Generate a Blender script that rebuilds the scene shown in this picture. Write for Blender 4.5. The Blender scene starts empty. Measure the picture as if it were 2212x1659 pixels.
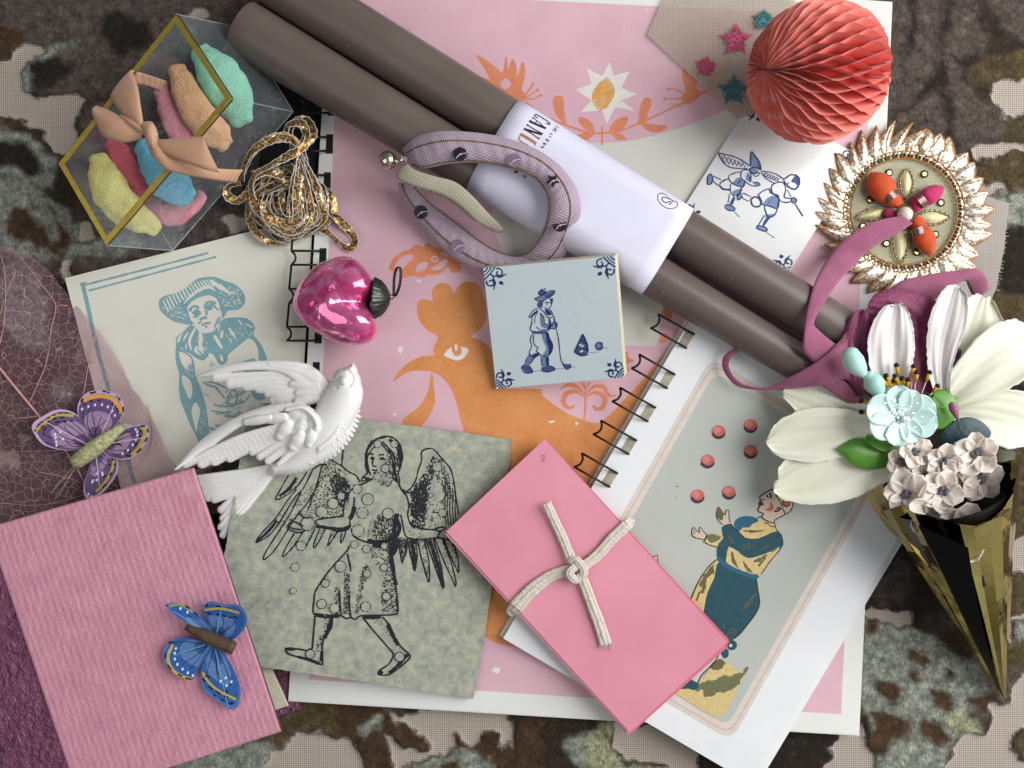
import bpy, math, random
import numpy as np
from mathutils import Vector, noise as mnoise
R = math.radians
rnd = random.Random(7)
# ---------------------------------------------------------------- camera, light, exposure
S, D, CX, CY = 0.0002, 2000.0, 1106.0, 829.5      # 1 unit of plan = 0.2 mm; the lens hangs 40 cm above the cloth
scene = bpy.context.scene
COL = scene.collection
cam_d = bpy.data.cameras.new('camera'); cam = bpy.data.objects.new('camera', cam_d); COL.objects.link(cam)
cam.location = (0, 0, D * S); cam.rotation_euler = (0, 0, 0)
cam_d.sensor_width = 36; cam_d.lens = 36 * D / 2212; cam_d.clip_start = 0.01; cam_d.clip_end = 50
scene.camera = cam
world = bpy.data.worlds.new("World"); scene.world = world; world.use_nodes = True
wn, wl = world.node_tree.nodes, world.node_tree.links
bg = wn['Background']; tc = wn.new('ShaderNodeTexCoord'); sep = wn.new('ShaderNodeSeparateXYZ')
mr = wn.new('ShaderNodeMapRange'); mr.inputs[1].default_value = -1; mr.inputs[2].default_value = 1
crr = wn.new('ShaderNodeValToRGB')
crr.color_ramp.elements[0].color = (0.10, 0.10, 0.10, 1); crr.color_ramp.elements[1].color = (0.52, 0.56, 0.60, 1)
e = crr.color_ramp.elements.new(0.5); e.color = (0.13, 0.133, 0.138, 1)
wl.new(tc.outputs['Generated'], sep.inputs[0]); wl.new(sep.outputs[0], mr.inputs[0]); wl.new(mr.outputs[0], crr.inputs[0])
wl.new(crr.outputs[0], bg.inputs[0]); bg.inputs[1].default_value = 1.0
def area(name, loc, tgt, sx, sy, power, col):
    l = bpy.data.lights.new(name, 'AREA'); l.shape = 'RECTANGLE'; l.size = sx; l.size_y = sy; l.energy = power; l.color = col
    o = bpy.data.objects.new(name, l); COL.objects.link(o); o.location = loc
    o.rotation_euler = (Vector(tgt) - Vector(loc)).to_track_quat('-Z', 'Y').to_euler()
    return o
area('window_light', (0.62, 0.16, 0.50), (0, -0.02, 0), 0.55, 0.75, 9.3, (1.0, 0.985, 0.965))
area('fill_light', (-0.5, -0.25, 0.8), (0, 0, 0), 0.7, 0.7, 1.9, (1.0, 0.97, 0.94))  # soft warm fill added from the left, stands for no lamp
vs = scene.view_settings; vs.view_transform = 'Standard'; vs.look = 'None'; vs.exposure = 0; vs.gamma = 1
try: vs.use_curve_mapping = False
except Exception: pass
scene.cycles.max_bounces = 8; scene.cycles.transparent_max_bounces = 24; scene.cycles.glossy_bounces = 4
scene.cycles.caustics_reflective = False; scene.cycles.caustics_refractive = False
# ---------------------------------------------------------------- helpers
def W(x, y, h=0.0):
    k = (1 - h / D) * S
    return ((x - CX) * k, (CY - y) * k, h * S)
def T(x0, y0, w):
    k = w / 2212 * 0.548611
    def f(s):
        v = [float(t) for t in s.replace(',', ' ').split()] if isinstance(s, str) else s
        return [(v[i] * k + x0 * .548611, v[i + 1] * k + y0 * .548611) for i in range(0, len(v), 2)]
    f.k = k
    return f
def planeh(f, pts):
    """height function of the flat sheet through three plan points whose heights are f(x, y)"""
    p = [Vector(W(x, y, f(x, y))) for x, y in pts]; n = (p[1] - p[0]).cross(p[2] - p[0]); d = n.dot(p[0])
    def h(x, y):
        ax, ay = (x - CX) * S, (CY - y) * S      # point = ((1-h/D)ax, (1-h/D)ay, hS)
        return (d - n.x * ax - n.y * ay) / (n.z * S - (n.x * ax + n.y * ay) / D)
    return h
def C(c, r): return T(1344 * c, 1008 * r, 1344)
O = T(0, 0, 4032)
def smooth(p, n=6, closed=False):
    p = [tuple(q) for q in p]; m = len(p); out = []
    if m < 3 and not closed: 
        return p
    for i in range(m if closed else m - 1):
        if closed: a, b, c, d = p[i - 1], p[i], p[(i + 1) % m], p[(i + 2) % m]
        else: a, b, c, d = p[max(i - 1, 0)], p[i], p[i + 1], p[min(i + 2, m - 1)]
        for j in range(n):
            t = j / n
            out.append(tuple(.5 * (2 * b[k] + (c[k] - a[k]) * t + (2 * a[k] - 5 * b[k] + 4 * c[k] - d[k]) * t * t + (3 * b[k] - a[k] - 3 * c[k] + d[k]) * t ** 3) for k in range(len(b))))
    if not closed: out.append(p[-1])
    return out
def inside(pt, poly):
    x, y = pt; c = False; j = len(poly) - 1
    for i in range(len(poly)):
        xi, yi = poly[i]; xj, yj = poly[j]
        if (yi > y) != (yj > y) and x < (xj - xi) * (y - yi) / (yj - yi) + xi: c = not c
        j = i
    return c
def lin(h):
    h = h.lstrip('#'); o = []
    for i in (0, 2, 4):
        c = int(h[i:i + 2], 16) / 255; o.append(c / 12.92 if c <= .04045 else ((c + .055) / 1.055) ** 2.4)
    return (*o, 1)
class MB:
    def __init__(s, hf=0.0): s.v = []; s.f = []; s.m = []; s.hf = hf; s._k = 0.0; s.c = 0
    k = property(lambda s: s._k, lambda s, v: None)   # ink layers rise about a micrometre in drawing order
    def H(s, x, y, h=None):
        b = s.hf if h is None else h
        return (b(x, y) if callable(b) else b) + s.k
    def add(s, vs_, fs, m=0):
        n = len(s.v); s.v += [tuple(q) for q in vs_]; s.f += [tuple(i + n for i in f) for f in fs]; s.m += [m] * len(fs)
    def poly(s, p, m=0, h=None, inc=.005):
        s._k += inc
        if sum((p[i][0] - p[i - 1][0]) * (p[i][1] + p[i - 1][1]) for i in range(len(p))) > 0: p = p[::-1]
        s.add([W(x, y, s.H(x, y, h)) for x, y in p], [tuple(range(len(p)))[::-1]], m)
    def prism(s, p, h0, h1, m=0, ms=None):
        ms = m if ms is None else ms
        a = sum((p[i][0] - p[i - 1][0]) * (p[i][1] + p[i - 1][1]) for i in range(len(p)))
        if a < 0: p = p[::-1]
        s._k = 0.0; top = [W(x, y, s.H(x, y, h1)) for x, y in p]; n = len(p)
        bot = [(q[0], q[1], (h0(*p[i]) if callable(h0) else h0) * S) for i, q in enumerate(top)]
        s.add(top, [tuple(range(n))], m)
        s.add(top + bot, [(i, i + n, (i + 1) % n + n, (i + 1) % n) for i in range(n)], ms)
        s.add(bot, [tuple(range(n))[::-1]], ms)
    def line(s, p, w, m=0, closed=False, h=None, jit=0.0, taper=False):
        n = len(p); s._k += .0035
        if n < 2: return
        L, Rr = [], []
        for i in range(n):
            if closed: a, b = p[i - 1], p[(i + 1) % n]
            else: a, b = p[max(i - 1, 0)], p[min(i + 1, n - 1)]
            dx, dy = b[0] - a[0], b[1] - a[1]; l = math.hypot(dx, dy) or 1
            ww = w[i] if isinstance(w, (list, tuple)) else w
            if taper: ww *= .25 + .75 * math.sin(math.pi * min(1, max(0, (i + .3) / (n - .4))))
            if jit: ww *= 1 + rnd.uniform(-jit, jit)
            nx, ny = -dy / l * ww / 2, dx / l * ww / 2
            L.append((p[i][0] + nx, p[i][1] + ny)); Rr.append((p[i][0] - nx, p[i][1] - ny))
        vs_ = [W(x, y, s.H(x, y, h)) for x, y in L + Rr]
        s.add(vs_, [(i, (i + 1) % n, (i + 1) % n + n, i + n) for i in range(n if closed else n - 1)], m)
    def dot(s, x, y, r, m=0, n=7, h=None, ry=None, a=0):
        ry = ry or r
        s.poly([(x + r * math.cos(t) * math.cos(a) - ry * math.sin(t) * math.sin(a), y + r * math.cos(t) * math.sin(a) + ry * math.sin(t) * math.cos(a)) for t in [2 * math.pi * i / n for i in range(n)]], m, h, inc=.0006)
    def stipple(s, poly, n, r, m=0, grad=None, dash=0, ang=0):
        xs = [q[0] for q in poly]; ys = [q[1] for q in poly]; k0 = s._k = s._k + .008
        for _ in range(n):
            s._k = k0 + (_ % 40) * .0003
            x, y = rnd.uniform(min(xs), max(xs)), rnd.uniform(min(ys), max(ys))
            if not inside((x, y), poly): continue
            if grad and rnd.random() > grad(x, y): continue
            rr = r * rnd.uniform(.7, 1.3)
            if dash:
                a = ang + rnd.uniform(-.2, .2); l = dash * rnd.uniform(.5, 1.4)
                s.line([(x, y), (x + l * math.cos(a), y + l * math.sin(a))], rr * 2, m)
            else: s.dot(x, y, rr, m, 5)
    def tube(s, p, r, m=0, n=8, closed=False, cap=True, flat=1.0, world=False):
        q = [Vector(a) if world else Vector(W(*a)) for a in p]; N = len(q); up = Vector((0, 0, 1)); rings = []
        for i in range(N):
            d = (q[(i + 1) % N] - q[i - 1]) if closed else (q[min(i + 1, N - 1)] - q[max(i - 1, 0)])
            if d.length < 1e-12: d = Vector((1, 0, 0))
            d.normalize(); u = d.cross(up)
            if u.length < .05: u = d.cross(Vector((0, 1, 0)))
            u.normalize(); w = u.cross(d)
            rr = (r[i] if isinstance(r, (list, tuple)) else r) * S
            rings.append([q[i] + u * rr * math.cos(t) + w * rr * flat * math.sin(t) for t in [2 * math.pi * k / n for k in range(n)]])
        vs_ = [v for g in rings for v in g]; fs = []
        for i in range(N if closed else N - 1):
            j = (i + 1) % N
            for k in range(n): fs.append((i * n + k, i * n + (k + 1) % n, j * n + (k + 1) % n, j * n + k))
        if cap and not closed: fs += [tuple(range(n))[::-1], tuple((N - 1) * n + k for k in range(n))]
        s.add(vs_, fs, m)
    def strip(s, A, B, m=0, n=4, bulge=0.0, world=False):
        """surface between two 3-D edges of equal length"""
        a = [Vector(q) if world else Vector(W(*q)) for q in A]; b = [Vector(q) if world else Vector(W(*q)) for q in B]; N = len(a); vs_ = []
        for i in range(N):
            for j in range(n + 1):
                t = j / n; v = a[i].lerp(b[i], t); v.z += bulge * S * math.sin(math.pi * t); vs_.append(v)
        s.add(vs_, [(i * (n + 1) + j, i * (n + 1) + j + 1, (i + 1) * (n + 1) + j + 1, (i + 1) * (n + 1) + j) for i in range(N - 1) for j in range(n)], m)
    def ball(s, x, y, h, r, m=0, n=10, sq=(1, 1, 1), world=None):
        c = Vector(world) if world else Vector(W(x, y, h)); vs_ = []; fs = []
        for i in range(n + 1):
            t = math.pi * i / n
            for j in range(2 * n):
                p = math.pi * j / n; vs_.append(c + Vector((math.sin(t) * math.cos(p) * sq[0], math.sin(t) * math.sin(p) * sq[1], math.cos(t) * sq[2])) * r * S)
        for i in range(n):
            for j in range(2 * n): fs.append((i * 2 * n + j, (i + 1) * 2 * n + j, (i + 1) * 2 * n + (j + 1) % (2 * n), i * 2 * n + (j + 1) % (2 * n)))
        s.add(vs_, fs, m)
    def build(s, name, mats, parent=None, smooth=False, loc=None, subsurf=0, solid=0, bevel=0, **props):
        me = bpy.data.meshes.new(name); mats = mats if isinstance(mats, (list, tuple)) else [mats]
        o = bpy.data.objects.new(name, me); COL.objects.link(o)
        off = Vector((0, 0, 0))
        if parent is not None:
            o.parent = parent; q = parent
            while q is not None: off += q.location; q = q.parent
        elif loc is not None: off = Vector(W(*loc)); o.location = off
        me.from_pydata([(v[0] - off.x, v[1] - off.y, v[2] - off.z) for v in s.v], [], s.f)
        for m in mats: me.materials.append(m)
        me.polygons.foreach_set('material_index', [min(i, len(mats) - 1) for i in s.m])
        if smooth: me.polygons.foreach_set('use_smooth', [True] * len(me.polygons))
        me.update()
        if bevel:
            b = o.modifiers.new('bevel', 'BEVEL'); b.width = bevel * S; b.segments = 3; b.limit_method = 'ANGLE'; b.angle_limit = R(50)
        if solid: b = o.modifiers.new('solid', 'SOLIDIFY'); b.thickness = solid * S; b.offset = -1
        if subsurf: b = o.modifiers.new('sub', 'SUBSURF'); b.levels = subsurf; b.render_levels = subsurf
        for k, v in props.items(): o[k] = v
        return o
def thing(name, label, cat, loc, group=None):
    o = bpy.data.objects.new(name, None); COL.objects.link(o); o.location = W(*loc); o.empty_display_size = .01
    o['label'] = label; o['category'] = cat
    if group: o['group'] = group
    return o
# ---------------------------------------------------------------- materials
MATS = {}
def pm(key, ca, cb=None, rough=.6, metal=0, size=30, bump=.25, bs=3, amp=1.0, spec=.4, coat=0, sheen=0, sss=0, alpha=1, weave=0, wang=0, worn=0, wavy=0, var=.12, ior=1.45, contrast=.2, stripe=0, sang=0, tr=0):
    if key in MATS: return MATS[key]
    m = bpy.data.materials.new(key); m.use_nodes = True; nt = m.node_tree; N, L = nt.nodes, nt.links
    b = N['Principled BSDF']; out = N['Material Output']
    a = lin(ca); c2 = lin(cb) if cb else tuple([x * (1 - var) for x in a[:3]] + [1])
    tcn = N.new('ShaderNodeTexCoord')
    def noise_(sz, det=4, rough_=.6):
        n = N.new('ShaderNodeTexNoise'); n.inputs['Scale'].default_value = 1 / (sz * S); n.inputs['Detail'].default_value = det; n.inputs['Roughness'].default_value = rough_
        L.new(tcn.outputs['Object'], n.inputs['Vector']); return n
    def ramp(src, lo, hi):
        r = N.new('ShaderNodeMapRange'); r.inputs[1].default_value = lo; r.inputs[2].default_value = hi; L.new(src, r.inputs[0]); return r.outputs[0]
    n1 = noise_(size); mix = N.new('ShaderNodeMix'); mix.data_type = 'RGBA'
    mix.inputs[6].default_value = a; mix.inputs[7].default_value = c2
    L.new(ramp(n1.outputs[0], .5 - contrast, .5 + contrast), mix.inputs[0])
    b.inputs['Roughness'].default_value = rough; b.inputs['Metallic'].default_value = metal
    b.inputs['Specular IOR Level'].default_value = spec; b.inputs['IOR'].default_value = ior
    if coat: b.inputs['Coat Weight'].default_value = coat; b.inputs['Coat Roughness'].default_value = .08
    if sheen: b.inputs['Sheen Weight'].default_value = sheen; b.inputs['Sheen Roughness'].default_value = .4
    if sss: b.inputs['Subsurface Weight'].default_value = sss; b.inputs['Subsurface Radius'].default_value = (.004, .003, .002); b.inputs['Subsurface Scale'].default_value = 1
    if tr: b.inputs['Transmission Weight'].default_value = tr
    hgt = None; col = mix.outputs[2]
    if bump:
        n2 = noise_(bs, 3, .7); hgt = n2.outputs[0]
    def bands(per, ang):
        mp = N.new('ShaderNodeMapping'); mp.inputs['Rotation'].default_value = (0, 0, ang); L.new(tcn.outputs['Object'], mp.inputs['Vector'])
        w = N.new('ShaderNodeTexWave'); w.inputs['Scale'].default_value = 2 * math.pi / (20 * per * S); w.inputs['Distortion'].default_value = .6; w.inputs['Detail'].default_value = 1; w.inputs['Detail Scale'].default_value = 2
        L.new(mp.outputs[0], w.inputs['Vector']); return w.outputs['Fac']
    if weave:
        w1, w2 = bands(weave, wang), bands(weave, wang + math.pi / 2)
        mm = N.new('ShaderNodeMath'); mm.operation = 'MULTIPLY'; L.new(w1, mm.inputs[0]); L.new(w2, mm.inputs[1])
        mx = N.new('ShaderNodeMix'); mx.data_type = 'RGBA'; mx.inputs[6].default_value = tuple([x * .62 for x in a[:3]] + [1]); L.new(col, mx.inputs[7])
        L.new(ramp(mm.outputs[0], 0, .35), mx.inputs[0]); col = mx.outputs[2]; hgt = mm.outputs[0]
    if stripe:
        w1 = bands(stripe, sang)
        if hgt is not None:
            mm = N.new('ShaderNodeMath'); mm.operation = 'ADD'; L.new(w1, mm.inputs[0]); L.new(hgt, mm.inputs[1]); hgt = mm.outputs[0]
        else: hgt = w1
    if wavy:
        n3 = noise_(wavy, 2, .5); mm = N.new('ShaderNodeMath'); mm.operation = 'MULTIPLY_ADD'; mm.inputs[1].default_value = wavy / 3; L.new(n3.outputs[0], mm.inputs[0])
        if hgt is not None: L.new(hgt, mm.inputs[2])
        hgt = mm.outputs[0]
    L.new(col, b.inputs['Base Color'])
    if hgt is not None:
        bp = N.new('ShaderNodeBump'); bp.inputs['Strength'].default_value = min(1, bump or .4); bp.inputs['Distance'].default_value = amp * S
        L.new(hgt, bp.inputs['Height']); L.new(bp.outputs[0], b.inputs['Normal'])
    if alpha < 1 or worn:
        t = N.new('ShaderNodeBsdfTransparent'); mxs = N.new('ShaderNodeMixShader'); L.new(t.outputs[0], mxs.inputs[1]); L.new(b.outputs[0], mxs.inputs[2]); L.new(mxs.outputs[0], out.inputs[0])
        if worn:
            n4 = noise_(5, 6, .75); r4 = ramp(n4.outputs[0], .5 - worn, .62 - worn); mm = N.new('ShaderNodeMath'); mm.operation = 'MULTIPLY'; mm.inputs[1].default_value = alpha; L.new(r4, mm.inputs[0]); L.new(mm.outputs[0], mxs.inputs[0])
        else: mxs.inputs[0].default_value = alpha
    MATS[key] = m
    return m
def film(key, tint, gloss=.25, rough=.05, tintamt=.1, crinkle=0):
    """clear plastic sheet: mostly see-through with a sharp surface reflection"""
    if key in MATS: return MATS[key]
    m = bpy.data.materials.new(key); m.use_nodes = True; N, L = m.node_tree.nodes, m.node_tree.links
    N.remove(N['Principled BSDF']); out = N['Material Output']
    t = N.new('ShaderNodeBsdfTransparent'); g = N.new('ShaderNodeBsdfGlossy'); g.inputs['Roughness'].default_value = rough; g.inputs['Color'].default_value = (.95, .97, 1, 1)
    d = N.new('ShaderNodeBsdfDiffuse'); d.inputs['Color'].default_value = lin(tint); m1 = N.new('ShaderNodeMixShader'); m1.inputs[0].default_value = tintamt
    L.new(t.outputs[0], m1.inputs[1]); L.new(d.outputs[0], m1.inputs[2])
    f = N.new('ShaderNodeLayerWeight'); f.inputs['Blend'].default_value = .5; pw = N.new('ShaderNodeMath'); pw.operation = 'POWER'; pw.inputs[1].default_value = 4; L.new(f.outputs['Facing'], pw.inputs[0])
    mm = N.new('ShaderNodeMath'); mm.operation = 'MULTIPLY_ADD'; mm.inputs[1].default_value = .5; mm.inputs[2].default_value = gloss * .25; L.new(pw.outputs[0], mm.inputs[0])
    m2 = N.new('ShaderNodeMixShader'); L.new(mm.outputs[0], m2.inputs[0]); L.new(m1.outputs[0], m2.inputs[1]); L.new(g.outputs[0], m2.inputs[2]); L.new(m2.outputs[0], out.inputs[0])
    tcn = N.new('ShaderNodeTexCoord'); n = N.new('ShaderNodeTexNoise'); n.inputs['Scale'].default_value = 1 / (60 * S); n.inputs['Distortion'].default_value = 1.5; L.new(tcn.outputs['Object'], n.inputs['Vector'])
    bp = N.new('ShaderNodeBump'); bp.inputs['Strength'].default_value = .3 + crinkle; bp.inputs['Distance'].default_value = (3 + 12 * crinkle) * S; L.new(n.outputs[0], bp.inputs['Height'])
    L.new(bp.outputs[0], g.inputs['Normal'])
    MATS[key] = m
    return m
PAPER = dict(rough=.75, spec=.25, bump=.15, bs=2.5, size=120, var=.06)
INK = dict(rough=.6, spec=.3, bump=0, size=20)
# ---------------------------------------------------------------- the cloth everything lies on
GC = dict(D='352b22', M='584e48', G='90958a', B='4a3522', O='55482e', P='a5a784', K='241d17')
GP = [
 ('M', "140 -60 420 -60 500 0 480 40 330 140 280 200 170 210 60 200 40 180 60 150 120 110 60 60"),
 ('G', "35 165 100 100 160 100 110 120 70 190 60 205 40 190"), ('B', "0 60 50 60 60 80 20 120 -40 130"), ('K', "230 20 300 30 320 90 260 110 215 70"),
 ('K', "60 140 110 130 150 150 110 190 70 190"), ('M', "190 230 330 240 330 320 200 420 180 340"),
 ('L', "-200 140 0 130 30 110 55 88 75 85 103 102 60 135 37 160 47 187 62 207 85 213 173 210 175 233 167 253 167 287 143 327 130 325 100 293 67 263 20 257 -200 257"),
 ('B', "-60 253 20 255 60 262 100 300 145 335 160 360 100 330 50 295 -60 290"), ('G', "-60 275 40 280 95 310 125 345 120 400 60 400 -60 370"),
 ('K', "-60 320 40 310 100 350 90 385 20 370 -60 360"), ('G', "-60 410 60 400 110 430 160 470 170 520 100 545 -60 545"), ('B', "20 460 90 440 140 480 160 535 80 530 20 500"), ('G', "60 455 100 450 130 500 110 515 90 480"),
 ('L', "167 483 190 478 213 510 200 522 173 525"), ('L', "410 30 425 18 450 28 445 48 420 46"), ('L', "493 465 530 463 530 498 503 502"), ('G', "175 530 260 500 300 540 200 560 130 560"),
 ('L', "133 560 158 562 162 598 135 602"), ('L', "155 728 178 735 184 775 155 777"), ('G', "0 600 60 560 110 640 90 760 20 740"), ('B', "-20 760 60 780 50 850 -20 850"),
 ('L', "33 938 60 933 100 972 92 992 50 967"), ('L', "-60 985 35 978 50 1005 20 1014 -60 1012"), ('M', "100 860 200 900 200 1000 120 1040 60 1000"), ('G', "110 820 150 830 150 860 120 860"), ('O', "-60 860 30 850 30 920 -60 920"),
 ('O', "-60 1440 40 1450 60 1560 80 1720 -60 1720"), ('G', "-60 1540 40 1560 50 1620 -60 1640"),
 ('G', "330 1650 520 1600 620 1590 700 1610 640 1720 330 1720"), ('L', "560 1720 575 1640 610 1596 640 1574 700 1552 760 1540 1140 1545 1140 1720"),
 ('O', "585 1570 640 1520 737 1520 760 1560 737 1600 700 1588 650 1592 600 1618"), ('B', "737 1515 830 1540 920 1588 932 1615 870 1606 850 1590 838 1610 880 1720 800 1720 765 1610 737 1592"), ('G', "790 1560 825 1555 815 1590 785 1600"),
 ('B', "985 1578 1005 1588 1022 1615 1040 1590 1078 1586 1080 1616 1108 1608 1108 1640 1080 1720 925 1720 935 1640 965 1630 990 1632"), ('G', "885 1650 960 1628 1005 1618 1055 1640 1060 1720 880 1720"), ('B', "960 1650 990 1640 1000 1670 970 1680"),
 ('D', "1125 1530 1400 1540 1300 1720 1105 1720 1112 1610"), ('B', "1130 1540 1190 1540 1170 1610 1190 1720 1112 1720 1114 1600"), ('G', "1230 1600 1290 1580 1300 1640 1250 1660"), ('P', "1268 1590 1320 1556 1312 1600 1345 1640 1440 1664 1400 1720 1290 1720"),
 ('L', "1320 1560 1420 1560 1500 1600 1500 1720 1440 1720 1440 1656 1345 1632 1325 1600"),
 ('K', "1640 1579 1815 1570 1800 1623 1780 1720 1600 1720"), ('L', "1812 1575 1860 1575 1892 1640 1905 1720 1778 1720 1798 1625"),
 ('G', "1850 1345 1890 1330 1960 1345 2050 1400 2125 1450 2135 1505 2085 1545 2065 1600 2000 1720 1880 1720 1895 1610 1865 1540 1850 1500"),
 ('B', "1862 1340 1890 1335 1895 1365 1870 1380"), ('B', "1960 1400 2000 1410 2010 1440 1975 1435"), ('B', "1900 1470 1935 1480 1945 1520 1910 1515"), ('B', "1870 1530 1960 1545 1965 1590 1935 1600 1915 1640 1880 1620 1890 1570"), ('B', "2015 1490 2050 1500 2055 1540 2020 1530"), ('B', "2095 1500 2140 1500 2160 1540 2110 1530"), ('B', "1990 1560 2050 1570 2040 1620 2000 1600"), ('P', "2060 1540 2120 1560 2100 1590 2060 1580"), ('B', "1955 1455 1985 1450 1980 1480"), ('B', "2030 1440 2060 1450 2050 1470"), ('B', "2055 1350 2110 1400 2080 1420 2040 1380"),
 ('L', "1862 1318 1965 1318 1962 1345 1862 1340"), ('D', "1870 1290 1950 1160 2010 1180 2060 1300 1990 1318 1870 1312"), ('M', "1880 1260 1930 1200 1970 1230 1960 1290 1890 1300"),
 ('L', "2145 1528 2178 1519 2215 1440 2400 1400 2400 1720 2058 1720 2071 1610 2092 1584 2141 1573"), ('O', "2180 1600 2230 1590 2230 1640 2190 1630"),
 ('O', "2130 640 2400 600 2400 1120 2170 1140 2110 900"), ('K', "2150 850 2212 840 2230 960 2170 940"), ('L', "2182 1160 2400 1155 2400 1260 2187 1250"), ('O', "2186 1250 2230 1244 2230 1310 2186 1318"), ('L', "2186 1318 2400 1310 2400 1400 2186 1390"), ('G', "2190 1330 2230 1330 2230 1380 2195 1380"), ('O', "2184 1390 2230 1385 2230 1440 2184 1445"),
 ('M', "1900 -60 2080 -60 2120 60 2120 130 2070 170 2180 240 2180 310 2090 320 1900 340"), ('M', "2110 -60 2300 -60 2300 90 2200 80"),
 ('K', "1958 -40 1972 -40 1985 60 1972 112 1955 108 1970 50"), ('K', "2046 -40 2062 -40 2058 60 2034 120 2050 200 2066 300 2050 300 2034 210 1990 215 1925 248 1925 236 1980 200 2024 140 2044 60"),
 ('K', "2060 130 2090 122 2140 118 2212 90 2300 80 2300 100 2200 110 2110 134 2080 150"),
 ('O', "2075 170 2100 135 2150 120 2300 90 2300 200 2212 190 2150 182 2120 186"), ('L', "2145 184 2200 170 2300 175 2300 245 2188 255 2160 215"), ('O', "2178 258 2300 240 2300 330 2180 330"),
 ('L', "2095 316 2180 312 2300 318 2300 345 2130 352"), ('O', "2125 350 2300 338 2300 425 2140 402"), ('L', "2125 402 2170 402 2185 440 2130 435"), ('G', "2130 430 2300 420 2300 520 2170 520"), ('K', "2150 500 2300 500 2300 620 2140 620"),
]
def ground():
    st = 6; xs = np.arange(-900, 3110, st, dtype=float); ys = np.arange(-800, 2470, st, dtype=float)
    X, Y = np.meshgrid(xs, ys); nx, ny = len(xs), len(ys)
    def nf(sc, seed):
        out = np.zeros(X.shape); r = np.random.RandomState(seed)
        for k in range(4):
            s_ = sc / 2 ** k; gx, gy = X / s_ + 100.5, Y / s_ + 100.5
            g = r.rand(int(gy.max()) + 3, int(gx.max()) + 3); ix, iy = gx.astype(int), gy.astype(int); fx, fy = gx - ix, gy - iy
            fx = fx * fx * (3 - 2 * fx); fy = fy * fy * (3 - 2 * fy)
            out += (g[iy, ix] * (1 - fx) * (1 - fy) + g[iy, ix + 1] * fx * (1 - fy) + g[iy + 1, ix] * (1 - fx) * fy + g[iy + 1, ix + 1] * fx * fy - .5) / 2 ** k
        return out
    n1, n2, n3, n4, n5 = nf(60, 1), nf(60, 2), nf(220, 3), nf(22, 4), nf(22, 5)
    Xw, Yw = X + n1 * 20 + n4 * 15, Y + n2 * 20 + n5 * 15
    col = np.zeros((ny, nx, 3)); col[:] = lin(GC['D'])[:3]
    mm = np.clip((n3 - .02) * 6, 0, 1)[..., None]; col = col * (1 - mm) + np.array(lin(GC['M'])[:3]) * mm
    mm = np.clip((-n3 - .35) * 5, 0, 1)[..., None]; col = col * (1 - mm) + np.array(lin(GC['B'])[:3]) * mm
    outside = np.maximum(np.maximum(-60 - X, X - 2300), np.maximum(-60 - Y, Y - 1720))
    pile = np.where(outside > 0, (n3 + .12) * 150 + 20, 60.0)
    for c, s_ in GP:
        p = smooth(O([float(t) * 1.0 for t in s_.split()]) if False else [(float(a), float(b)) for a, b in zip(s_.split()[::2], s_.split()[1::2])], 4, True)
        x0, x1 = min(q[0] for q in p) - 40, max(q[0] for q in p) + 40; y0, y1 = min(q[1] for q in p) - 40, max(q[1] for q in p) + 40
        ja, jb = np.searchsorted(xs, [x0, x1]); ia, ib = np.searchsorted(ys, [y0, y1])
        if ja >= jb or ia >= ib: continue
        x, y = Xw[ia:ib, ja:jb], Yw[ia:ib, ja:jb]; dd = np.full(x.shape, 1e9); ins = np.zeros(x.shape, bool); j = len(p) - 1
        for i in range(len(p)):
            (ax, ay), (bx, by) = p[j], p[i]; ex, ey = bx - ax, by - ay; l2 = ex * ex + ey * ey + 1e-9
            t = np.clip(((x - ax) * ex + (y - ay) * ey) / l2, 0, 1); dd = np.minimum(dd, np.hypot(x - ax - t * ex, y - ay - t * ey))
            cr = (ay > y) != (by > y); ins ^= cr & (x < ex * (y - ay) / (ey if abs(ey) > 1e-9 else 1e-9) + ax); j = i
        sd = np.where(ins, dd, -dd)
        if c == 'L': pile[ia:ib, ja:jb] = np.minimum(pile[ia:ib, ja:jb], -sd)
        else:
            f = (np.clip(sd / 15 + .5, 0, 1) ** 1.2)[..., None]; col[ia:ib, ja:jb] = col[ia:ib, ja:jb] * (1 - f) + np.array(lin(GC[c])[:3]) * f
            pile[ia:ib, ja:jb] = np.maximum(pile[ia:ib, ja:jb], sd)
    hgt = np.clip(pile / 9 + .5, 0, 1); hgt = hgt * hgt * (3 - 2 * hgt) * 8 + n1 * 2.5 * (pile > 0)
    v = np.stack([(X - CX) * S, (CY - Y) * S, (hgt - 9) * S], -1).reshape(-1, 3)
    idx = np.arange(nx * ny).reshape(ny, nx); f = np.stack([idx[:-1, :-1], idx[1:, :-1], idx[1:, 1:], idx[:-1, 1:]], -1).reshape(-1, 4)
    me = bpy.data.meshes.new('ground'); me.vertices.add(len(v)); me.vertices.foreach_set('co', v.ravel())
    me.loops.add(f.size); me.loops.foreach_set('vertex_index', f.ravel().astype(np.int32)); me.polygons.add(len(f)); me.polygons.foreach_set('loop_start', np.arange(0, f.size, 4, dtype=np.int32))
    me.polygons.foreach_set('use_smooth', np.ones(len(f), bool)); me.update(calc_edges=True)
    a = me.attributes.new('pile', 'FLOAT', 'POINT'); a.data.foreach_set('value', (np.clip(pile, -30, 30)).ravel().astype(np.float32))
    a = me.attributes.new('dye', 'FLOAT_COLOR', 'POINT'); a.data.foreach_set('color', np.concatenate([col, np.ones((ny, nx, 1))], -1).ravel().astype(np.float32))
    o = bpy.data.objects.new('ground', me); COL.objects.link(o); o['kind'] = 'structure'
    m = bpy.data.materials.new('cut_velvet_on_linen'); m.use_nodes = True; N, L = m.node_tree.nodes, m.node_tree.links; b = N['Principled BSDF']
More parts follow.
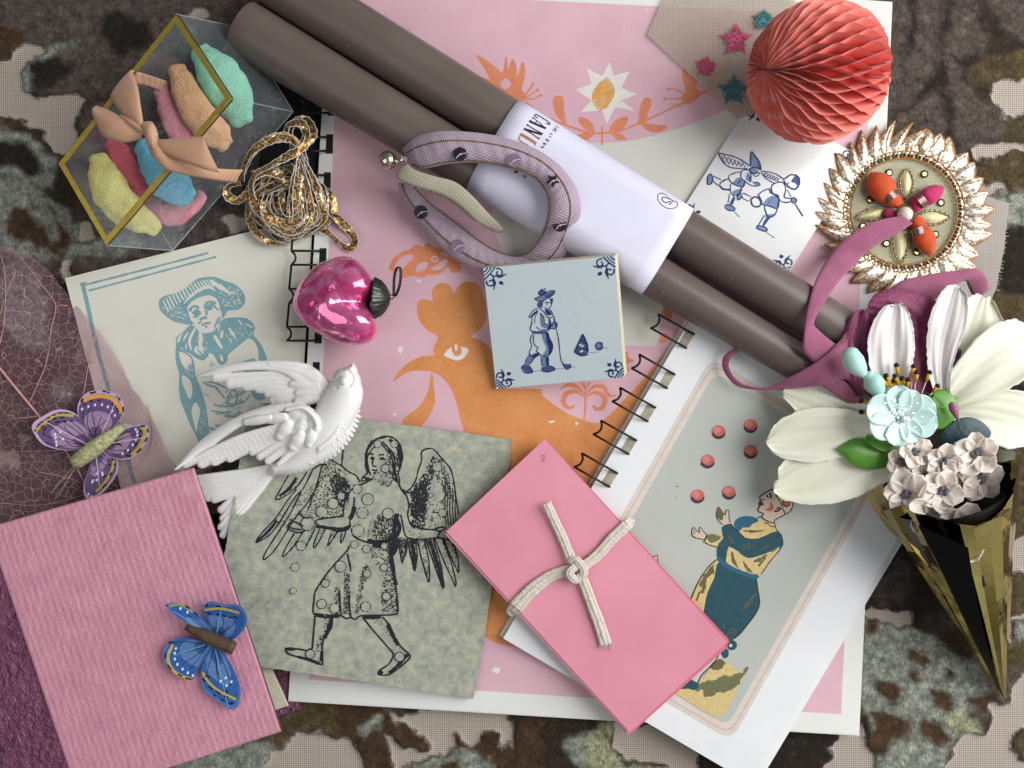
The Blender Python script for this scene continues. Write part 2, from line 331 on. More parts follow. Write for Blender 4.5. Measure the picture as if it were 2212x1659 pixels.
    tc_ = N.new('ShaderNodeTexCoord')
    def nz(px, det=4, ro=.6, sc=(1, 1, 1)):
        mp = N.new('ShaderNodeMapping'); mp.inputs['Scale'].default_value = sc; L.new(tc_.outputs['Object'], mp.inputs['Vector'])
        n = N.new('ShaderNodeTexNoise'); n.inputs['Scale'].default_value = 1 / (px * S); n.inputs['Detail'].default_value = det; n.inputs['Roughness'].default_value = ro; L.new(mp.outputs[0], n.inputs['Vector']); return n.outputs[0]
    def mth(op, a_, b_, c_=None):
        q = N.new('ShaderNodeMath'); q.operation = op
        for i, z in enumerate((a_, b_, c_)):
            if z is None: continue
            if isinstance(z, (int, float)): q.inputs[i].default_value = z
            else: L.new(z, q.inputs[i])
        return q.outputs[0]
    def rng(src, lo, hi, a_=0, b_=1):
        q = N.new('ShaderNodeMapRange'); q.inputs[1].default_value = lo; q.inputs[2].default_value = hi; q.inputs[3].default_value = a_; q.inputs[4].default_value = b_; L.new(src, q.inputs[0]); return q.outputs[0]
    at = N.new('ShaderNodeAttribute'); at.attribute_name = 'pile'; ac = N.new('ShaderNodeAttribute'); ac.attribute_name = 'dye'
    mask = rng(mth('ADD', at.outputs['Fac'], mth('MULTIPLY', mth('SUBTRACT', nz(9, 5, .75), .5), 16)), -2.5, 3.0)
    fib = nz(5, 5, .8, (1, .55, 1)); fib2 = nz(26, 4, .65)
    blot = N.new('ShaderNodeMix'); blot.data_type = 'RGBA'; blot.inputs[7].default_value = lin('4a382a'); L.new(ac.outputs['Color'], blot.inputs[6]); L.new(rng(nz(15, 5, .7), .52, .66, 0, .45), blot.inputs[0])
    hs = N.new('ShaderNodeHueSaturation'); L.new(blot.outputs[2], hs.inputs['Color']); hs.inputs['Saturation'].default_value = 1.0
    vo = N.new('ShaderNodeTexVoronoi'); vo.feature = 'DISTANCE_TO_EDGE'; vo.inputs['Scale'].default_value = 1 / (30 * S); vw = N.new('ShaderNodeVectorMath'); vw.operation = 'MULTIPLY_ADD'; nv = N.new('ShaderNodeTexNoise'); nv.inputs['Scale'].default_value = 1 / (22 * S); L.new(tc_.outputs['Object'], nv.inputs['Vector']); L.new(nv.outputs['Color'], vw.inputs[0]); vw.inputs[1].default_value = (26 * S,) * 3; L.new(tc_.outputs['Object'], vw.inputs[2]); L.new(vw.outputs[0], vo.inputs['Vector'])
    petal_edge = rng(vo.outputs['Distance'], 0, .3, .76, 1.1)
    L.new(mth('MULTIPLY', petal_edge, mth('MULTIPLY', rng(fib, .3, .7, .35, 1.5), rng(fib2, .32, .68, .55, 1.4))), hs.inputs['Value'])
    def wv(ax):
        w = N.new('ShaderNodeTexWave'); w.bands_direction = ax; w.inputs['Scale'].default_value = 2 * math.pi / (20 * 4.6 * S); w.inputs['Distortion'].default_value = .5; w.inputs['Detail'].default_value = 1; w.inputs['Detail Scale'].default_value = 1.5; L.new(tc_.outputs['Object'], w.inputs['Vector']); return w.outputs['Fac']
    wm = mth('MULTIPLY', wv('X'), wv('Y'))
    cl = N.new('ShaderNodeMix'); cl.data_type = 'RGBA'; cl.inputs[6].default_value = lin('8c837a'); cl.inputs[7].default_value = lin('c2b6aa'); L.new(rng(wm, 0, .4), cl.inputs[0])
    mx = N.new('ShaderNodeMix'); mx.data_type = 'RGBA'; L.new(mask, mx.inputs[0]); L.new(cl.outputs[2], mx.inputs[6]); L.new(hs.outputs[0], mx.inputs[7]); L.new(mx.outputs[2], b.inputs['Base Color'])
    b.inputs['Roughness'].default_value = .9; b.inputs['Specular IOR Level'].default_value = .15; b.inputs['Sheen Weight'].default_value = .12
    hh = mth('ADD', mth('MULTIPLY', mask, mth('MULTIPLY_ADD', fib, 4.5, 4)), mth('MULTIPLY', mth('SUBTRACT', 1, mask), wm))
    bp = N.new('ShaderNodeBump'); bp.inputs['Strength'].default_value = .9; bp.inputs['Distance'].default_value = 1.0 * S; L.new(hh, bp.inputs['Height']); L.new(bp.outputs[0], b.inputs['Normal'])
    me.materials.append(m)
ground()
# ---------------------------------------------------------------- rooster print notebook
def wire_binding(parent, holes, dx, dy, h, reach, mat, spine=True, r=2.5, half=15, toph=26):
    """twin-loop wire: two prongs per punched hole joined by a curl, linked along the spine"""
    wx, wy = -dy, dx
    for i, (x, y) in enumerate(holes):
        m = MB(); P_ = []
        for sgn in (-1, 1):
            px, py = x + wx * half * sgn, y + wy * half * sgn
            pts = [(px + dx * 5, py + dy * 5, h - 5), (px, py, h + 2), (px - dx * reach * .35, py - dy * reach * .35, h + toph * .8), (px - dx * reach * .75, py - dy * reach * .75, h + toph), (px - dx * reach, py - dy * reach, h + toph * .55)]
            m.tube(smooth(pts, 4), r, n=7); P_.append(pts[-1])
        a, b = P_; mid = ((a[0] + b[0]) / 2 - dx * -9, (a[1] + b[1]) / 2 + dy * 9, a[2] - 2)
        m.tube(smooth([a, (a[0] * .75 + b[0] * .25 + dx * 7, a[1] * .75 + b[1] * .25 + dy * 7, a[2] - 1), mid, (a[0] * .25 + b[0] * .75 + dx * 7, a[1] * .25 + b[1] * .75 + dy * 7, a[2] - 1), b], 4), r, n=7)
        if spine and i < len(holes) - 1:
            x2, y2 = holes[i + 1]; m.tube([b, (x2 - wx * half - dx * reach, y2 - wy * half - dy * reach, a[2])], r, n=7)
        m.build('wire_loop', mat, parent, smooth=True)
M_wire = pm('black_wire', '1b1a1d', rough=.35, metal=.3, bump=0, spec=.5)
M_white = pm('white_card', 'dfe0dc', **PAPER); M_cream = pm('cream_paper', 'd4d3ca', **PAPER); M_edge = pm('page_edge', 'd9cfae', 'b9ae90', rough=.8, size=10)
M_pink = pm('pink_ink', 'dab5c0', 'cda3b1', rough=.65, size=90, bump=.12, bs=2.5, contrast=.3)
M_orange = pm('orange_ink', 'd8935a', 'cb8348', rough=.6, size=50, bump=.1, bs=2.5, worn=.19)
M_coral = pm('coral_ink', 'dd8a63', rough=.6, bump=0, worn=.18); M_gold_ink = pm('mustard_ink', 'd9a050', **INK)
M_board = pm('black_board', '151417', rough=.7)
nb = thing('rooster_print_notebook', 'large wire bound notebook with white bordered pink page printed with an orange rooster', 'notebook', (1270, 800, 0))
m = MB(); m.prism([(590, 120), (714, 160), (700, 700), (580, 760), (560, 400)], 2, 7, 0); m.build('back_board', M_board, nb)
m = MB(); pg = [(712, -60), (1500, -28), (1925, 4), (1853, 1587), (623, 1512), (636, 1300), (662, 803), (695, 247)]
m.prism(pg, 4, 22.5, 0, 1)
for q, hh in ((1.6, 21.4), (3, 20)): m.prism([(x + (q if x > 1500 else 0), y + (q * .9 if y > 1000 else 0)) for x, y in pg], hh - 1, hh, 0, 1)
m.build('page_block', [M_white, M_edge], nb)
holes = [(704 - .059 * (82 * i) + 6, 311 + 82 * i) for i in range(-2, 14)]
Z = 22.6; m = MB(Z)
m.poly([(734, -20), (1885, 36), (1817, 1543), (667, 1468), (700, 753), (723, 253)], 0); m.k = .12
c10, c11, c12, c20, c22 = C(1, 0), C(1, 1), C(1, 2), C(2, 0), C(2, 2)
cream = smooth([(1190, 295), (1260, 307), (1330, 308), (1400, 296), (1474, 275), (1540, 250), (1570, 235)], 3) + [(1600, 260), (1500, 420), (1470, 470), (1432, 660), (1418, 748), (1345, 746), (1100, 600), (1085, 540), (1060, 480), (1080, 350)]
m.poly(cream, 2); m.poly(c12("880,720 950,560 1120,560 1400,640 1400,660 1100,700 940,730"), 2); m.k = .2
body = c11("605,640 605,590 635,520 560,470 510,400 500,310 530,280 600,290 598,220 640,175 700,190 740,250 760,200 810,165 880,180 920,250 938,350 930,430 880,490 840,520 910,550 970,610 1000,720 1010,850 1280,860 1300,900 1380,965 1500,1035 1640,1082 1720,1050 1830,940 1960,800 2090,640 2212,500 2330,420 2400,900 2100,1900 1500,2450 1000,2500 860,2200 830,1500 805,1150 780,1050 740,900 680,800 600,748 480,740 400,770 345,810 380,750 440,690 520,650")
body = smooth(body, 4, True); m.poly([(x - 3.5, y + 1.5) for x, y in body], 3); m.k = .3; m.poly(body, 1)
m.poly(smooth(c11("590,750 600,850 607,950 570,1040 520,1100 500,1160 390,1090 430,1030 500,980 560,880 575,800"), 2, True), 1); m.k = .42
m.poly(smooth(c11("665,640 700,600 740,582 790,590 825,605 800,655 750,677 700,662"), 3, True), 4); m.k = .5
m.poly(smooth(c11("715,590 745,583 775,590 778,630 750,650 722,630"), 3, True), 1); m.k = .58; m.poly(smooth(c11("735,575 752,575 750,612 738,612"), 2, True), 4)
m.k = .2
for s_ in ("1440,800 1390,740 1370,660 1385,625 1415,620 1440,640 1445,720 1458,800", "1530,765 1580,765 1625,800 1640,855 1570,830", "1510,885 1570,862 1640,864 1590,908 1540,902", "1860,760 1790,770 1745,820 1740,858 1820,840", "1845,905 1790,905 1760,880 1735,860 1810,866", "1925,800 1935,700 1960,640 2000,635 2010,670 1990,730 1965,795", "1940,795 2050,810 2112,815 2080,850 2000,855",
           "870,355 940,390 1010,440 1046,470 1062,372 1075,380 1082,455 1105,380 1135,430 1140,500 1170,405 1190,430 1188,500 1170,580 1200,620 1150,668 1060,600 1000,570 940,540 905,497 960,515 930,450"):
    m.poly(smooth(c10(s_), 3, True), 3)
m.poly(smooth([(2 * 1304 - x, y + 4) for x, y in c10(s_)], 3, True), 3)
m.k = .3
for s_, w in (("1190,655 1290,740 1400,790 1480,820 1600,858 1700,862 1800,850 1950,790 2060,740 2240,650", 4.5), ("1690,815 1690,942", 4), ("1160,650 1210,590 1240,545", 3), ("1170,655 1230,610 1272,585", 3), ("1190,640 1250,640 1292,615", 3), ("1170,640 1230,575 1240,540", 2), ("2240,620 2170,580 2115,575", 3), ("2240,640 2160,640 2092,640", 3), ("2240,650 2190,690 2140,670", 3)):
    m.line(smooth(c10(s_), 4), w, 3, jit=.1)
for x, y in c10("1240,545 1272,585 1292,618 2117,577 2095,640"): m.dot(x, y, 4, 3)
if 0: m.poly(smooth(c20("-40,470 20,490 60,520 130,600 180,640 250,690 150,700 90,720 100,750 50,720 20,760 0,700 -40,740"), 2, True), 3)
m.k = .4; m.dot(737.3 + 1065 / 3, 545 / 3, 12, 0); m.dot(2 * 1304 - 737.3 - 1065 / 3, 545 / 3 + 4, 12, 0)
m.k = .2; m.poly(c10("1740,400 1765,490 1868,462 1815,570 1918,610 1812,650 1902,717 1775,695 1720,802 1690,715 1550,727 1622,650 1518,580 1620,545 1590,440 1690,495"), 4)
m.k = .3
for i in range(17):
    t = i / 16; y = 520 + 180 * t; w = 72 * math.sin(math.pi * (.12 + .76 * t)); m.line(c10([1695 - w, y + 22, 1700 + w, y - 18]), 3.2, 5, jit=.2)
    if i % 2: m.line(c10([1700 - w, y + 20, 1690 + w, y + 8]), 1.6, 5)
m.k = .2
for s_, w in (("1572,1072 1582,960 1580,820", 5), ("1572,910 1530,880 1470,885 1442,920 1445,960 1480,985 1515,965", 11), ("1590,910 1640,885 1690,900 1708,940 1690,985 1650,990 1630,965", 11), ("1572,890 1530,850 1470,835 1420,862", 9), ("1590,890 1640,845 1700,850 1730,900 1780,905", 9), ("1578,860 1560,820", 7), ("1584,860 1610,820", 7)):
    m.line(smooth(c11(s_), 5), w, 3, taper=True)
m.poly(smooth(c11("310,90 335,20 400,-30 440,-40 480,-75 530,-60 560,-85 600,-60 660,-50 700,0 760,40 775,90 740,110 690,70 650,110 600,125 560,120 530,140 480,128 430,135 390,140 375,100"), 3, True), 3); m.k = .32
for s_ in ("345,70 400,0 470,-5 430,50 380,90", "480,100 500,50 560,40 540,90", "580,90 640,40 690,20 660,80", "640,-20 690,10 680,-20"): m.poly(smooth(c11(s_), 3, True), 0)
m.k = .4; m.dot(*c11("605,20")[0], 13, 3, 12); m.k = .48; m.dot(*c11("605,20")[0], 8, 0, 12); m.k = .54; m.dot(*c11("605,20")[0], 4, 3)
m.k = .3; m.line(smooth(c11("690,60 720,100 760,100 745,60 790,50 840,70"), 5), 2.5, 3); m.poly(c12("980,670 1000,655 1005,630 1020,650 1055,640 1035,665 1040,690 1015,678"), 3)
m.poly(smooth(c11("2095,330 2150,330 2130,420 2090,400"), 3, True), 3); m.poly(smooth(c11("2060,560 2090,500 2130,520 2100,560"), 3, True), 3); m.poly(smooth(c11("1830,640 1850,620 1865,660 1900,680 1850,700 1870,740 1830,750"), 3, True), 3)
m.k = .25
for _ in range(150):
    x, y = rnd.uniform(740, 1860), rnd.uniform(20, 1520)
    if inside((x, y), body) or inside((x, y), cream): 
        if rnd.random() < .8: continue
    a = rnd.uniform(0, 3.14); m.dot(x, y, rnd.uniform(.8, 3.2), 4, 4, ry=rnd.uniform(.6, 1.8), a=a)
for s_ in ("365,590 390,585 400,610 385,635 365,620", "1335,1068 1390,1068 1360,1085", "1515,1075 1540,1080 1520,1100", "330,1020 360,1020 350,1045", "480,155 530,160 500,175", "880,1420 905,1400 890,1490 860,1520"): m.poly(c11(s_), 4)
m.poly(c12("985,1000 1010,1010 1030,1005 1025,1035 1005,1050 975,1030"), 4)
m.build('rooster_print', [M_pink, M_orange, M_cream, M_coral, pm('white_ink', 'e2dfd8', **INK), M_gold_ink], nb)
m = MB(Z + .1)
for x, y in holes: m.poly([(x - 5, y - 21), (x + 10, y - 21), (x + 9, y + 21), (x - 7, y + 21)], 0)
m.build('punched_holes', M_board, nb)
wire_binding(nb, holes[:8], 1, 0, 24, 66, M_wire, half=15)
# ---------------------------------------------------------------- ivory card with the boy
cd = thing('boy_print_card', 'ivory card printed in blue with a boy wearing a wide floppy hat and buttoned coat', 'card', (420, 800, 8))
M_ivory = pm('ivory_card', 'dedcd0', **PAPER); M_blue = pm('dusty_blue_ink', '82aab0', '769fa8', rough=.6, bump=0, size=20)
m = MB(); m.prism([(140, 601), (560, 495), (676, 468), (655, 810), (640, 1100), (300, 1190), (258, 1043)], 9, 15, 0, 1); m.build('card_sheet', [M_ivory, M_edge], cd)
Q, Q2, c01 = T(560, 1040, 672), T(560, 1400, 672), C(0, 1); m = MB(15.1)
for s_, w in (("540,190 950,85 1350,-20", 4.5), ("575,225 950,125 1400,5", 4.5)): m.line(smooth(c01(s_), 12), w, 0, jit=.25)
m.line(smooth(c01("535,180 570,330 620,560 700,850 790,1180 870,1470"), 10), 9, 0, jit=.12); m.line(c01("520,185 560,180"), 8, 0)
m.poly(smooth(Q("215,500 240,440 330,400 440,370 540,320 620,260 720,190 830,165 960,170 1080,220 1200,260 1290,340 1335,430 1320,520 1250,590 1150,600 1100,620 1060,690 1010,700 640,782 520,770 400,740 290,660 225,580"), 3, True), 0)
m.poly(smooth(Q("640,780 540,870 450,940 438,1040 500,1110 620,1160 700,1220 790,1250 850,1200 870,1150 930,1180 960,1240 1000,1300 1060,1300 1110,1240 1110,1180 1180,1120 1300,1020 1380,960 1450,1000 1500,1100 1520,1260 1620,1260 1580,1120 1520,1010 1450,930 1440,890 1462,830 1430,760 1350,700 1200,690 1060,705 1000,760 880,880 760,890"), 2, True), 0)
m.poly(smooth(Q("440,1040 520,1120 640,1190 680,1330 690,1440 740,1560 790,1700 830,1850 860,2080 870,2200 790,2270 740,2340 700,2230 620,2080 560,1930 490,1750 475,1550 480,1420 435,1260"), 2, True), 0)
m.poly(smooth(Q("1300,1260 1620,1250 1640,1500 1600,1740 1480,1760 1400,1640"), 2, True), 0)
m.k = .1
m.poly(smooth(Q("590,600 585,560 640,490 720,440 840,405 940,430 990,500 1010,580 1030,650 1010,750 970,820 900,880 830,887 760,850 700,790 640,740 610,670"), 3, True), 1)
m.line(smooth(Q("540,510 620,425 720,350 830,300 900,310 945,350"), 5), 7, 1, jit=.25, taper=True)
for i in range(17):
    t = i / 16; a = Q([270 + 640 * t, 470 - 270 * math.sin(t * 1.6)])[0]; l = 150 - 80 * t if t < .5 else 90; b = (a[0] + (70 - 10 * t) * Q.k, a[1] + l * Q.k); m.line([a, b], 3.3, 1, jit=.3, taper=False)
for i in range(6): a = Q([870 + 30 * i, 200 + 14 * i])[0]; m.line([a, (a[0] + 23, a[1] + 21)], 2.6, 1, jit=.3)
m.stipple(Q("1000,250 1250,320 1300,450 1230,560 1070,560 980,400"), 90, 1.1, 1, dash=3, ang=.9); m.stipple(Q("260,560 500,560 590,700 420,720 300,640"), 70, 1.0, 1, dash=2, ang=.4)
for s_, w in (("520,900 480,960 460,1020", 5), ("600,880 560,940 530,1000", 4), ("690,830 640,920 610,1010 640,1120", 7), ("740,860 760,960 750,1060 790,1160", 10), ("700,1060 700,1130 760,1180", 6), ("570,1030 565,1100", 5), ("930,920 980,1000 1040,1100", 8), ("1040,860 1020,960", 7), ("1120,820 1170,900 1210,960", 6), ("1250,720 1290,790", 4), ("1330,770 1430,820", 4), ("1020,1180 1040,1260", 7), ("1000,770 990,880", 4), ("1290,900 1300,920", 5), ("1130,960 1160,1020", 4), ("510,1080 520,1110", 4)):
    m.line(smooth(Q(s_), 5), w, 1, jit=.25, taper=True)
m.poly(smooth(Q("480,1130 600,1190 635,1230 640,1300 600,1290 580,1370 540,1330 500,1260"), 2, True), 1); m.poly(smooth(Q("520,1440 600,1480 640,1560 650,1680 610,1750 560,1640 520,1540"), 2, True), 1)
m.poly(smooth(Q("690,1790 740,1860 750,1930 720,2060 700,2180 670,2060 640,1930 650,1850"), 2, True), 1)
m.stipple(Q("780,1900 850,1900 860,2150 780,2250 740,2150"), 70, 1.0, 1); m.stipple(Q("540,1300 640,1250 680,1450 600,1480"), 40, .8, 1, dash=3, ang=1.1)
for i in range(9): a = Q([1110 + 28 * i, 1300 - 6 * i])[0]; m.line([a, (a[0] + 18, a[1] - 31)], 2.6, 1, jit=.25)
for i in range(7): a = Q([1340 + 22 * i, 990 + 34 * i])[0]; m.line([a, (a[0] + 7, a[1] + 13)], 3.4, 1, jit=.3); a = Q([1360 + 22 * i, 1050 + 34 * i])[0]; m.line([a, (a[0] + 5, a[1] + 11)], 3, 1)
m.k = .2
for s_, w in (("615,610 640,565 690,545 735,575", 6), ("820,580 825,520 870,490 930,500 955,515", 6), ("650,640 700,600 745,625 740,660", 5), ("800,560 860,560 900,520 950,560", 5), ("660,680 700,690 730,670", 3), ("825,590 840,660", 6), ("745,725 790,700 840,690", 6), ("770,795 820,770 885,760", 5), ("810,815 845,805", 5), ("725,765 770,750", 4), ("1000,680 960,760 940,830", 3), ("1015,700 980,780", 3), ("945,560 1000,600", 3)):
    m.line(smooth(Q(s_), 5), w, 0, jit=.2)
m.dot(*Q("705,640")[0], 6.5, 0, 9); m.dot(*Q("872,562")[0], 7, 0, 9); m.k = .1
for s_, w in (("790,350 860,385 950,410 1010,480 1080,560", 5), ("780,350 900,345 980,370 1090,420 1180,430", 5), ("1130,480 1170,450 1220,480 1230,560 1190,640 1130,620 1110,560 1130,480", 5), ("920,620 980,650 1080,660 1200,640 1330,590 1400,500", 5), ("890,715 970,730 1060,740 1160,720", 5), ("1050,780 1200,790 1330,770", 6), ("940,900 1000,915 1090,925", 6), ("870,930 930,960 1000,990", 6), ("800,490 870,535", 3), ("1030,540 1100,560", 3), ("950,760 1100,750", 4), ("1210,770 1260,740 1310,760", 4), ("900,380 960,430", 3)):
    m.line(smooth(Q2(s_), 5), w, 0, jit=.35, taper=True)
for i in range(9): a = Q2([1060 + 45 * i, 620 - 22 * i])[0]; m.line([a, (a[0] + 12, a[1] - 14)], 1.6, 0, jit=.3)
for i in range(8): a = Q([700 + 26 * i, 1250 + 20 * i])[0]
for F_, s_, n_, dsh, an in ((Q, "860,1180 1000,1330 960,1400 880,1330", 26, 3, 2.2), (Q, "1310,1270 1600,1260 1620,1500 1440,1500", 60, 4, 2.1), (Q2, "1080,380 1420,430 1300,560 1100,560", 55, 4, 2.3), (Q2, "1000,620 1300,560 1250,800 1080,800", 60, 4, .2), (Q2, "1060,430 1120,430 1230,620 1110,620", 20, 3, 1.4)): m.stipple(F_(s_), n_, .8, 0, dash=dsh, ang=an)
for F_, s_, n_ in ((Q, "980,900 1440,780 1440,900 1150,1000", 46), (Q, "660,900 860,960 840,1160 700,1100", 40), (Q2, "1320,120 1600,80 1620,330 1440,340", 50)): m.stipple(F_(s_), n_, .9, 1, dash=3, ang=1.9)
m.build('boy_print', [M_blue, M_ivory], cd)
# ---------------------------------------------------------------- checked scrap
sc = thing('checked_paper_scrap', 'scrap of maroon and grey checked paper showing between dove wing and tail', 'paper scrap', (470, 1025, 17))
m = MB(); m.prism([(395, 1000), (545, 950), (570, 1010), (470, 1110), (430, 1110)], 16, 18, 0, 0); m.build('sheet', pm('drab_paper', '7d7666', 'a09a86', size=25, **{k: v for k, v in PAPER.items() if k not in ('size',)}), sc)
m = MB(18.1)
for s_, k in (("600,1440 720,1400 770,1460 640,1500", 0), ("880,1470 980,1400 1030,1480 900,1545", 0), ("800,1480 880,1470 890,1550 820,1570", 1), ("1000,1400 1130,1340 1180,1480 1050,1500", 2), ("1130,1340 1240,1290 1250,1440 1180,1470", 2), ("1290,1310 1420,1280 1470,1330 1280,1400", 3)): m.poly(Q2(s_), k)
m.build('checks', [pm('maroon_ink', '6f2f49', **INK), pm('ash_ink', '6c675f', **INK), pm('slate_ink', '4c5353', **INK), pm('umber_ink', '5a443a', **INK)], sc)
# ---------------------------------------------------------------- angel card
ac_ = thing('angel_print_card', 'mottled grey green card printed in black with a long haired winged angel walking barefoot', 'card', (790, 1180, 24))
M_stone = pm('mottled_green_card', 'aeac97', '7f8a84', rough=.7, size=18, bump=.4, bs=5, contrast=.2, spec=.25); M_black = pm('black_ink', '1b1c24', **INK)
def ragged(p, n=5, a=1.0):
    o = []
    for i in range(len(p)):
        (x0, y0), (x1, y1) = p[i], p[(i + 1) % len(p)]; L_ = math.hypot(x1 - x0, y1 - y0); k = max(1, int(L_ / n))
        for j in range(k): t = j / k; o.append((x0 + (x1 - x0) * t + rnd.uniform(-a, a), y0 + (y1 - y0) * t + rnd.uniform(-a, a)))
    return o
lean = planeh(lambda x, y: 113 - (x - 470) * .137, [(445, 1425), (539, 866), (1101, 1000)])   # the stiff card leans on the page block of the pink book
ang = ragged([(539, 866), (785, 905), (1105, 949), (1101, 1000), (1094, 1060), (1058, 1300), (1045, 1390), (1022, 1510), (780, 1472), (560, 1440), (445, 1425), (460, 1300), (486, 1190)], 6, .9)
m = MB(); m.prism(ang, lambda x, y: lean(x, y) - 9, lean, 0, 1); m.build('card_sheet', [M_stone, pm('worn_card_edge', '55585a', '7d8078', rough=.8, size=8)], ac_)
A, B = T(940, 1680, 1008), T(940, 1930, 1008); m = MB(lambda x, y: lean(x, y) + .15)
def ln(F, s_, w=2.6, c=False, j=.28, sm=5): m.line(smooth(F(s_), sm, c), w * 1.2, 0, closed=c, jit=j)
for s_ in ("1130,170 1100,240 1095,330 1110,400 1070,440 1065,470 1100,460 1160,450", "1170,120 1250,85 1330,95 1390,150 1410,230 1405,320 1380,400 1390,460 1385,500", "1130,180 1180,110 1230,100 1270,90", "1240,130 1290,180 1330,230 1350,300 1350,370 1330,430 1380,490", "1230,140 1270,190 1310,230 1330,300 1330,360", "1190,160 1140,210 1110,280 1120,360 1140,420", "1120,240 1150,235 1165,245", "1210,250 1240,240 1255,250", "1135,275 1155,265 1175,275", "1215,280 1240,270 1265,290", "1165,270 1155,320 1165,340 1190,345", "1150,370 1180,380 1200,370", "1160,400 1190,400", "1380,180 1400,260 1385,360", "1360,150 1380,250 1365,330"): ln(A, s_, 3)
for s_, w in (("1160,120 1110,200 1100,300 1120,400", 5), ("1390,160 1405,260 1390,350", 6), ("1300,110 1380,170", 6), ("1330,320 1350,400 1370,480", 5), ("1080,440 1130,450", 4)): ln(A, s_, w)
m.dot(*A("1150,278")[0], 2.4); m.dot(*A("1238,282")[0], 2.6)
for s_ in ("920,140 900,230 890,340", "890,340 950,390 1010,420 1050,480", "1160,450 1080,490 1010,520 960,560 930,620 905,700 905,770", "1000,610 995,680 985,740 960,800 965,870", "905,770 800,785 700,800 660,815", "960,880 880,905 780,885 700,870 665,870", "1415,550 1450,600 1470,680 1460,760 1480,830 1520,880", "1385,500 1420,560 1480,540 1530,460 1550,380 1580,290 1580,220 1630,190 1690,200 1750,270 1820,350 1850,430 1870,560 1900,760",
           "1400,760 1420,860 1440,940 1500,970 1620,975 1720,960 1850,985", "1720,960 1740,910 1790,880", "1380,500 1440,590", "1480,830 1560,880 1680,890 1740,905", "1680,890 1740,870 1790,870", "970,880 1000,950 1080,990 1180,1010 1280,990 1320,940", "1420,545 1460,570 1520,560"): ln(A, s_, 3)
for s_ in ("590,390 510,510 400,600 320,630 350,560 430,420", "640,370 560,530 480,620 350,830 260,940 150,1000 200,920 320,790 420,640 500,540", "700,470 600,650 480,800 350,1010 280,1100 215,1150 230,1090 330,930 440,760 540,560", "560,900 470,1040 380,1125 400,1060 480,920", "660,880 590,1020 570,1050", "750,880 700,980 655,1045 650,1010 700,880", "860,900 800,990 768,1025 800,920", "930,890 905,970 880,1005 890,920", "640,370 700,330 760,330", "760,260 820,300 890,340", "720,330 690,450 640,600 600,720"): ln(A, s_, 2.6)
for s_, w in (("350,600 430,540 500,440", 5), ("160,990 260,900 330,810", 5), ("960,860 890,885 780,875 680,860", 6), ("1000,690 985,750 960,800", 8), ("1370,750 1350,850 1340,960 1345,1090", 8), ("1350,770 1390,880 1330,1000", 7), ("1200,1000 1290,985 1350,920", 8), ("1110,985 1180,1000 1240,1000", 9)): ln(A, s_, w, j=.15)
for i, (x, yb) in enumerate(((1345, 1110), (1415, 1175), (1520, 1245), (1640, 1340), (1765, 1395), (1870, 1375), (1895, 1260))):
    x0 = 1330 + i * 78; a_ = [x0 - 28, 960, x0 - 20 + (x - x0) * .5, (960 + yb) / 2, x - 8, yb - 20, x, yb, x + 8, yb - 30, x0 + 40 + (x - x0) * .5, (960 + yb) / 2, x0 + 38, 970]
    ln(A, a_, 2.6); m.stipple(smooth(A(a_), 2, True), 220 if i < 5 else 120, .7, 0, dash=3.5, ang=1.35)
    if i in (0, 2, 4): ln(A, [x0 + 6, 980, (x0 + x) / 2 + 14, (980 + yb) / 2, x, yb - 20], 7)
for x in (1800, 1822, 1845, 1780, 1868): ln(A, [x, 420 + (x - 1780) * 2, x + 8, 560, x + 2, 700, x + 12, 850], 1.8)
for s_ in ("1750,500 1790,560 1760,650 1745,640", "1790,560 1800,600", "1700,720 1680,740 1720,740 1780,720 1790,770 1760,790", "1670,770 1672,820"): ln(A, s_, 2)
hull = lambda x0, y0, x1, y1: (lambda x, y: max(0, min(1, ((x - x0) * (x1 - x0) + (y - y0) * (y1 - y0)) / ((x1 - x0) ** 2 + (y1 - y0) ** 2))))
m.stipple(A("1600,400 1480,560 1470,640 1500,860 1600,880 1640,600 1690,380 1680,240"), 900, 1.20, 0, dash=4, ang=1.5)
m.stipple(A("1500,560 1620,430 1630,640 1560,800 1490,760"), 330, 1.68, 0, dash=5, ang=1.5); m.stipple(A("1660,240 1760,290 1840,470 1860,640 1780,600 1700,420"), 390, 0.96, 0, dash=3, ang=1.3); m.stipple(A("1590,600 1850,650 1800,860 1600,880"), 165, 0.96, 0)
m.stipple(A("720,260 900,360 960,480 960,600 900,780 640,790 560,760 700,460"), 930, 1.14, 0, dash=2, ang=.9); m.stipple(A("830,370 960,500 940,640 860,700 780,480"), 390, 1.44, 0, dash=4, ang=.8)
m.stipple(A("560,540 700,470 600,720 420,860 360,900 300,860 430,680"), 375, 0.96, 0, dash=1.5, ang=.5); m.stipple(A("540,420 500,520 360,610 400,540"), 90, 0.96, 0, dash=3, ang=2.2); m.stipple(A("480,620 330,830 190,960 320,800"), 165, 0.96, 0); m.stipple(A("430,760 330,960 240,1110 330,930"), 135, 0.96, 0)
for s_ in ("480,920 540,900 470,1030 410,1080", "700,890 760,890 700,990 660,1020", "800,900 870,900 800,990", "600,900 660,890 590,1010"): m.stipple(A(s_), 60, .8, 0)
m.stipple(A("1290,190 1380,230 1370,460 1280,440 1230,400"), 255, 1.08, 0, dash=2, ang=.8); m.stipple(A("1200,460 1340,460 1300,530 1220,510"), 105, 0.96, 0); m.stipple(A("1200,760 1380,760 1330,960 1180,980 1160,900"), 390, 0.96, 0, dash=3, ang=1.9)
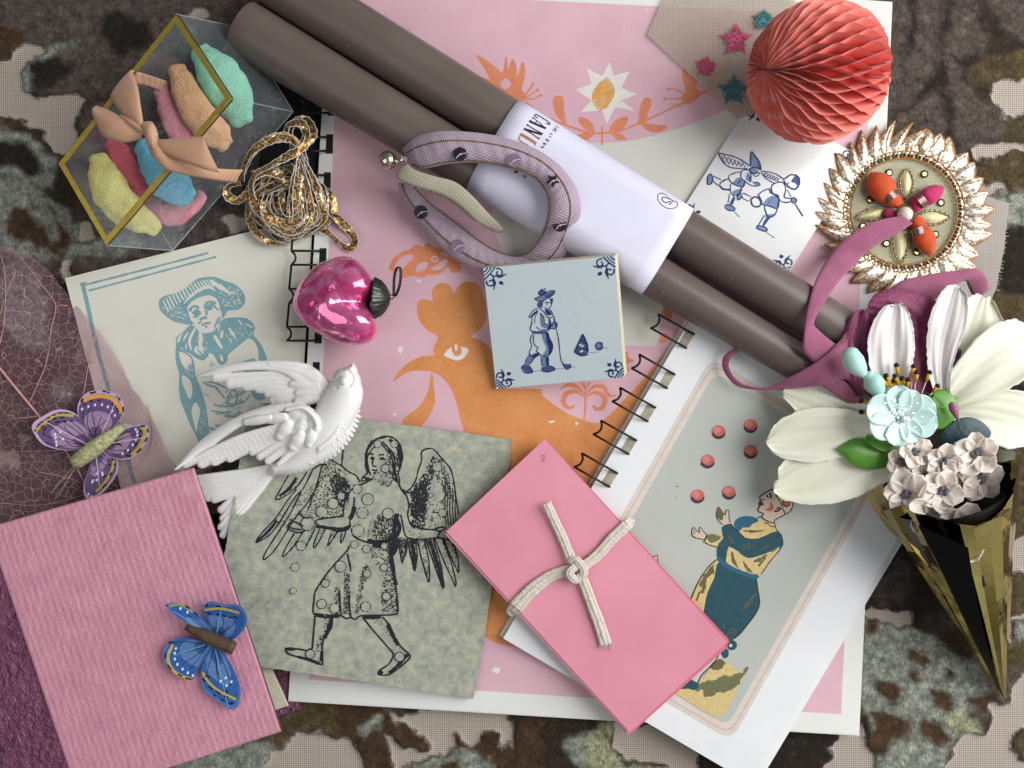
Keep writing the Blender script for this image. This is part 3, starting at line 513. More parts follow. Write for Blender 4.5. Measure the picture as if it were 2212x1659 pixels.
m.stipple(A("1130,800 1180,800 1160,980 1110,960"), 75, 0.96, 0); m.stipple(A("1420,800 1480,900 1700,930 1690,970 1500,960 1430,930"), 120, 0.84, 0)
# tunic and legs
for s_ in ("950,480 940,520 830,640 750,740 665,870 650,960 645,1060 700,1085 800,1095 880,1085 930,1110 965,1100 1010,1115 1060,1085 1230,1080 1330,1075 1375,1045 1360,850 1310,620 1300,450", "870,860 875,960 885,1080", "955,900 955,1000 970,1100", "940,550 960,640 970,700", "660,1090 650,1200 635,1370", "810,1100 800,1190 740,1270 720,1370 725,1490 710,1505 620,1470 510,1440 430,1415 405,1380 420,1365 490,1370 580,1385", "635,1370 600,1380 580,1400", "1080,1110 1170,1220 1300,1370 1335,1420 1300,1500 1215,1560 1215,1595 1290,1595 1340,1570 1440,1490 1480,1430 1400,1350 1330,1240 1290,1150 1240,1095"): ln(B, s_, 3, j=.2)
for s_, w in (("655,1075 760,1090 870,1085", 7), ("1070,1095 1150,1100 1230,1090", 7), ("800,1110 780,1200 740,1280", 7), ("720,1390 715,1480", 6), ("1290,1160 1340,1270 1380,1340", 7), ("1460,1420 1380,1510 1300,1580", 6), ("510,1440 620,1470 700,1500", 5), ("1215,1560 1240,1590", 8), ("410,1375 490,1375", 5), ("1310,480 1330,640 1360,820", 6), ("1160,460 1250,480", 12)): ln(B, s_, w, j=.2)
m.stipple(B("1130,470 1310,470 1350,800 1380,1050 1240,1060 1220,900 1260,700 1150,620"), 1080, 1.02, 0, lambda x, y: .35 + .65 * hull(1180 * .25 + 515, 0, 1350 * .25 + 515, 0)(x, 0), dash=2.2, ang=.1)
m.stipple(B("1120,620 1060,680 1020,900 1000,1080 1040,1060 1080,820 1140,700"), 445, 1.08, 0, dash=2, ang=.1); m.stipple(B("910,700 960,720 970,1080 900,1060 910,860"), 310, 1.08, 0, dash=1.5, ang=1.2); m.stipple(B("830,840 870,840 870,1080 820,1060"), 135, 1.02, 0)
m.stipple(B("740,1110 800,1110 780,1220 730,1300 720,1400 660,1400 690,1260 740,1200"), 202, 1.02, 0, dash=2, ang=.1); m.stipple(B("1190,1110 1260,1120 1330,1260 1420,1380 1370,1370 1240,1190"), 175, 0.96, 0)
m.k = .1
def ring(F, x, y, r, dash=0, w=1.7, fill=True):
    (cx, cy), = F([x, y]); r *= .25
    if fill: m.dot(cx, cy, r, 1, 18)
    m.k += .06; n = 20
    for i in range(n):
        if dash and i % 3 == 2: continue
        a0, a1 = 2 * math.pi * i / n, 2 * math.pi * (i + 1.02) / n; m.line([(cx + r * math.cos(a), cy + r * math.sin(a)) for a in (a0, (a0 + a1) / 2, a1)], w, 0, jit=.15)
    m.k -= .06
for x, y, r, d in ((1200, 150, 32, 1), (1345, 150, 30, 1), (1265, 362, 36, 0), (1200, 430, 32, 1), (1025, 540, 40, 1), (1115, 628, 50, 0), (1070, 745, 48, 1), (1290, 750, 46, 0), (1030, 900, 52, 1), (815, 665, 46, 0), (718, 735, 48, 1), (595, 840, 58, 0), (885, 600, 32, 1), (1715, 345, 40, 1), (1662, 592, 20, 1), (1760, 745, 34, 1), (540, 1030, 42, 1), (488, 1215, 36, 1)): ring(A, x, y, r, d)
for x, y, r, d in ((1000, 470, 32, 1), (1105, 508, 34, 1), (1255, 483, 28, 0), (880, 660, 48, 0), (1255, 668, 32, 0), (1110, 722, 34, 0), (750, 805, 34, 0), (718, 985, 40, 0), (828, 1020, 40, 1), (1098, 1007, 42, 1), (1275, 918, 34, 0), (618, 1417, 38, 0), (1390, 1440, 40, 0), (470, 870, 27, 1)): ring(B, x, y, r, d)
for s_ in ("560,860 480,820 430,850 440,890 520,915 570,900", "520,740 560,780 610,790", "440,800 500,830 540,850", "430,860 470,880 540,890", "660,815 680,850 665,870"): ln(A, s_, 2.6)
m._k += .01
for _ in range(260):
    x, y = rnd.uniform(480, 1090), rnd.uniform(890, 1490)
    if inside((x, y), ang): m.dot(x, y, rnd.uniform(.5, 1.3), rnd.choice((0, 1, 1)), 5, ry=rnd.uniform(.4, 1.8))
m.build('angel_print', [M_black, M_stone], ac_)
# ---------------------------------------------------------------- clown print notebook
def rrect(p, r, n=6, inset=0.0):
    """rounded quadrilateral from 4 corners, moved inwards by inset"""
    q = []; c = (sum(a[0] for a in p) / 4, sum(a[1] for a in p) / 4)
    for i in range(4):
        a, b, d = p[i - 1], p[i], p[(i + 1) % 4]
        u = Vector((a[0] - b[0], a[1] - b[1])).normalized(); v = Vector((d[0] - b[0], d[1] - b[1])).normalized()
        s_ = abs(u.x * v.y - u.y * v.x); q.append((b[0] + (u.x + v.x) * inset / s_, b[1] + (u.y + v.y) * inset / s_))
    o = []
    for i in range(4):
        b = Vector(q[i]); u = (Vector(q[i - 1]) - b).normalized() * r; v = (Vector(q[(i + 1) % 4]) - b).normalized() * r
        for j in range(n + 1):
            t = j / n; o.append(tuple((b + u) * (1 - t) ** 2 + b * 2 * t * (1 - t) + (b + v) * t * t))
    return o
cn = thing('clown_print_notebook', 'small white wire bound notebook printed with a clown juggling six red balls', 'notebook', (1560, 1190, 23))
pg2 = [(1491, 690), (2042, 994), (1621, 1692), (1087, 1379)]
m = MB(); m.prism([(1487, 680), (2052, 1000), (1634, 1700), (1079, 1372)], 23.4, 28, 0, 1); m.prism([(1490, 688), (2047, 997), (1628, 1697), (1085, 1377)], 28.2, 36, 0, 1); m.prism(pg2, 36.3, 46, 0, 1); m.build('page_block', [pm('white_page', 'e3e6e8', **PAPER), M_edge], cn)
outer = [(1536, 772), (1919, 1001), (1580, 1600), (1195, 1375)]; m = MB(46.15)
m.poly(rrect(outer, 34), 0); m.poly(rrect(outer, 30, inset=9), 1); m.poly(rrect(outer, 29, inset=11.5), 0); m.poly(rrect(outer, 26, inset=23), 2)
m.build('frame_print', [pm('beige_ink', 'd8cdc4', **INK), pm('tan_line_ink', 'c3b3aa', **INK), pm('pale_grey_green_ink', 'b9bdb6', 'adb3ad', rough=.75, size=160, bump=.15, bs=2, contrast=.3)], cn)
K, K2 = T(2560, 1880, 672), T(2560, 2320, 672); c21, c22, c02, c00 = C(2, 1), C(2, 2), C(0, 2), C(0, 0)
M_cl = [pm('teal_ink', '24515e', '1d4650', rough=.65, size=7, bump=0), pm('straw_ink', 'd6c28c', 'c4ab72', rough=.65, size=8, bump=0), pm('outline_ink', '35292e', **INK), pm('brick_ink', 'c36a60', **INK), pm('plum_ink', '4d3040', **INK), pm('skin_ink', 'd2bda9', **INK), pm('moss_ink', '5d6348', '767551', rough=.7, size=6, bump=0), pm('blue_ink', '2b6380', **INK), pm('umbra_ink', '6b6344', **INK), pm('pale_ink', 'c6c8c2', **INK), pm('pale_brick_ink', 'd5837a', **INK)]
m = MB(46.9)
for x, y in c21("233,1142 440,1103 440,1270 162,1332 97,1558 300,1535"):
    r = 15.2; m.dot(x, y, r, 3, 20); m.dot(x - 3, y - 4, r * .55, 10, 14)
    sh = [(x + r * math.cos(t), y + r * math.sin(t)) for t in [.1 + i * .28 for i in range(11)]] + [(x + r * .06 + r * .88 * math.cos(t), y - r * .34 + r * .9 * math.sin(t)) for t in [2.75 - i * .26 for i in range(10)]]
    m.poly(sh, 4); m.stipple([(x - r, y - r * .2), (x + r, y - r * .2), (x + r, y + r * .6), (x - r, y + r * .6)], 26, .8, 4)
# ground of the print
m.poly(smooth(K2("780,1030 1000,960 1160,1060 1230,1110 1120,1300 1080,1420 930,1640 760,1620 420,1400 340,1330 620,1180 700,1140"), 3, True), 1)
m.poly(ragged(K2("560,1340 640,1230 740,1180 800,1190 880,1150 960,1100 1040,1140 1100,1090 1200,1080 1250,1000 1280,1010 1220,1110 1150,1230 1080,1290 960,1340 880,1340 780,1400 700,1390 680,1300"), 3, 1.6), 6); m.poly(ragged(K2("780,1030 830,930 900,900 980,940 930,1030 850,1050"), 3, 1.5), 8)
m.poly(smooth(K2("360,1290 470,1190 520,1170 620,1220 620,1280 560,1310 500,1290"), 3, True), 0); m.line(smooth(K2("890,840 850,920 780,1000 680,1100 640,1160 620,1230"), 5), 3, 2, jit=.2)
m.poly(smooth(K2("890,840 960,880 900,900 820,950 770,1020 680,1090 640,1160 600,1200 540,1160 640,1060"), 2, True), 9); m.line(smooth(K2("890,840 850,920 780,1000 680,1100 640,1160 620,1230"), 5), 3, 2, jit=.2)
# figure
m.poly(smooth(K("870,1060 750,1170 640,1350 560,1500 520,1600 600,1700 680,1960 780,1800 900,1300"), 3, True), 1)
for s_, w in (("830,1130 720,1280 640,1420", 9), ("720,1320 690,1450 660,1500", 10), ("640,1480 600,1600", 6), ("820,1180 800,1230 740,1280", 9)): m.line(smooth(K(s_), 5), w, 8, jit=.4, taper=True)
m.poly(smooth(K("900,1090 830,1300 740,1500 700,1700 700,1770 830,1920 1000,2100 1080,2100 1200,2000 1340,1800 1400,1700 1418,1600 1390,1450 1370,1340 1410,1270 1200,1240"), 3, True), 0)
m.line(smooth(K("1380,1330 1395,1450 1418,1600 1400,1700 1330,1820 1180,2000 1080,2090"), 5), 2.5, 2)
for s_ in ("1210,1680 1320,1560 1380,1490", "1200,1720 1330,1600", "960,1880 950,1960", "1230,1650 1300,1590"): m.line(smooth(K(s_), 4), 2.5, 8, jit=.4, taper=True)
m.stipple(K("1010,1950 1120,1950 1150,2000 1050,2100 990,2060"), 60, 1.0, 8)
m.dot(*K2("1060,725")[0], 11, 0, 14); m.dot(*K2("970,830")[0], 8.5, 0, 12, ry=11); m.dot(*K2("1045,730")[0], 4, 9); m.dot(*K2("975,820")[0], 3, 7)
m.poly(smooth(K("700,830 740,740 780,715 930,750 950,830 880,900 780,880"), 2, True), 1); m.poly(smooth(K("735,760 800,730 920,770 870,820 790,850 740,800"), 2, True), 6); m.line(K("690,830 770,875 870,905"), 2, 2)
m.poly(smooth(K("545,700 545,660 570,650 600,690 635,710 630,660 650,650 690,700 735,740 710,800 640,795 580,770 545,740"), 2, True), 5); m.line(smooth(K("735,740 690,700 655,650 635,665 645,715 600,690 570,650 545,670 540,740 580,780 700,805"), 3), 1.8, 2); m.line(K("735,745 705,825"), 3.5, 2); m.line(K("560,670 590,720"), 1.4, 2); m.line(K("550,700 575,740"), 1.4, 2)
m.poly(smooth(K("860,500 870,440 870,400 890,380 910,410 930,450 965,490 980,440 1010,420 1020,470 1030,590 940,615 880,560"), 2, True), 5); m.line(smooth(K("1035,590 1020,500 1020,430 985,430 970,490 915,420 885,385 870,420 860,490 880,550 940,610"), 3), 2, 2); m.poly(smooth(K("870,400 900,400 950,480 930,560 880,530 862,480"), 2, True), 8)
m.poly(smooth(K("1010,600 1100,570 1220,500 1350,510 1420,530 1450,570 1610,590 1660,680 1500,760 1360,800 1200,780 1100,700"), 2, True), 1); m.poly(smooth(K("1080,600 1140,530 1230,500 1330,510 1400,540 1390,580 1330,600 1280,650 1200,650 1160,700 1110,660"), 2, True), 7)
m.poly(smooth(K("880,1060 865,950 890,850 950,780 930,650 1030,600 1130,690 1230,780 1400,790 1560,720 1660,700 1710,780 1715,870 1640,960 1500,1010 1270,1050 1150,960 1030,900 985,990 1000,1080 940,1110"), 2, True), 0)
m.poly(smooth(K("985,1050 1010,930 1035,900 1150,980 1270,1045 1400,1020 1560,960 1680,900 1620,1020 1520,1150 1420,1260 1390,1275 1250,1240 1080,1160 990,1100"), 2, True), 1)
for s_, w in (("1060,960 1080,1080 1140,1170", 7), ("1200,1080 1260,1180 1320,1230", 7), ("1340,1090 1430,1060 1510,1000", 8), ("1400,1150 1500,1040", 7), ("1200,690 1330,700 1480,690", 5), ("1570,960 1640,920", 8)): m.line(smooth(K(s_), 5), w, 8, jit=.45, taper=True)
for s_ in ("1010,750 1080,850", "1210,850 1220,920", "1280,850 1270,930", "1330,860 1360,920", "1430,940 1540,870"): m.line(smooth(K(s_), 4), 3, 8, jit=.4, taper=True)
m.line(smooth(K("880,1050 1000,1150 1180,1230 1330,1280 1400,1280"), 5), 9, 7, jit=.15)
for s_ in ("1610,590 1640,680 1700,750 1718,860 1670,950 1560,1080 1440,1250", "870,1060 750,1170 620,1370 525,1590", "1040,600 1120,680 1230,790", "1480,600 1520,590 1560,630 1610,640"): m.line(smooth(K(s_), 5), 2.2, 2, jit=.2)
# head
m.poly(smooth(K("1580,155 1490,200 1420,260 1430,310 1410,360 1420,400 1400,430 1460,480 1450,515 1590,590 1640,540 1750,480 1840,400 1850,330 1800,220 1700,160 1640,145"), 2, True), 5)
for s_ in ("1580,155 1490,200 1415,260 1440,280 1425,310 1410,350 1420,370 1395,420 1420,450 1470,470 1450,515 1510,560 1600,590 1620,550 1730,490 1810,440 1845,380 1845,310 1800,220 1720,165 1640,145 1580,155", "1580,155 1660,270 1720,400 1750,480", "1390,520 1450,510"): m.line(smooth(K(s_), 4), 2.4, 2, jit=.2)
m.dot(*K("1765,325")[0], 10, 4, 12); m.dot(*K("1770,320")[0], 8, 3, 12); m.dot(*K("1735,140")[0], 7, 4, 9); m.dot(*K("1790,180")[0], 6.5, 4, 9); m.poly(smooth(K("1490,410 1540,390 1560,320 1600,370 1585,430 1530,435"), 3, True), 3); m.poly(K("1410,330 1440,300 1480,350 1430,375"), 4)
for s_, w in (("1550,200 1565,240 1560,275", 4), ("1510,230 1530,260", 4), ("1450,290 1490,290", 2), ("1610,430 1640,440 1700,400", 4), ("1630,405 1690,385", 3)): m.line(smooth(K(s_), 3), w, 2)
m.poly(K("35,1030 105,1005 105,1110"), 1); m.line(K("35,1030 100,1008 95,1060 108,1115"), 2, 2)
m.dot(*K("355,115")[0], 2, 2, 5, ry=1.2); m.dot(*K("340,260")[0], 1.2, 6, 5)
m.build('clown_print', M_cl, cn)
hl = [c11(s_)[0] for s_ in ("2235,540", "2110,800", "1985,1015", "1862,1228", "1738,1440")]
m = MB(46.3)
for x, y in hl:
    dx, dy = .83, .55; ax, ay = -.52, .855; m.poly([(x + ax * a + dx * b, y + ay * a + dy * b) for a, b in ((-17, -10), (-17, 10), (17, 10), (17, -10))], 0)
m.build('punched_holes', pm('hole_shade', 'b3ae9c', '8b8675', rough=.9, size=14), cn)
wire_binding(cn, [(x + 5, y + 2) for x, y in hl], .87, .49, 47, 84, pm('brown_black_wire', '2a211f', rough=.35, metal=.5, bump=0), spine=False, half=17, toph=22)
# ---------------------------------------------------------------- pink cards tied with string
pb = thing('pink_card_bundle', 'bundle of plain pink cards tied with white cotton string', 'card bundle', (1267, 1264, 48))
M_pk = pm('pink_card', 'dd96a7', 'd58a9d', rough=.5, size=200, bump=.06, bs=3, spec=.35); M_pk2 = pm('rose_card', 'd4748a', rough=.6)
tp = [(1177, 948), (1570, 1386), (1358, 1580), (964, 1148)]
m = MB()
for i in range(9):
    a = R(rnd.uniform(-1.3, 1.3)); ox, oy = rnd.uniform(-4, 4) + (4 if i < 6 else 0), rnd.uniform(-3, 4) + (5 - i * .6); c_ = (1267, 1264)
    if i == 8: a = ox = oy = 0
    q = [(c_[0] + (x - c_[0]) * math.cos(a) - (y - c_[1]) * math.sin(a) + ox, c_[1] + (x - c_[0]) * math.sin(a) + (y - c_[1]) * math.cos(a) + oy) for x, y in tp]
    b0 = 48 + i * 3.0; m.prism(q, b0, b0 + 2.7, 0 if i > 6 else 1, 1)
m.build('card', [M_pk, M_pk2], pb)
m = MB(75.1)
m.line(smooth(c11("1290,1300 1310,1290 1318,1300 1300,1312 1315,1318 1310,1330 1288,1330"), 4), 1.4, 0); m.build('pencil_mark', pm('pencil', '9c5770', **INK), pb)
M_str = pm('cotton_string', 'e4ddd2', 'd6cbbb', rough=.9, size=8, bump=1, bs=4, amp=4)
st_ = MB()
def tape(m, F, s_, hs, w0, w1=None, mat=0, fl=.38):
    pts = F(s_); n = len(pts); hs = hs if isinstance(hs, (list, tuple)) else [hs] * n
    p3 = smooth([(x, y, h) for (x, y), h in zip(pts, hs)], 8); N = len(p3); w1 = w0 if w1 is None else w1
    for sg in (-1, 0, 1):                             # three flattened plies side by side
        q3 = []
        for i in range(N):
            a, b = p3[max(i - 1, 0)], p3[min(i + 1, N - 1)]; dx, dy = b[0] - a[0], b[1] - a[1]; l = math.hypot(dx, dy) or 1; w = (w0 + (w1 - w0) * i / N) * .55 * sg
            q3.append((p3[i][0] - dy / l * w, p3[i][1] + dx / l * w, p3[i][2] + (1.2 if sg == 0 else 0) + rnd.uniform(-.3, .3)))
        m.tube(q3, [(w0 + (w1 - w0) * i / N) * .42 * rnd.uniform(.85, 1.12) for i in range(N)], mat, n=8, flat=.6)
tape(st_, c12, "1500,330 1440,180 1380,50 1330,-60", [90, 84, 86, 92], 11, 10); tape(st_, c12, "1490,370 1350,420 1230,510 1130,620", [88, 82, 82, 79], 11, 18, fl=.25); tape(st_, c12, "1540,370 1650,290 1750,180 1850,85", [88, 82, 82, 80], 12, 13)
tape(st_, c12, "1550,400 1610,560 1670,720 1715,860", [88, 84, 82, 80], 11, 14); tape(st_, c12, "1130,620 1105,640 1115,640", [79, 70, 50], 16, 10, fl=.3); tape(st_, c12, "1850,85 1872,68 1865,75", [80, 70, 50], 13, 10)
for s_ in ("1480,330 1520,310 1570,370 1560,420 1500,430 1470,390", "1560,340 1510,360 1480,400 1520,440 1560,400"): tape(st_, c12, s_, [92, 98, 100, 98, 94, 92][:len(s_.split())], 9)
for i in range(30):
    (x, y), = c12([rnd.uniform(1670, 1765), rnd.uniform(850, 880)]); st_.tube([(x, y - 3, 80), (x + rnd.uniform(-3, 3), y + rnd.uniform(2, 7), 79)], .5, n=4)
st_.build('string', M_str, pb, smooth=True)
# ---------------------------------------------------------------- pink cloth book
bk = thing('pink_cloth_book', 'thick book with ribbed pink cloth cover and wrinkled maroon leather spine', 'book', (300, 1350, 0))
M_cloth = pm('ribbed_pink_cloth', 'd298aa', 'c5889c', rough=.85, size=40, bump=.7, bs=5, amp=3, sheen=.2, spec=.2); M_lea = pm('maroon_leather', '7d4a66', '693a55', rough=.34, size=50, bump=1.0, bs=26, amp=22, spec=.5)
# worn strip of leather and cloth boards
m = MB(); m.prism([(485, 989), (649, 1531), (205, 1690), (20, 1140)], 8, 15, 0, 0); m.build('back_cover', M_lea, bk, bevel=1)
m = MB(); pgs = [(396, 1020), (621, 1524), (190, 1665), (0, 1160)]
for i in range(12): j = rnd.uniform(-.8, .8); m.prism([(x + j * (i % 3), y + j) for x, y in pgs], 15 + i * 5.2, 15 + (i + 1) * 5.2 - .6, 0, 0)
m.build('page_block', pm('cream_pages', 'd8d3bd', 'c2bba2', rough=.8, size=20), bk)
m = MB(); m.prism([(418, 1012), (607, 1578), (172, 1717), (-60, 1740), (-160, 1240), (-28, 1142)], 132, 140, 0, 0); m.build('front_cover', M_lea, bk, bevel=2)
m = MB(); n1_ = 250; n2_ = 290; q = [(419, 1010), (608, 1580), (168, 1722), (-29, 1140)]; g = []
for i in range(n1_ + 1):
    for j in range(n2_ + 1):
        u, v = i / n1_, j / n2_; x = (q[3][0] * (1 - u) + q[0][0] * u) * (1 - v) + (q[2][0] * (1 - u) + q[1][0] * u) * v; y = (q[3][1] * (1 - u) + q[0][1] * u) * (1 - v) + (q[2][1] * (1 - u) + q[1][1] * u) * v
        ed = min(u * 450, (1 - u) * 450, v * 600, (1 - v) * 600); g.append(W(x, y, 142 + 1.8 * min(1, ed / 6) ** .5 + .6 * max(-.35, math.sin(u * 205 + .3 * math.sin(v * 9))) * (.62 + .38 * math.sin(v * 250 + 1.2 * math.sin(u * 70))) * (ed > 4) + .6 * mnoise.noise((x * .09, y * .03, 0)) + .5 * mnoise.noise((x * .2, y * .2, 3)) + (-6 if ed < 1 else 0)))
m.add(g, [(i * (n2_ + 1) + j, i * (n2_ + 1) + j + 1, (i + 1) * (n2_ + 1) + j + 1, (i + 1) * (n2_ + 1) + j) for i in range(n1_) for j in range(n2_)]); m.build('cloth_panel', M_cloth, bk, smooth=True)
m = MB(); m.prism([(-28, 1160), (20, 1140), (205, 1690), (160, 1722), (-60, 1740), (-160, 1240)], 8, 133, 0, 0); m.build('spine', M_lea, bk, bevel=4)
# ---------------------------------------------------------------- delft tiles
M_glaze = pm('tin_glaze', 'c9d7db', 'bfd0d6', rough=.1, size=140, bump=.05, bs=40, amp=3, spec=.5, coat=.4, contrast=.3); M_clay = pm('cream_clay', 'cfc9ae', 'bdb597', rough=.9, size=12, bump=.6, bs=2)
M_cob = [pm('cobalt', '23356e', **INK), pm('cobalt_wash', '7389ab', **INK), pm('cobalt_mid', '44598c', **INK)]
def spiral(F, cx, cy, r, a0, turns, s=1): return [(cx + r * (1 - .75 * i / 24) * math.cos(a0 + s * turns * 2 * math.pi * i / 24), cy + r * (1 - .75 * i / 24) * math.sin(a0 + s * turns * 2 * math.pi * i / 24)) for i in range(25)]
def oxhead(m, o, u, v, sc=1.0, lines=True):
    """corner scroll of a delft tile; o corner, u and v unit edge vectors"""
    d = ((u[0] + v[0]) * .7071, (u[1] + v[1]) * .7071); n = (-d[1], d[0]) if u[0] * v[1] - u[1] * v[0] > 0 else (d[1], -d[0])
    P_ = lambda a, b: (o[0] + (d[0] * a + n[0] * b) * sc, o[1] + (d[1] * a + n[1] * b) * sc)
    if lines:
        for a in (7, 13, 19): m.line([P_(a, -a * 1.0), P_(a + 1.5, 0), P_(a, a * .95)], 3.0, 0, jit=.25)
    m.line([P_(19, 0), P_(32, 0)], 3.2, 0)
    for s in (1, -1):
        a = [P_(30, 0)] + [P_(33 - 6 * math.sin(t * .9), s * (4 + 0)) for t in (0.3,)]
        c = (34, s * 14); sp = [P_(c[0] + 10.5 * (1 - .7 * i / 20) * math.cos(math.pi * .9 - .32 * i), c[1] + s * 10.5 * (1 - .7 * i / 20) * -math.sin(math.pi * .9 - .32 * i) * -1) for i in range(21)]
        m.line(sp, 3.3, 0, jit=.2); m.line([P_(30, 0), P_(34, s * 5), P_(42, s * 7), P_(46, s * 15)], 3.3, 0, jit=.2); m.line([P_(44, s * 14), P_(50, s * 23)], [4, 2], 0)
    m.dot(*P_(53, 0), 5, 0, 7, ry=4); m.line([P_(48, 0), P_(60, 0)], [5, 1.5], 0)
gt = thing('golfer_tile', 'pale blue delft tile painted with a boy in a hat swinging a long golf club', 'tile', (1190, 700, 24))
G5 = T(1860, 980, 672); tc4 = [(1044, 579), (1328, 552.5), (1349, 815), (1072, 840)]
gh = planeh(lambda x, y: 105 + .246 * (x - 1044) - .268 * (y - 579), tc4[:3])
m = MB(); tv = [Vector(W(x, y, gh(x, y))) for x, y in tc4]; tn = (tv[1] - tv[0]).cross(tv[2] - tv[0]).normalized(); tn *= (1 if tn.z > 0 else -1); tb = [v - tn * 36 * S for v in tv]; m.add(tv + tb, [(3, 2, 1, 0)]); m.add(tv + tb, [(i, (i + 1) % 4, (i + 1) % 4 + 4, i + 4) for i in range(4)] + [(4, 5, 6, 7)], 1); o_ = m.build('tile_body', [M_glaze, M_clay], gt, bevel=1.2)
m = MB(lambda x, y: gh(x, y) + .15)
def sh_(F, s_, k, c=True): m.poly(smooth(F(s_), 3, True) if c else F(s_), k)
u_, v_ = Vector((284, -26.5)).normalized(), Vector((24, 262)).normalized()
oxhead(m, tc4[0], u_, v_, .95); oxhead(m, tc4[1], -u_, v_, .95); oxhead(m, tc4[2], -u_, -v_, .8); oxhead(m, tc4[3], u_, -v_, .8)
for s_ in ("770,1590 900,1575 1340,1530", "1500,1350 1640,1335", "1680,1290 1755,1280"): m.line(G5(s_), 1.3, 1)
sh_(G5, "820,630 900,600 1000,550 1060,550 1040,600 960,650 880,680 830,670", 1); sh_(G5, "870,600 860,560 900,535 950,550 950,590 900,610", 2); sh_(G5, "940,600 1060,550 1030,610 960,640", 2); sh_(G5, "860,690 900,680 910,740 850,750", 2); sh_(G5, "1000,640 1045,650 1040,700 1015,720 1010,670", 2)
sh_(G5, "760,860 830,800 850,810 790,870 750,880", 0); sh_(G5, "940,780 1000,800 1030,850 970,860", 2); sh_(G5, "945,790 985,800 1010,845 975,850", 0); sh_(G5, "880,830 930,880 940,960 980,980 1000,1040 900,1010 880,920", 1); sh_(G5, "980,900 1005,960 1010,1030 975,1050 990,960", 0)
sh_(G5, "930,1080 980,1080 1010,1170 1040,1260 1030,1340 980,1390 990,1300 960,1200", 0); sh_(G5, "900,1100 950,1100 960,1200 990,1290 960,1390 900,1390 960,1300 920,1190", 1); sh_(G5, "780,1075 930,1080 930,1100 790,1100", 2); sh_(G5, "780,1370 860,1345 860,1380 790,1410", 0)
sh_(G5, "640,1530 690,1500 740,1520 785,1590 740,1615 690,1600 660,1560", 2); sh_(G5, "905,1540 980,1510 1070,1550 1060,1580 960,1595 905,1575", 2); sh_(G5, "700,1420 740,1390 790,1410 740,1500 690,1490", 1); sh_(G5, "890,1410 980,1400 985,1500 910,1520", 1); sh_(G5, "950,1420 985,1410 985,1510 960,1510", 0); sh_(G5, "1010,970 1060,950 1100,980 1080,1035 1030,1030", 1); sh_(G5, "1080,970 1105,975 1090,1020", 0)
sh_(G5, "1145,1430 1190,1490 1270,1495 1275,1530 1220,1560 1170,1500", 2); sh_(G5, "1425,1105 1480,1220 1500,1330 1470,1375 1400,1385 1330,1350 1340,1290 1390,1180", 2); sh_(G5, "1410,1230 1450,1250 1410,1280 1380,1250", 9); sh_(G5, "1430,1310 1460,1330 1410,1345 1390,1330", 9); m.dot(*G5("1645,1260")[0], 8.5, 2, 14); m.dot(*G5("1635,1255")[0], 5, 1, 10)
for s_, w in (("820,640 900,600 980,550 1070,545 1040,600 960,650 880,680 820,660 810,635", 1.8), ("860,600 860,560 900,535 950,555 960,580", 1.8), ("850,690 850,750 900,760", 1.6), ("900,760 910,700 930,670", 1.6), ("930,760 980,775 1020,740 1025,680 1040,640", 1.8), ("940,690 1000,700", 2.6), ("965,700 970,740", 1.3), ("850,770 800,790 740,860 740,890 790,860", 2), ("870,770 930,820 960,870 980,890 1045,880 1020,800 980,770", 2), ("850,790 780,870 770,960 750,1040 790,1070 900,1070 1000,1050", 2.2), ("850,820 815,880 810,970", 1.5), ("880,830 930,900 935,970 980,975", 1.8), ("830,1010 880,1050 960,1045", 1.8), ("1000,900 1015,1000 990,1050", 3), ("1060,870 1060,950", 1.5), ("1010,1020 1060,950 1100,975 1080,1035 1010,1030", 2), ("1090,1040 1120,1200 1145,1420 1200,1540 1230,1560 1275,1530 1270,1495", 2.2), ("1060,880 1090,1030", 2), ("780,1100 750,1180 770,1260 740,1330 745,1370 800,1380", 2), ("800,1110 790,1180 810,1250 850,1280 830,1320 870,1360 900,1390 980,1385 1030,1320 1040,1240 1000,1160 980,1090", 2.2), ("740,1375 700,1430 680,1500", 1.8), ("860,1370 800,1420 740,1500", 2.2), ("740,1375 790,1410 860,1380", 2), ("890,1400 900,1520", 1.8), ("985,1400 985,1510", 3), ("680,1500 640,1530 650,1570 690,1610 780,1600 770,1560 730,1510", 2.2), ("910,1530 905,1580 990,1595 1070,1560 1040,1530 985,1510", 2.2),
              ("1425,1105 1480,1220 1500,1330", 4), ("1425,1105 1390,1180 1320,1330", 2), ("1320,1330 1400,1385 1500,1370", 2.4), ("1390,1180 1480,1240", 2), ("1350,1250 1490,1330", 2), ("1480,1210 1330,1310", 2), ("1440,1150 1395,1200", 2), ("1490,1280 1400,1370", 2), ("1330,1310 1400,1380", 2)):
    m.line(smooth(G5(s_), 4), w, 0, jit=.2)
for i in range(24): a = .5 + i * .22; m.dot(*[(x + 8.5 * math.cos(a), y + 8.5 * math.sin(a)) for x, y in G5("1645,1260")][0], 1.2, 0, 5)
for s_ in ("905,525", "940,520", "885,540", "890,590", "945,570"): m.dot(*G5(s_)[0], 2, 0, 6)
for s_ in ("630,570", "1565,480", "1070,1170", "1805,955"): m.dot(*G5(s_)[0], .9, 0, 5)
m.build('golfer_painting', M_cob + [M_cob[1]] * 6 + [M_glaze], gt)
m = MB(lambda x, y: gh(x, y) + .1)
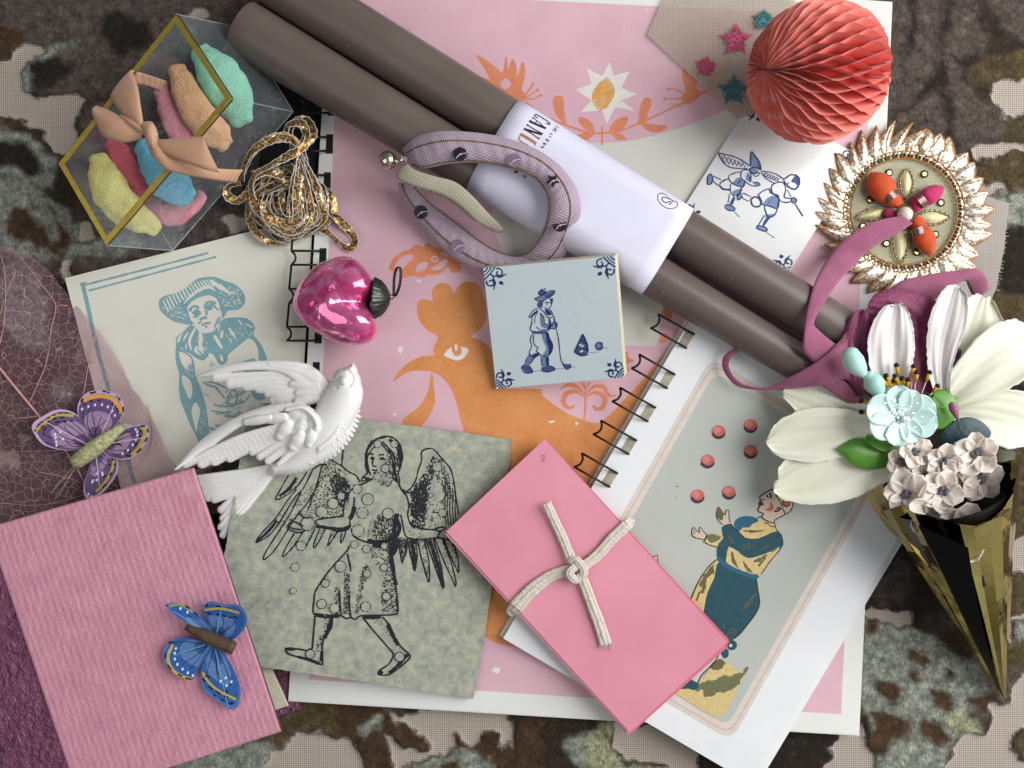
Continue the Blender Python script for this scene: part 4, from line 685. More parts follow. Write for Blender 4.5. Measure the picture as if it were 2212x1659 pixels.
for s_ in ("1300,445 1380,500 1430,590 1520,670 1640,710 1750,740 1895,738", "1160,640 1150,740 1230,860 1300,970 1380,1110", "1300,670 1330,800 1345,900", "1070,230 1080,300", "1120,770 1115,900 1110,980", "530,1050 560,1120 585,1180", "1910,970 1700,985 1500,1040", "1470,1090 1650,1160 1780,1260 1940,1275", "1540,1350 1650,1430 1760,1510", "760,1460 850,1540 960,1620", "1180,1430 1330,1640", "500,400 620,410"): m.line(smooth(G5(s_), 5), .8, 0, jit=.3)
m.build('glaze_crackle', pm('crackle', 'cfdcdf', **INK), gt)
ct = thing('chasing_boys_tile', 'thin white delft tile painted with two boys running in tall hats and cloaks', 'tile', (1660, 400, 23))
t4 = [(1626, 213), (1862, 339), (1699, 596), (1463, 470)]; G6 = T(2660, 520, 672)
m = MB(); m.prism(t4, 23, 31, 0, 1); m.build('tile_body', [pm('white_glaze', 'dcdfdd', 'd2d6d6', rough=.2, size=120, bump=.05, bs=30, spec=.5, coat=.2, contrast=.3), M_clay], ct, bevel=1)
m = MB(31.15); u_, v_ = Vector((236, 126)).normalized(), Vector((-163, 257)).normalized()
oxhead(m, t4[0], u_, v_, .9, False); oxhead(m, t4[1], -u_, v_, .9, False); oxhead(m, t4[2], -u_, -v_, .85); oxhead(m, t4[3], u_, -v_, .85)
for s_ in ("430,560 470,550 485,610 440,680 410,660", "745,650 810,590 870,610 890,690 860,710 760,670", "970,440 980,260 1040,330 1100,450 1100,490 1040,460", "650,950 700,940 770,1000 740,1020 680,1000", "1190,900 1240,830 1330,850 1340,970 1200,960", "1070,1210 1130,1220 1190,1260 1160,1285 1070,1250", "1150,1080 1290,1060 1210,1110", "940,520 960,560 950,640 910,600", "800,820 870,790 860,840 820,880", "740,770 860,730 840,790 770,820", "1020,650 1060,650 1090,690 1040,700", "1130,930 1210,840 1190,920 1160,950", "1500,850 1560,850 1550,920 1510,910", "960,480 1040,470 1080,530 1010,540"): m.poly(smooth(G6(s_), 3, True), 1)
for s_ in ("1560,560 1605,620 1590,690 1545,660 1500,640", "820,620 850,640 800,680", "880,660 900,690 870,715", "1260,830 1210,920 1190,930", "1330,870 1330,960 1310,980", "740,850 770,830 730,930 700,930", "1060,390 1105,480 1070,470", "950,560 960,640 985,640 970,580", "1180,1100 1220,1110 1150,1200 1130,1190"): m.poly(smooth(G6(s_), 3, True), 2)
for s_, w in (("555,270 640,290 760,320 850,360 960,440", 2.6), ("555,270 600,370 690,450 800,470 930,475", 2.4), ("970,440 980,255 1040,320 1090,400 1110,490", 3), ("1110,490 1040,460 970,470 960,500 1010,540 1060,520", 3), ("1000,550 1040,575 1080,550 1090,520", 2), ("850,520 880,490 960,500 980,600 960,650", 2.2), ("850,520 850,590 900,640 980,690 1060,700 1095,680 1060,650 1020,660 1000,640", 2.4), ("690,600 700,560 770,530 840,515", 2.2), ("690,600 730,660 850,710 890,690 900,620", 2.6), ("600,640 640,620 700,600", 2.4), ("570,690 620,740 720,745", 4), ("570,690 590,650 640,630", 2.4), ("490,570 590,620", 2.2), ("480,630 560,700", 2.2), ("460,540 420,570 410,640 420,680 460,670 485,610 460,540", 2.6), ("715,670 710,770 760,830", 2.2), ("860,720 830,790 780,830", 3), ("700,800 680,920", 2.2), ("770,850 730,940", 3), ("660,940 640,970 680,1010 750,1020 770,990 720,950 660,940", 2.6), ("1110,505 1230,520 1330,560 1400,610", 2.4), ("1110,520 1180,610 1290,665", 2.2), ("1400,610 1440,590 1490,555 1560,560 1600,600 1600,680 1550,740 1480,720 1430,670 1400,620", 3.4), ("1470,650 1440,690", 2), ("1240,720 1260,680 1330,650 1400,660 1430,740 1410,820 1420,850 1500,860", 2.6), ("1240,720 1260,790 1330,850 1370,900 1460,910 1510,880", 2.6), ("1070,810 1140,760 1220,730", 2.2), ("1220,740 1240,790 1330,820", 3.4), ("1070,810 1110,880 1130,940 1220,960 1320,990 1340,900 1330,820", 2.8), ("980,900 1000,950 1060,970 1110,930 1080,860 1030,840 980,870 980,900", 3.6), ("880,790 980,840", 2.2), ("860,850 950,900", 2.2), ("850,770 800,850 820,880 870,830", 2.6), ("1150,960 1170,1040 1210,1100 1280,1080 1320,1000", 2.8), ("1150,1080 1080,1200", 2.2), ("1220,1110 1140,1210", 3), ("1060,1210 1060,1250 1160,1285 1190,1265 1150,1225 1060,1210", 2.6), ("1500,860 1530,850 1570,880 1550,920 1510,910 1500,860", 2.6), ("1450,750 1500,840", 2), ("1550,930 1650,1090", 3), ("760,1030 830,1100", 1.4), ("1170,1290 1280,1370", 1.4)):
    m.line(smooth(G6(s_), 4), w, 0, jit=.2)
for i in range(6):
    t = i / 6; a = G6([590 + 320 * t, 300 + 110 * t, 640 + 320 * t, 410 + 60 * t])
    m.line(a, 1.4, 0); m.line(G6([640 + 290 * t, 300 + 120 * t, 600 + 290 * t, 380 + 80 * t]), 1.4, 0); m.line(G6([1150 + 200 * t, 515 + 90 * t, 1170 + 200 * t, 600 + 60 * t]), 1.4, 0); m.line(G6([1190 + 200 * t, 520 + 90 * t, 1140 + 200 * t, 570 + 80 * t]), 1.4, 0)
m.build('boys_painting', M_cob, ct)
# ---------------------------------------------------------------- candles in a paper band
M_wax = pm('taupe_wax', '675b56', '5f534e', rough=.33, size=150, bump=.04, bs=60, amp=4, spec=.4, sss=.03)
def candle(label, a, b, ra, rb, h):
    t = thing('dinner_candle', label, 'candle', ((a[0] + b[0]) / 2, (a[1] + b[1]) / 2, h - (ra + rb) / 2), 'candles in the paper band'); m = MB(); k = 1 - h / D
    N = 40; pts = [(a[0] + (b[0] - a[0]) * i / N, a[1] + (b[1] - a[1]) * i / N, h) for i in range(N + 1)]; rs = [(ra + (rb - ra) * i / N) * k for i in range(N + 1)]
    d = Vector(pts[-1]) - Vector(pts[0]); d.normalize(); e0 = [(pts[0][0] - d.x * q, pts[0][1] - d.y * q, h) for q in (4, 3, 1.5)]; e1 = [(pts[-1][0] + d.x * q, pts[-1][1] + d.y * q, h) for q in (1.5, 3, 4)]
    m.tube(e0 + pts + e1, [rs[0] * .88, rs[0] * .95, rs[0] * .99] + rs + [rs[-1] * .99, rs[-1] * .95, rs[-1] * .88], n=56); ln_ = (Vector(pts[-1][:2]) - Vector(pts[0][:2])).normalized()
    for _ in range(70):                               # pale scuffs and lint on the wax
        u = rnd.random(); v = rnd.uniform(-.75, .75); r_ = ra + (rb - ra) * u; c_ = Vector((a[0] + (b[0] - a[0]) * u, a[1] + (b[1] - a[1]) * u)); p_ = c_ + Vector((-ln_.y, ln_.x)) * v * r_; hh = h + math.sqrt(1 - v * v) * r_ * k + .4; l_ = rnd.choice((1.5, 2, 3, 7)); an = rnd.uniform(-.5, .5) + math.atan2(ln_.y, ln_.x) * rnd.choice((1, 1, -1))
        m.tube([(p_.x, p_.y, hh), (p_.x + l_ * math.cos(an), p_.y + l_ * math.sin(an), hh + (0 if l_ < 4 else -.2))], .45, 1, n=4)
    return m.build('wax_body', [M_wax, pm('wax_bloom', '8f837c', rough=.8)], t, smooth=True)
HC = 86
candle('taupe dinner candle lying higher in the photo, its far end at the top edge', (590, -43), (1850, 738), 61, 50, HC)
candle('taupe dinner candle lying below its twin, blunt end showing behind the clear box', (527, 63), (1870, 872), 62, 38, HC)
bd = thing('paper_band', 'lilac white printed paper band wrapped round the two taupe candles', 'paper band', (1250, 430, 24))
P0, P1 = Vector((1066, 317)), Vector((1441, 543.5)); ax_ = (P1 - P0).normalized(); pn = Vector((ax_.y, -ax_.x))   # pn points up the picture
def band_w(t): return (113 - 6.5 * t, 62 - 8 * t)          # half width and end radius in plan
def band_h(x, y):
    v = Vector((x, y)) - P0; t = v.dot(ax_) / (P1 - P0).length; s = abs(v.dot(pn)); hw, r = band_w(t); c_ = hw - r
    # plan distance at the raised top is slightly enlarged by the lens
    for _ in range(1):
        pass
    return HC + (r + 1.2) * (1 if s <= c_ else math.sqrt(max(0, 1 - ((s - c_) / (r + .5)) ** 2)))
m = MB(); NT, NS = 12, 60; vs_ = []
for i in range(NT + 1):
    t = i / NT; c_ = P0.lerp(P1, t); hw, r = band_w(t); k = 1 - HC / D
    for j in range(NS):
        q = j / NS * 4
        a = 2 * math.pi * j / NS; ca, sa = math.cos(a), math.sin(a); off = (hw - r) * (1 if ca >= 0 else -1) if abs(ca) > 1e-3 else 0
        s = off + (r + 1.2) * ca; h = HC + (r + 1.2) * sa * k
        p = c_ + pn * s; w0 = Vector(W(p.x, p.y, HC)); w0.z = h * S; vs_.append(w0)
m.add(vs_, [(i * NS + j, i * NS + (j + 1) % NS, (i + 1) * NS + (j + 1) % NS, (i + 1) * NS + j) for i in range(NT) for j in range(NS)]); m.build('wrap', pm('lilac_white_paper', 'dad9ec', **PAPER), bd, smooth=True, solid=.8)
def band_surf(x, y):
    """height of the wrap seen through plan point (x, y)"""
    v = Vector((x, y)) - P0; t = v.dot(ax_) / (P1 - P0).length; hw, r = band_w(t); h = HC + r
    for _ in range(8):
        k = (1 - h / D) / (1 - HC / D); X = CX + (x - CX) * k; Y = CY + (y - CY) * k; v = Vector((X, Y)) - P0; s = abs(v.dot(pn)); c_ = hw - r
        h = HC + (r + 1.2) * (1 - HC / D) * (1 if s <= c_ else math.sqrt(max(0, 1 - ((s - c_) / (r + 1.2)) ** 2)))
    return h + .5
X1, X2 = T(1860, 380, 504), T(2540, 720, 168); m = MB(band_surf)
def seg(p, n=4):
    o = []
    for a, b in zip(p, p[1:]):
        for i in range(n): o.append((a[0] + (b[0] - a[0]) * i / n, a[1] + (b[1] - a[1]) * i / n))
    return o + [p[-1]]
for s_, w, k in (("1130,370 1085,350 1075,320 1100,305 1180,350 1290,420 1340,460 1340,485 1270,460", 2.2, 0), ("1050,370 1160,450 1270,555", 1.6, 0), ("1000,430 1130,490 1270,550", 4.6, 0), ("1120,420 1080,470", 1.6, 0), ("1045,355 1050,385", 3, 0), ("1010,405 985,440", 3, 0), ("955,495 1080,570 1210,640", 2, 0), ("910,565 1060,610 1200,655", 4.6, 1), ("925,575 1040,650 1150,725", 1.8, 1), ("965,480 945,500", 3.2, 0), ("920,550 900,575", 4, 1), ("1215,630 1195,655", 3, 1), ("1160,710 1140,735", 3, 1), ("860,650 980,720 1100,800", 3.6, 2), ("865,640 830,670 805,740 860,790 960,840", 2.4, 2), ("1105,790 1080,850", 2.2, 2), ("830,650 850,640", 3, 2), ("850,670 960,740 1085,815", 1.6, 2)):
    m.line(seg(X1(s_)), w, k)
foil = [pm('black_foil', '22202c', rough=.4, bump=0), pm('brown_foil', '5b3324', rough=.3, metal=.5, bump=0), pm('copper_foil', 'dd9a63', rough=.3, metal=.5, bump=0)]
m.build('foil_title', foil, bd); m = MB(band_surf)
for s_ in ("1460,520 1490,545", "1445,505 1470,525", "1440,545 1420,560 1470,585", "1420,535 1450,565", "1395,565 1440,605", "1395,565 1383,580", "1417,585 1405,600", "1440,605 1428,618", "1350,635 1390,660", "1350,635 1340,650", "1368,645 1360,655", "1330,680 1360,700 1350,715", "1300,745 1325,755 1320,775 1290,765 1270,740 1285,730 1300,745", "1235,795 1290,830", "1235,795 1225,815 1250,825 1265,810", "1250,825 1240,850", "1180,870 1240,870 1215,890", "1200,880 1225,880"): m.line(seg(X1(s_), 2), 1.3, 0)
for s_ in ("715,1285 790,1300 750,1325 735,1290", "870,1365 905,1380 935,1370", "905,1380 910,1410", "720,1280 740,1310 780,1290"): m.line(seg(X1(s_), 2), 2, 0)
m.build('small_lettering', foil, bd); m = MB(band_surf)
m.line(smooth(X2("1440,940 1600,960 1680,1080 1660,1200 1540,1290 1340,1335 1120,1300 900,1170 740,1000 660,820 660,660 730,560 830,530 960,560 1150,660"), 4), 1.5, 0); m.line(smooth(X2("1130,790 980,740 890,780 880,860 950,960 1080,1025 1180,1010 1270,965 1340,1030 1320,1100 1230,1105"), 4), 1.9, 0)
for s_ in ("1140,730 1430,910", "1230,790 1210,860", "1430,910 1390,1000"): m.line(seg(X2(s_), 2), 1.5 if s_[0] == '1' and s_[1] == '1' else 2, 0)
m.build('maker_mark', foil, bd)
# ---------------------------------------------------------------- gauze printed with stars
gz = thing('star_gauze', 'corner of beige net gauze embroidered with pink and teal stars', 'gauze', (1600, 80, 30))
def gauze_h(x, y): return 33 + 5 * math.sin(x * .03 + y * .02) + 1.5 * math.sin(y * .09)
m = MB(); a_, b_, N = [(1399, 75), (1500, 170), (1565, 233), (1592, 257)], [(1457, -60), (1640, -60), (1760, 60), (1780, 200)], 30
A3 = smooth([(x, y, gauze_h(x, y)) for x, y in a_], 10); B3 = smooth([(x, y, gauze_h(x, y)) for x, y in b_], 10); m.strip(A3, B3, n=24); m.build('net_cloth', pm('beige_net', 'cdbfae', rough=.9, bump=.5, weave=5, alpha=.66, size=50), gz, smooth=True)
def star(m, x, y, r, k, a=0, inner=.42, h=None): m.poly([(x + (r if i % 2 == 0 else r * inner) * math.sin(a + math.pi * i / 5) * rnd.uniform(.94, 1.06), y - (r if i % 2 == 0 else r * inner) * math.cos(a + math.pi * i / 5) * rnd.uniform(.94, 1.06)) for i in range(10)], k, h)
for x, y, r, k, a in ((1590, 86, 40, 'raspberry', 0.0), (1525, 143, 27, 'raspberry', .15), (1649, 43, 27, 'teal', .1), (1585, 196, 37, 'teal', 0.0)):
    m = MB(lambda x_, y_, hh=gauze_h(x, y): hh + 2.2); p = []
    star(m, x, y, r, 0, a)
    for i in range(110):
        q = rnd.random() * 2 * math.pi; rr = r * .62 * math.sqrt(rnd.random()); cx_, cy_ = x + rr * math.cos(q), y + rr * math.sin(q); qa = q + rnd.uniform(-1, 1)
        m.tube([(cx_, cy_, gauze_h(x, y) + 2.6), (cx_ + 4 * math.cos(qa), cy_ + 4 * math.sin(qa), gauze_h(x, y) + 3.4)], .9, n=5)
    m.build('embroidered_star', pm('pink_thread', 'c45a79', 'ad4866', rough=.6, size=5, bump=.5, bs=2) if k == 'raspberry' else pm('teal_thread', '4d8585', '3c7072', rough=.6, size=5, bump=.5, bs=2), gz)
# ---------------------------------------------------------------- clear box of sugared sweets
bx = thing('sweet_box', 'clear plastic box with gold foil edges lying tilted on the dark velvet', 'box', (380, 300, 10))
c00 = C(0, 0); t4_ = c00("1142,92 1500,640 690,1590 380,1060"); TH = [215, 205, 195, 205]; b3 = [(523, 60, 60), (633, 241, 62), (373, 541, 22)]
TP = [Vector(W(x, y, h)) for (x, y), h in zip(t4_, TH)]; BP = [Vector(W(*q)) for q in b3]; BP.append(BP[0] + BP[2] - BP[1])
F_ = film('clear_plastic', 'b9c6d2', gloss=.32, tintamt=.08, crinkle=.35); Ft = film('clear_lid', 'aeb6c4', gloss=.12, tintamt=.02)
def pane(a, b, c, d, name, mt):
    m = MB(); n = 10; m.add([a.lerp(b, i / n).lerp(d.lerp(c, i / n), j / n) for i in range(n + 1) for j in range(n + 1)], [(i * (n + 1) + j, i * (n + 1) + j + 1, (i + 1) * (n + 1) + j + 1, (i + 1) * (n + 1) + j) for i in range(n) for j in range(n)]); m.build(name, mt, bx, smooth=True)
pane(*TP, 'lid_panel', Ft)
for i in range(4): pane(TP[i], TP[(i + 1) % 4], BP[(i + 1) % 4], BP[i], 'side_panel', F_)
pane(*BP, 'base_panel', F_)
M_gf = pm('gold_foil_trim', 'b8a24c', 'a98f3c', rough=.32, metal=.75, size=15, bump=.1, bs=8)
m = MB(); cen = sum(TP, Vector()) / 4; nrm = (TP[1] - TP[0]).cross(TP[2] - TP[0]).normalized(); nrm *= -1 if nrm.z < 0 else 1
ins = []; L_ = len(TP)
for i in range(4):
    u = (TP[i - 1] - TP[i]).normalized(); v = (TP[(i + 1) % 4] - TP[i]).normalized(); sn = u.cross(v).length; ins.append(TP[i] + (u + v) * (10 * S / sn))
for i in range(4): j = (i + 1) % 4; up = nrm * S * .8; m.add([TP[i] + up, TP[j] + up, ins[j] + up, ins[i] + up], [(0, 1, 2, 3)])
for i in range(4):
    j = (i + 1) % 4; dn = (BP[i] - TP[i]).normalized() * 6 * S; dn2 = (BP[j] - TP[j]).normalized() * 6 * S; o_ = ((TP[i] + TP[j]) / 2 - cen).normalized() * S * .6; m.add([TP[i] + o_, TP[j] + o_, TP[j] + dn2 + o_, TP[i] + dn + o_], [(0, 1, 2, 3)], 1)
m.build('foil_trim', [M_gf, pm('dull_gold', '7e6a2c', rough=.35, metal=.8)], bx)
m = MB()
for a, b in ((BP[0], BP[1]), (BP[1], BP[2]), (BP[2], BP[3]), (BP[3], BP[0]), (TP[1], BP[1]), (TP[0], BP[0]), (TP[2], BP[2])): m.tube([a, b], 1.1, n=5, world=True)
m.build('folded_edge', film('edge_plastic', 'b8c4d0', gloss=.8, tintamt=.45), bx)
def sweet(label, ca, cb, s_, hs, rs, seed):
    pts = c00(s_); h_ = hs if isinstance(hs, list) else [hs] * len(pts); p = smooth([(x, y, h, r) for (x, y), h, r in zip(pts, h_, rs)], 9); n = len(p)
    m = MB(); P3 = [q[:3] for q in p]; r = [q[3] for q in p]; d0 = Vector(P3[0]) - Vector(P3[1]); d1 = Vector(P3[-1]) - Vector(P3[-2]); d0.normalize(); d1.normalize(); pre, pr, post, po = [], [], [], []
    for a in (.98, .85, .6, .3): pre.append(tuple(Vector(P3[0]) + d0 * r[0] * a * .8)); pr.append(r[0] * math.sqrt(1 - a * a)); 
    for a in (.3, .6, .85, .98): post.append(tuple(Vector(P3[-1]) + d1 * r[-1] * a * .8)); po.append(r[-1] * math.sqrt(1 - a * a))
    m.tube(pre + P3 + post, pr + r + po, n=36, flat=.55)
    v2 = []
    for v in m.v:
        q = Vector(v) / S; k = mnoise.noise(q * .035 + Vector((seed, 0, 0))) * 7 + mnoise.noise(q * .16) * 2.2 + mnoise.noise(q * .5) * 1.1; c_ = Vector((mnoise.noise(q * .05 + Vector((9, seed, 0))), mnoise.noise(q * .05 + Vector((0, 5, seed))), 0)) * 5; v2.append(v[:2] + (v[2] + k * S,)); v2[-1] = (v[0] + c_.x * S, v[1] + c_.y * S, v[2] + k * S * .6)
    m.v = v2; cc = p[len(p) // 2]
    return m.build('sugared_sweet', pm('sugar_' + ca, ca, cb, rough=.6, size=35, bump=1.0, bs=4.5, amp=7, sss=.2, spec=.3, contrast=.25), smooth=True, loc=(cc[0], cc[1], cc[2] - cc[3] * .5), label=label, category='sweet', group='sugared sweets inside the clear box')
sweet('mint green sugared sweet nearest the upper corner of the box', 'a8f0d0', '8ce0bc', "1310,350 1400,470 1500,620 1560,760", [120, 125, 115, 100], [25, 42, 44, 27], 1)
sweet('orange sugared sweet with rough edges beside the mint green one', 'fbcba0', 'ecb583', "1150,470 1210,600 1300,760 1400,870 1450,930", [125, 135, 135, 110, 100], [20, 28, 34, 31, 20], 2)
sweet('short pink sugared sweet beside the orange one', 'f9b4c0', 'ec93a6', "1050,600 1100,720 1160,830 1200,930", [115, 120, 120, 115], [17, 24, 26, 22], 3)
sweet('bright blue sugared sweet in the middle of the lower half', '84d2ec', '62b8dc', "930,960 1020,1080 1110,1190 1190,1270", [130, 140, 125, 100], [20, 34, 40, 27], 4)
sweet('crimson sugared sweet between the blue one and the yellow one', 'e56c7c', 'd2566a', "740,940 800,1060 870,1170 930,1270", [110, 115, 110, 95], [20, 29, 30, 20], 5)
sweet('pale yellow sugared sweet nearest the lower left edge', 'f0eb9c', 'e0d87c', "640,1040 690,1180 780,1320 900,1420 1000,1470", [130, 135, 120, 95, 80], [20, 36, 37, 30, 18], 6)
sweet('long rose sugared sweet lying lowest under the blue one', 'f2a6b4', 'e08c9f', "960,1330 1080,1390 1200,1360 1300,1270", [70, 66, 66, 70], [16, 23, 23, 14], 7)
# tan ribbon bow
rb = thing('tan_bow', 'tan grosgrain ribbon bow tied round the clear box', 'bow', (330, 270, 205)); M_tan = pm('tan_grosgrain', 'dcae8e', 'cd9d7c', rough=.7, size=60, bump=.5, weave=4.0, wang=.6, amp=.8, sheen=.25)
def rib(m, F, sa, ha, sb, hb, n=8, bulge=0, mat=0, cells=6):
    a, b = F(sa), F(sb); ha = ha if isinstance(ha, (list, tuple)) else [ha] * len(a); hb = hb if isinstance(hb, (list, tuple)) else [hb] * len(b)
    A_ = smooth([(x, y, h) for (x, y), h in zip(a, ha)], n); B_ = smooth([(x, y, h) for (x, y), h in zip(b, hb)], n); N = max(len(A_), len(B_))
    def rs(P_, N): return [tuple(P_[int(t)][k] * (1 - t % 1) + P_[min(int(t) + 1, len(P_) - 1)][k] * (t % 1) for k in range(3)) for t in [i * (len(P_) - 1) / (N - 1) for i in range(N)]]
    m.strip(rs(A_, N), rs(B_, N), mat, cells, bulge)
m = MB(); rib(m, c00, "850,450 890,560 910,680 930,800 940,860", [222, 245, 250, 240, 226], "712,620 740,670 800,740 880,810 930,880", [216, 224, 232, 232, 224], bulge=6); m.build('upper_loop', M_tan, rb, smooth=True, solid=1.2)
m = MB(); rib(m, c00, "622,684 700,710 790,760 860,810 935,845", [212, 222, 230, 232, 228], "596,742 650,860 690,895 800,925 920,900", [210, 214, 222, 226, 224], bulge=8); m.build('left_tail', M_tan, rb, smooth=True, solid=1.2)
m = MB(); rib(m, c00, "1000,905 1100,900 1200,892 1300,885 1315,884", [226, 236, 244, 250, 250], "1010,960 1100,1010 1220,1060 1330,1100 1425,1122", [224, 236, 244, 246, 240], bulge=5); m.build('right_loop', M_tan, rb, smooth=True, solid=1.2)
m = MB(); rib(m, c00, "1010,880 1040,960 1120,1020 1250,1060 1400,1090 1580,1100", [230, 232, 226, 214, 190, 140], "960,960 1010,1040 1080,1100 1200,1135 1380,1165 1530,1185", [228, 226, 222, 208, 184, 136], bulge=5); m.build('lower_tail', M_tan, rb, smooth=True, solid=1.2)
m = MB(); rib(m, c00, "932,790 985,790 1020,850 1028,900", [240, 250, 250, 240], "940,870 950,930 990,965 1010,962", [236, 248, 246, 236], bulge=10); rib(m, c00, "780,740 850,770 900,810 940,840", [226, 236, 242, 244], "790,760 840,820 900,860 945,880", [224, 232, 236, 240], bulge=6); m.build('knot', M_tan, rb, smooth=True, solid=1.2)
m = MB(); rib(m, c00, "860,455 1000,500 1090,530 1120,560", [216, 160, 120, 100], "800,530 960,560 1080,610 1110,650", [214, 150, 110, 95]); m.build('wrapped_band', M_tan, rb, smooth=True, solid=1)
# ---------------------------------------------------------------- gold ribbon hank
gr = thing('gold_ribbon_hank', 'tangled hank of narrow metallic gold ribbon with white edges', 'ribbon', (620, 420, 14))
M_au = bpy.data.materials.new('gold_lame'); M_au.use_nodes = True
def lame(m, a, b, c, rough=.28, metal=.85, sc=2.6):
    N, L = m.node_tree.nodes, m.node_tree.links; p = N['Principled BSDF']; t = N.new('ShaderNodeTexCoord'); v = N.new('ShaderNodeTexVoronoi'); v.inputs['Scale'].default_value = 1 / (sc * S); L.new(t.outputs['Object'], v.inputs['Vector'])
    s_ = N.new('ShaderNodeSeparateColor'); L.new(v.outputs['Color'], s_.inputs[0]); r = N.new('ShaderNodeValToRGB'); r.color_ramp.elements[0].color = lin(a); r.color_ramp.elements[1].color = lin(c); e_ = r.color_ramp.elements.new(.5); e_.color = lin(b); r.color_ramp.interpolation = 'CONSTANT'; e_.position = .38; r.color_ramp.elements[2].position = .78
    L.new(s_.outputs[0], r.inputs[0]); L.new(r.outputs[0], p.inputs['Base Color']); p.inputs['Metallic'].default_value = metal; p.inputs['Roughness'].default_value = rough
    b_ = N.new('ShaderNodeBump'); b_.inputs['Strength'].default_value = .9; b_.inputs['Distance'].default_value = 1.2 * S; L.new(s_.outputs[1], b_.inputs['Height']); L.new(b_.outputs[0], p.inputs['Normal'])
lame(M_au, '7d5a30', 'bd9358', 'fbe8bd', metal=.8, sc=3.4); M_wh = pm('white_thread', 'e2ddd5', 'c2bcb2', rough=.6, size=8)
r2 = random.Random(21)
def goldloop(pts, w, roll):
    p = smooth(pts, 8); n = len(p); A_, B_ = [], []
    for i in range(n):
        a, b = p[max(i - 1, 0)], p[min(i + 1, n - 1)]; dx, dy = b[0] - a[0], b[1] - a[1]; l = math.hypot(dx, dy) or 1; t = roll + .8 * math.sin(i * .16 + roll * 3); nx, ny = -dy / l, dx / l; c_, s_ = math.cos(t), math.sin(t)
        w_ = w; w = w_ * (1 + .12 * math.sin(i * 1.9)); A_.append((p[i][0] + nx * w * c_, p[i][1] + ny * w * c_, p[i][2] + w * s_)); B_.append((p[i][0] - nx * w * c_, p[i][1] - ny * w * c_, p[i][2] - w * s_)); w = w_
    return A_, B_
mg, mw = MB(), MB()
def addloop(pts, w=6.5, roll=.8):
    A_, B_ = goldloop(pts, w, roll); mg.strip(A_, B_, 0, 3, 1.2); mw.tube(A_, .95, n=4, cap=False); mw.tube(B_, .95, n=4, cap=False)
for i in range(44):                                   # the wound body of the hank
    a0 = r2.uniform(0, 6.28); sp = r2.uniform(2.6, 5.2); cx_, cy_ = 622 + r2.uniform(-14, 14), 438 + r2.uniform(-14, 14); rx, ry = r2.uniform(22, 92), r2.uniform(30, 84); h0 = 18 + 62 * (1 - (max(rx, ry) - 22) / 75 * .8) * r2.uniform(.4, 1)
    addloop([(cx_ + rx * math.cos(a0 + sp * k / 6), cy_ + ry * math.sin(a0 + sp * k / 6), h0 + r2.uniform(-7, 9)) for k in range(7)], 7.5, r2.uniform(-1.2, 1.2))
for i in range(9):                                   # wide flat turns on top
    a0 = r2.uniform(0, 6.28); rx, ry = r2.uniform(40, 84), r2.uniform(40, 78); addloop([(624 + rx * math.cos(a0 + k * .5), 436 + ry * math.sin(a0 + k * .5), 84 - rx * .28 + 3 * math.sin(k)) for k in range(6)], 10, r2.uniform(-.5, .3))
for i in range(10):                                   # strands gathered towards the upper right knot
    q = r2.uniform(-30, 26); addloop([(650 + r2.uniform(-8, 8), 330 + r2.uniform(-12, 8), 70), (655 + q * .6, 370, 86), (660 + q * 1.3, 420, 88 + r2.uniform(-10, 8)), (662 + q * 1.6, 470, 70), (630 + q, 510, 40)], 7.5, r2.uniform(-.9, 1.1))
for s_, hs in (("1560,1170 1600,1030 1700,930 1840,880 1960,960", [60, 80, 95, 98, 90]), ("1570,1120 1650,980 1780,900 1900,900", [60, 85, 100, 95]), ("1900,960 1880,850 1920,790 1990,780 2030,860 1990,930 1930,970", [80, 70, 62, 60, 60, 66, 80]), ("1850,870 1870,810 1950,800 1985,870 1960,930", [70, 76, 78, 76, 70]), ("2060,1250 2130,1360 2212,1440 2290,1530 2290,1590 2230,1600 2140,1520 2080,1480", [50, 40, 34, 32, 32, 32, 34, 40]), ("1560,1180 1480,1210 1475,1270 1540,1300 1600,1260", [40, 40, 40, 40, 40]), ("1640,1300 1630,1180 1720,1110 1830,1140", [90, 95, 95, 92]), ("1640,1130 1740,1080 1870,1010 1970,950 2000,890", [94, 104, 106, 100, 90])):
    addloop([(x, y, h) for (x, y), h in zip(c00(s_), hs)], 9, .2)
mg.build('gold_strip', M_au, gr, smooth=True); mw.build('thread_edging', M_wh, gr, smooth=True)
# ---------------------------------------------------------------- skeleton leaf
sl = thing('skeleton_leaf', 'sheer purple pink skeleton leaf with fine net veins under the purple butterfly', 'leaf', (150, 900, 20)); lf = smooth([(-160, 420), (-60, 470), (0, 528), (60, 550), (100, 578), (150, 640), (200, 700), (250, 765), (285, 835), (312, 872), (342, 930), (366, 985), (388, 1018), (370, 1110), (200, 1200), (-100, 1180), (-200, 800)], 4, True)
def leaf_h(x, y): return 21 + 5 * math.sin(x * .02 + y * .013) + 3 * math.sin(y * .045)
m = MB(leaf_h); st = 16; pts = {}
for x in range(-208, 400, st):
    for y in range(410, 1210, st):
        q = [(x, y), (x + st, y), (x + st, y + st), (x, y + st)]
        if sum(inside(a, lf) for a in q) == 4:
            ids = []
            for a in q:
                if a not in pts: pts[a] = len(m.v); m.v.append(W(a[0], a[1], leaf_h(*a)))
                ids.append(pts[a])
            m.f.append(tuple(ids[::-1])); m.m.append(0)
cell = {}
for i in range(len(lf)):                              # ring between the cells and the outline
    pass
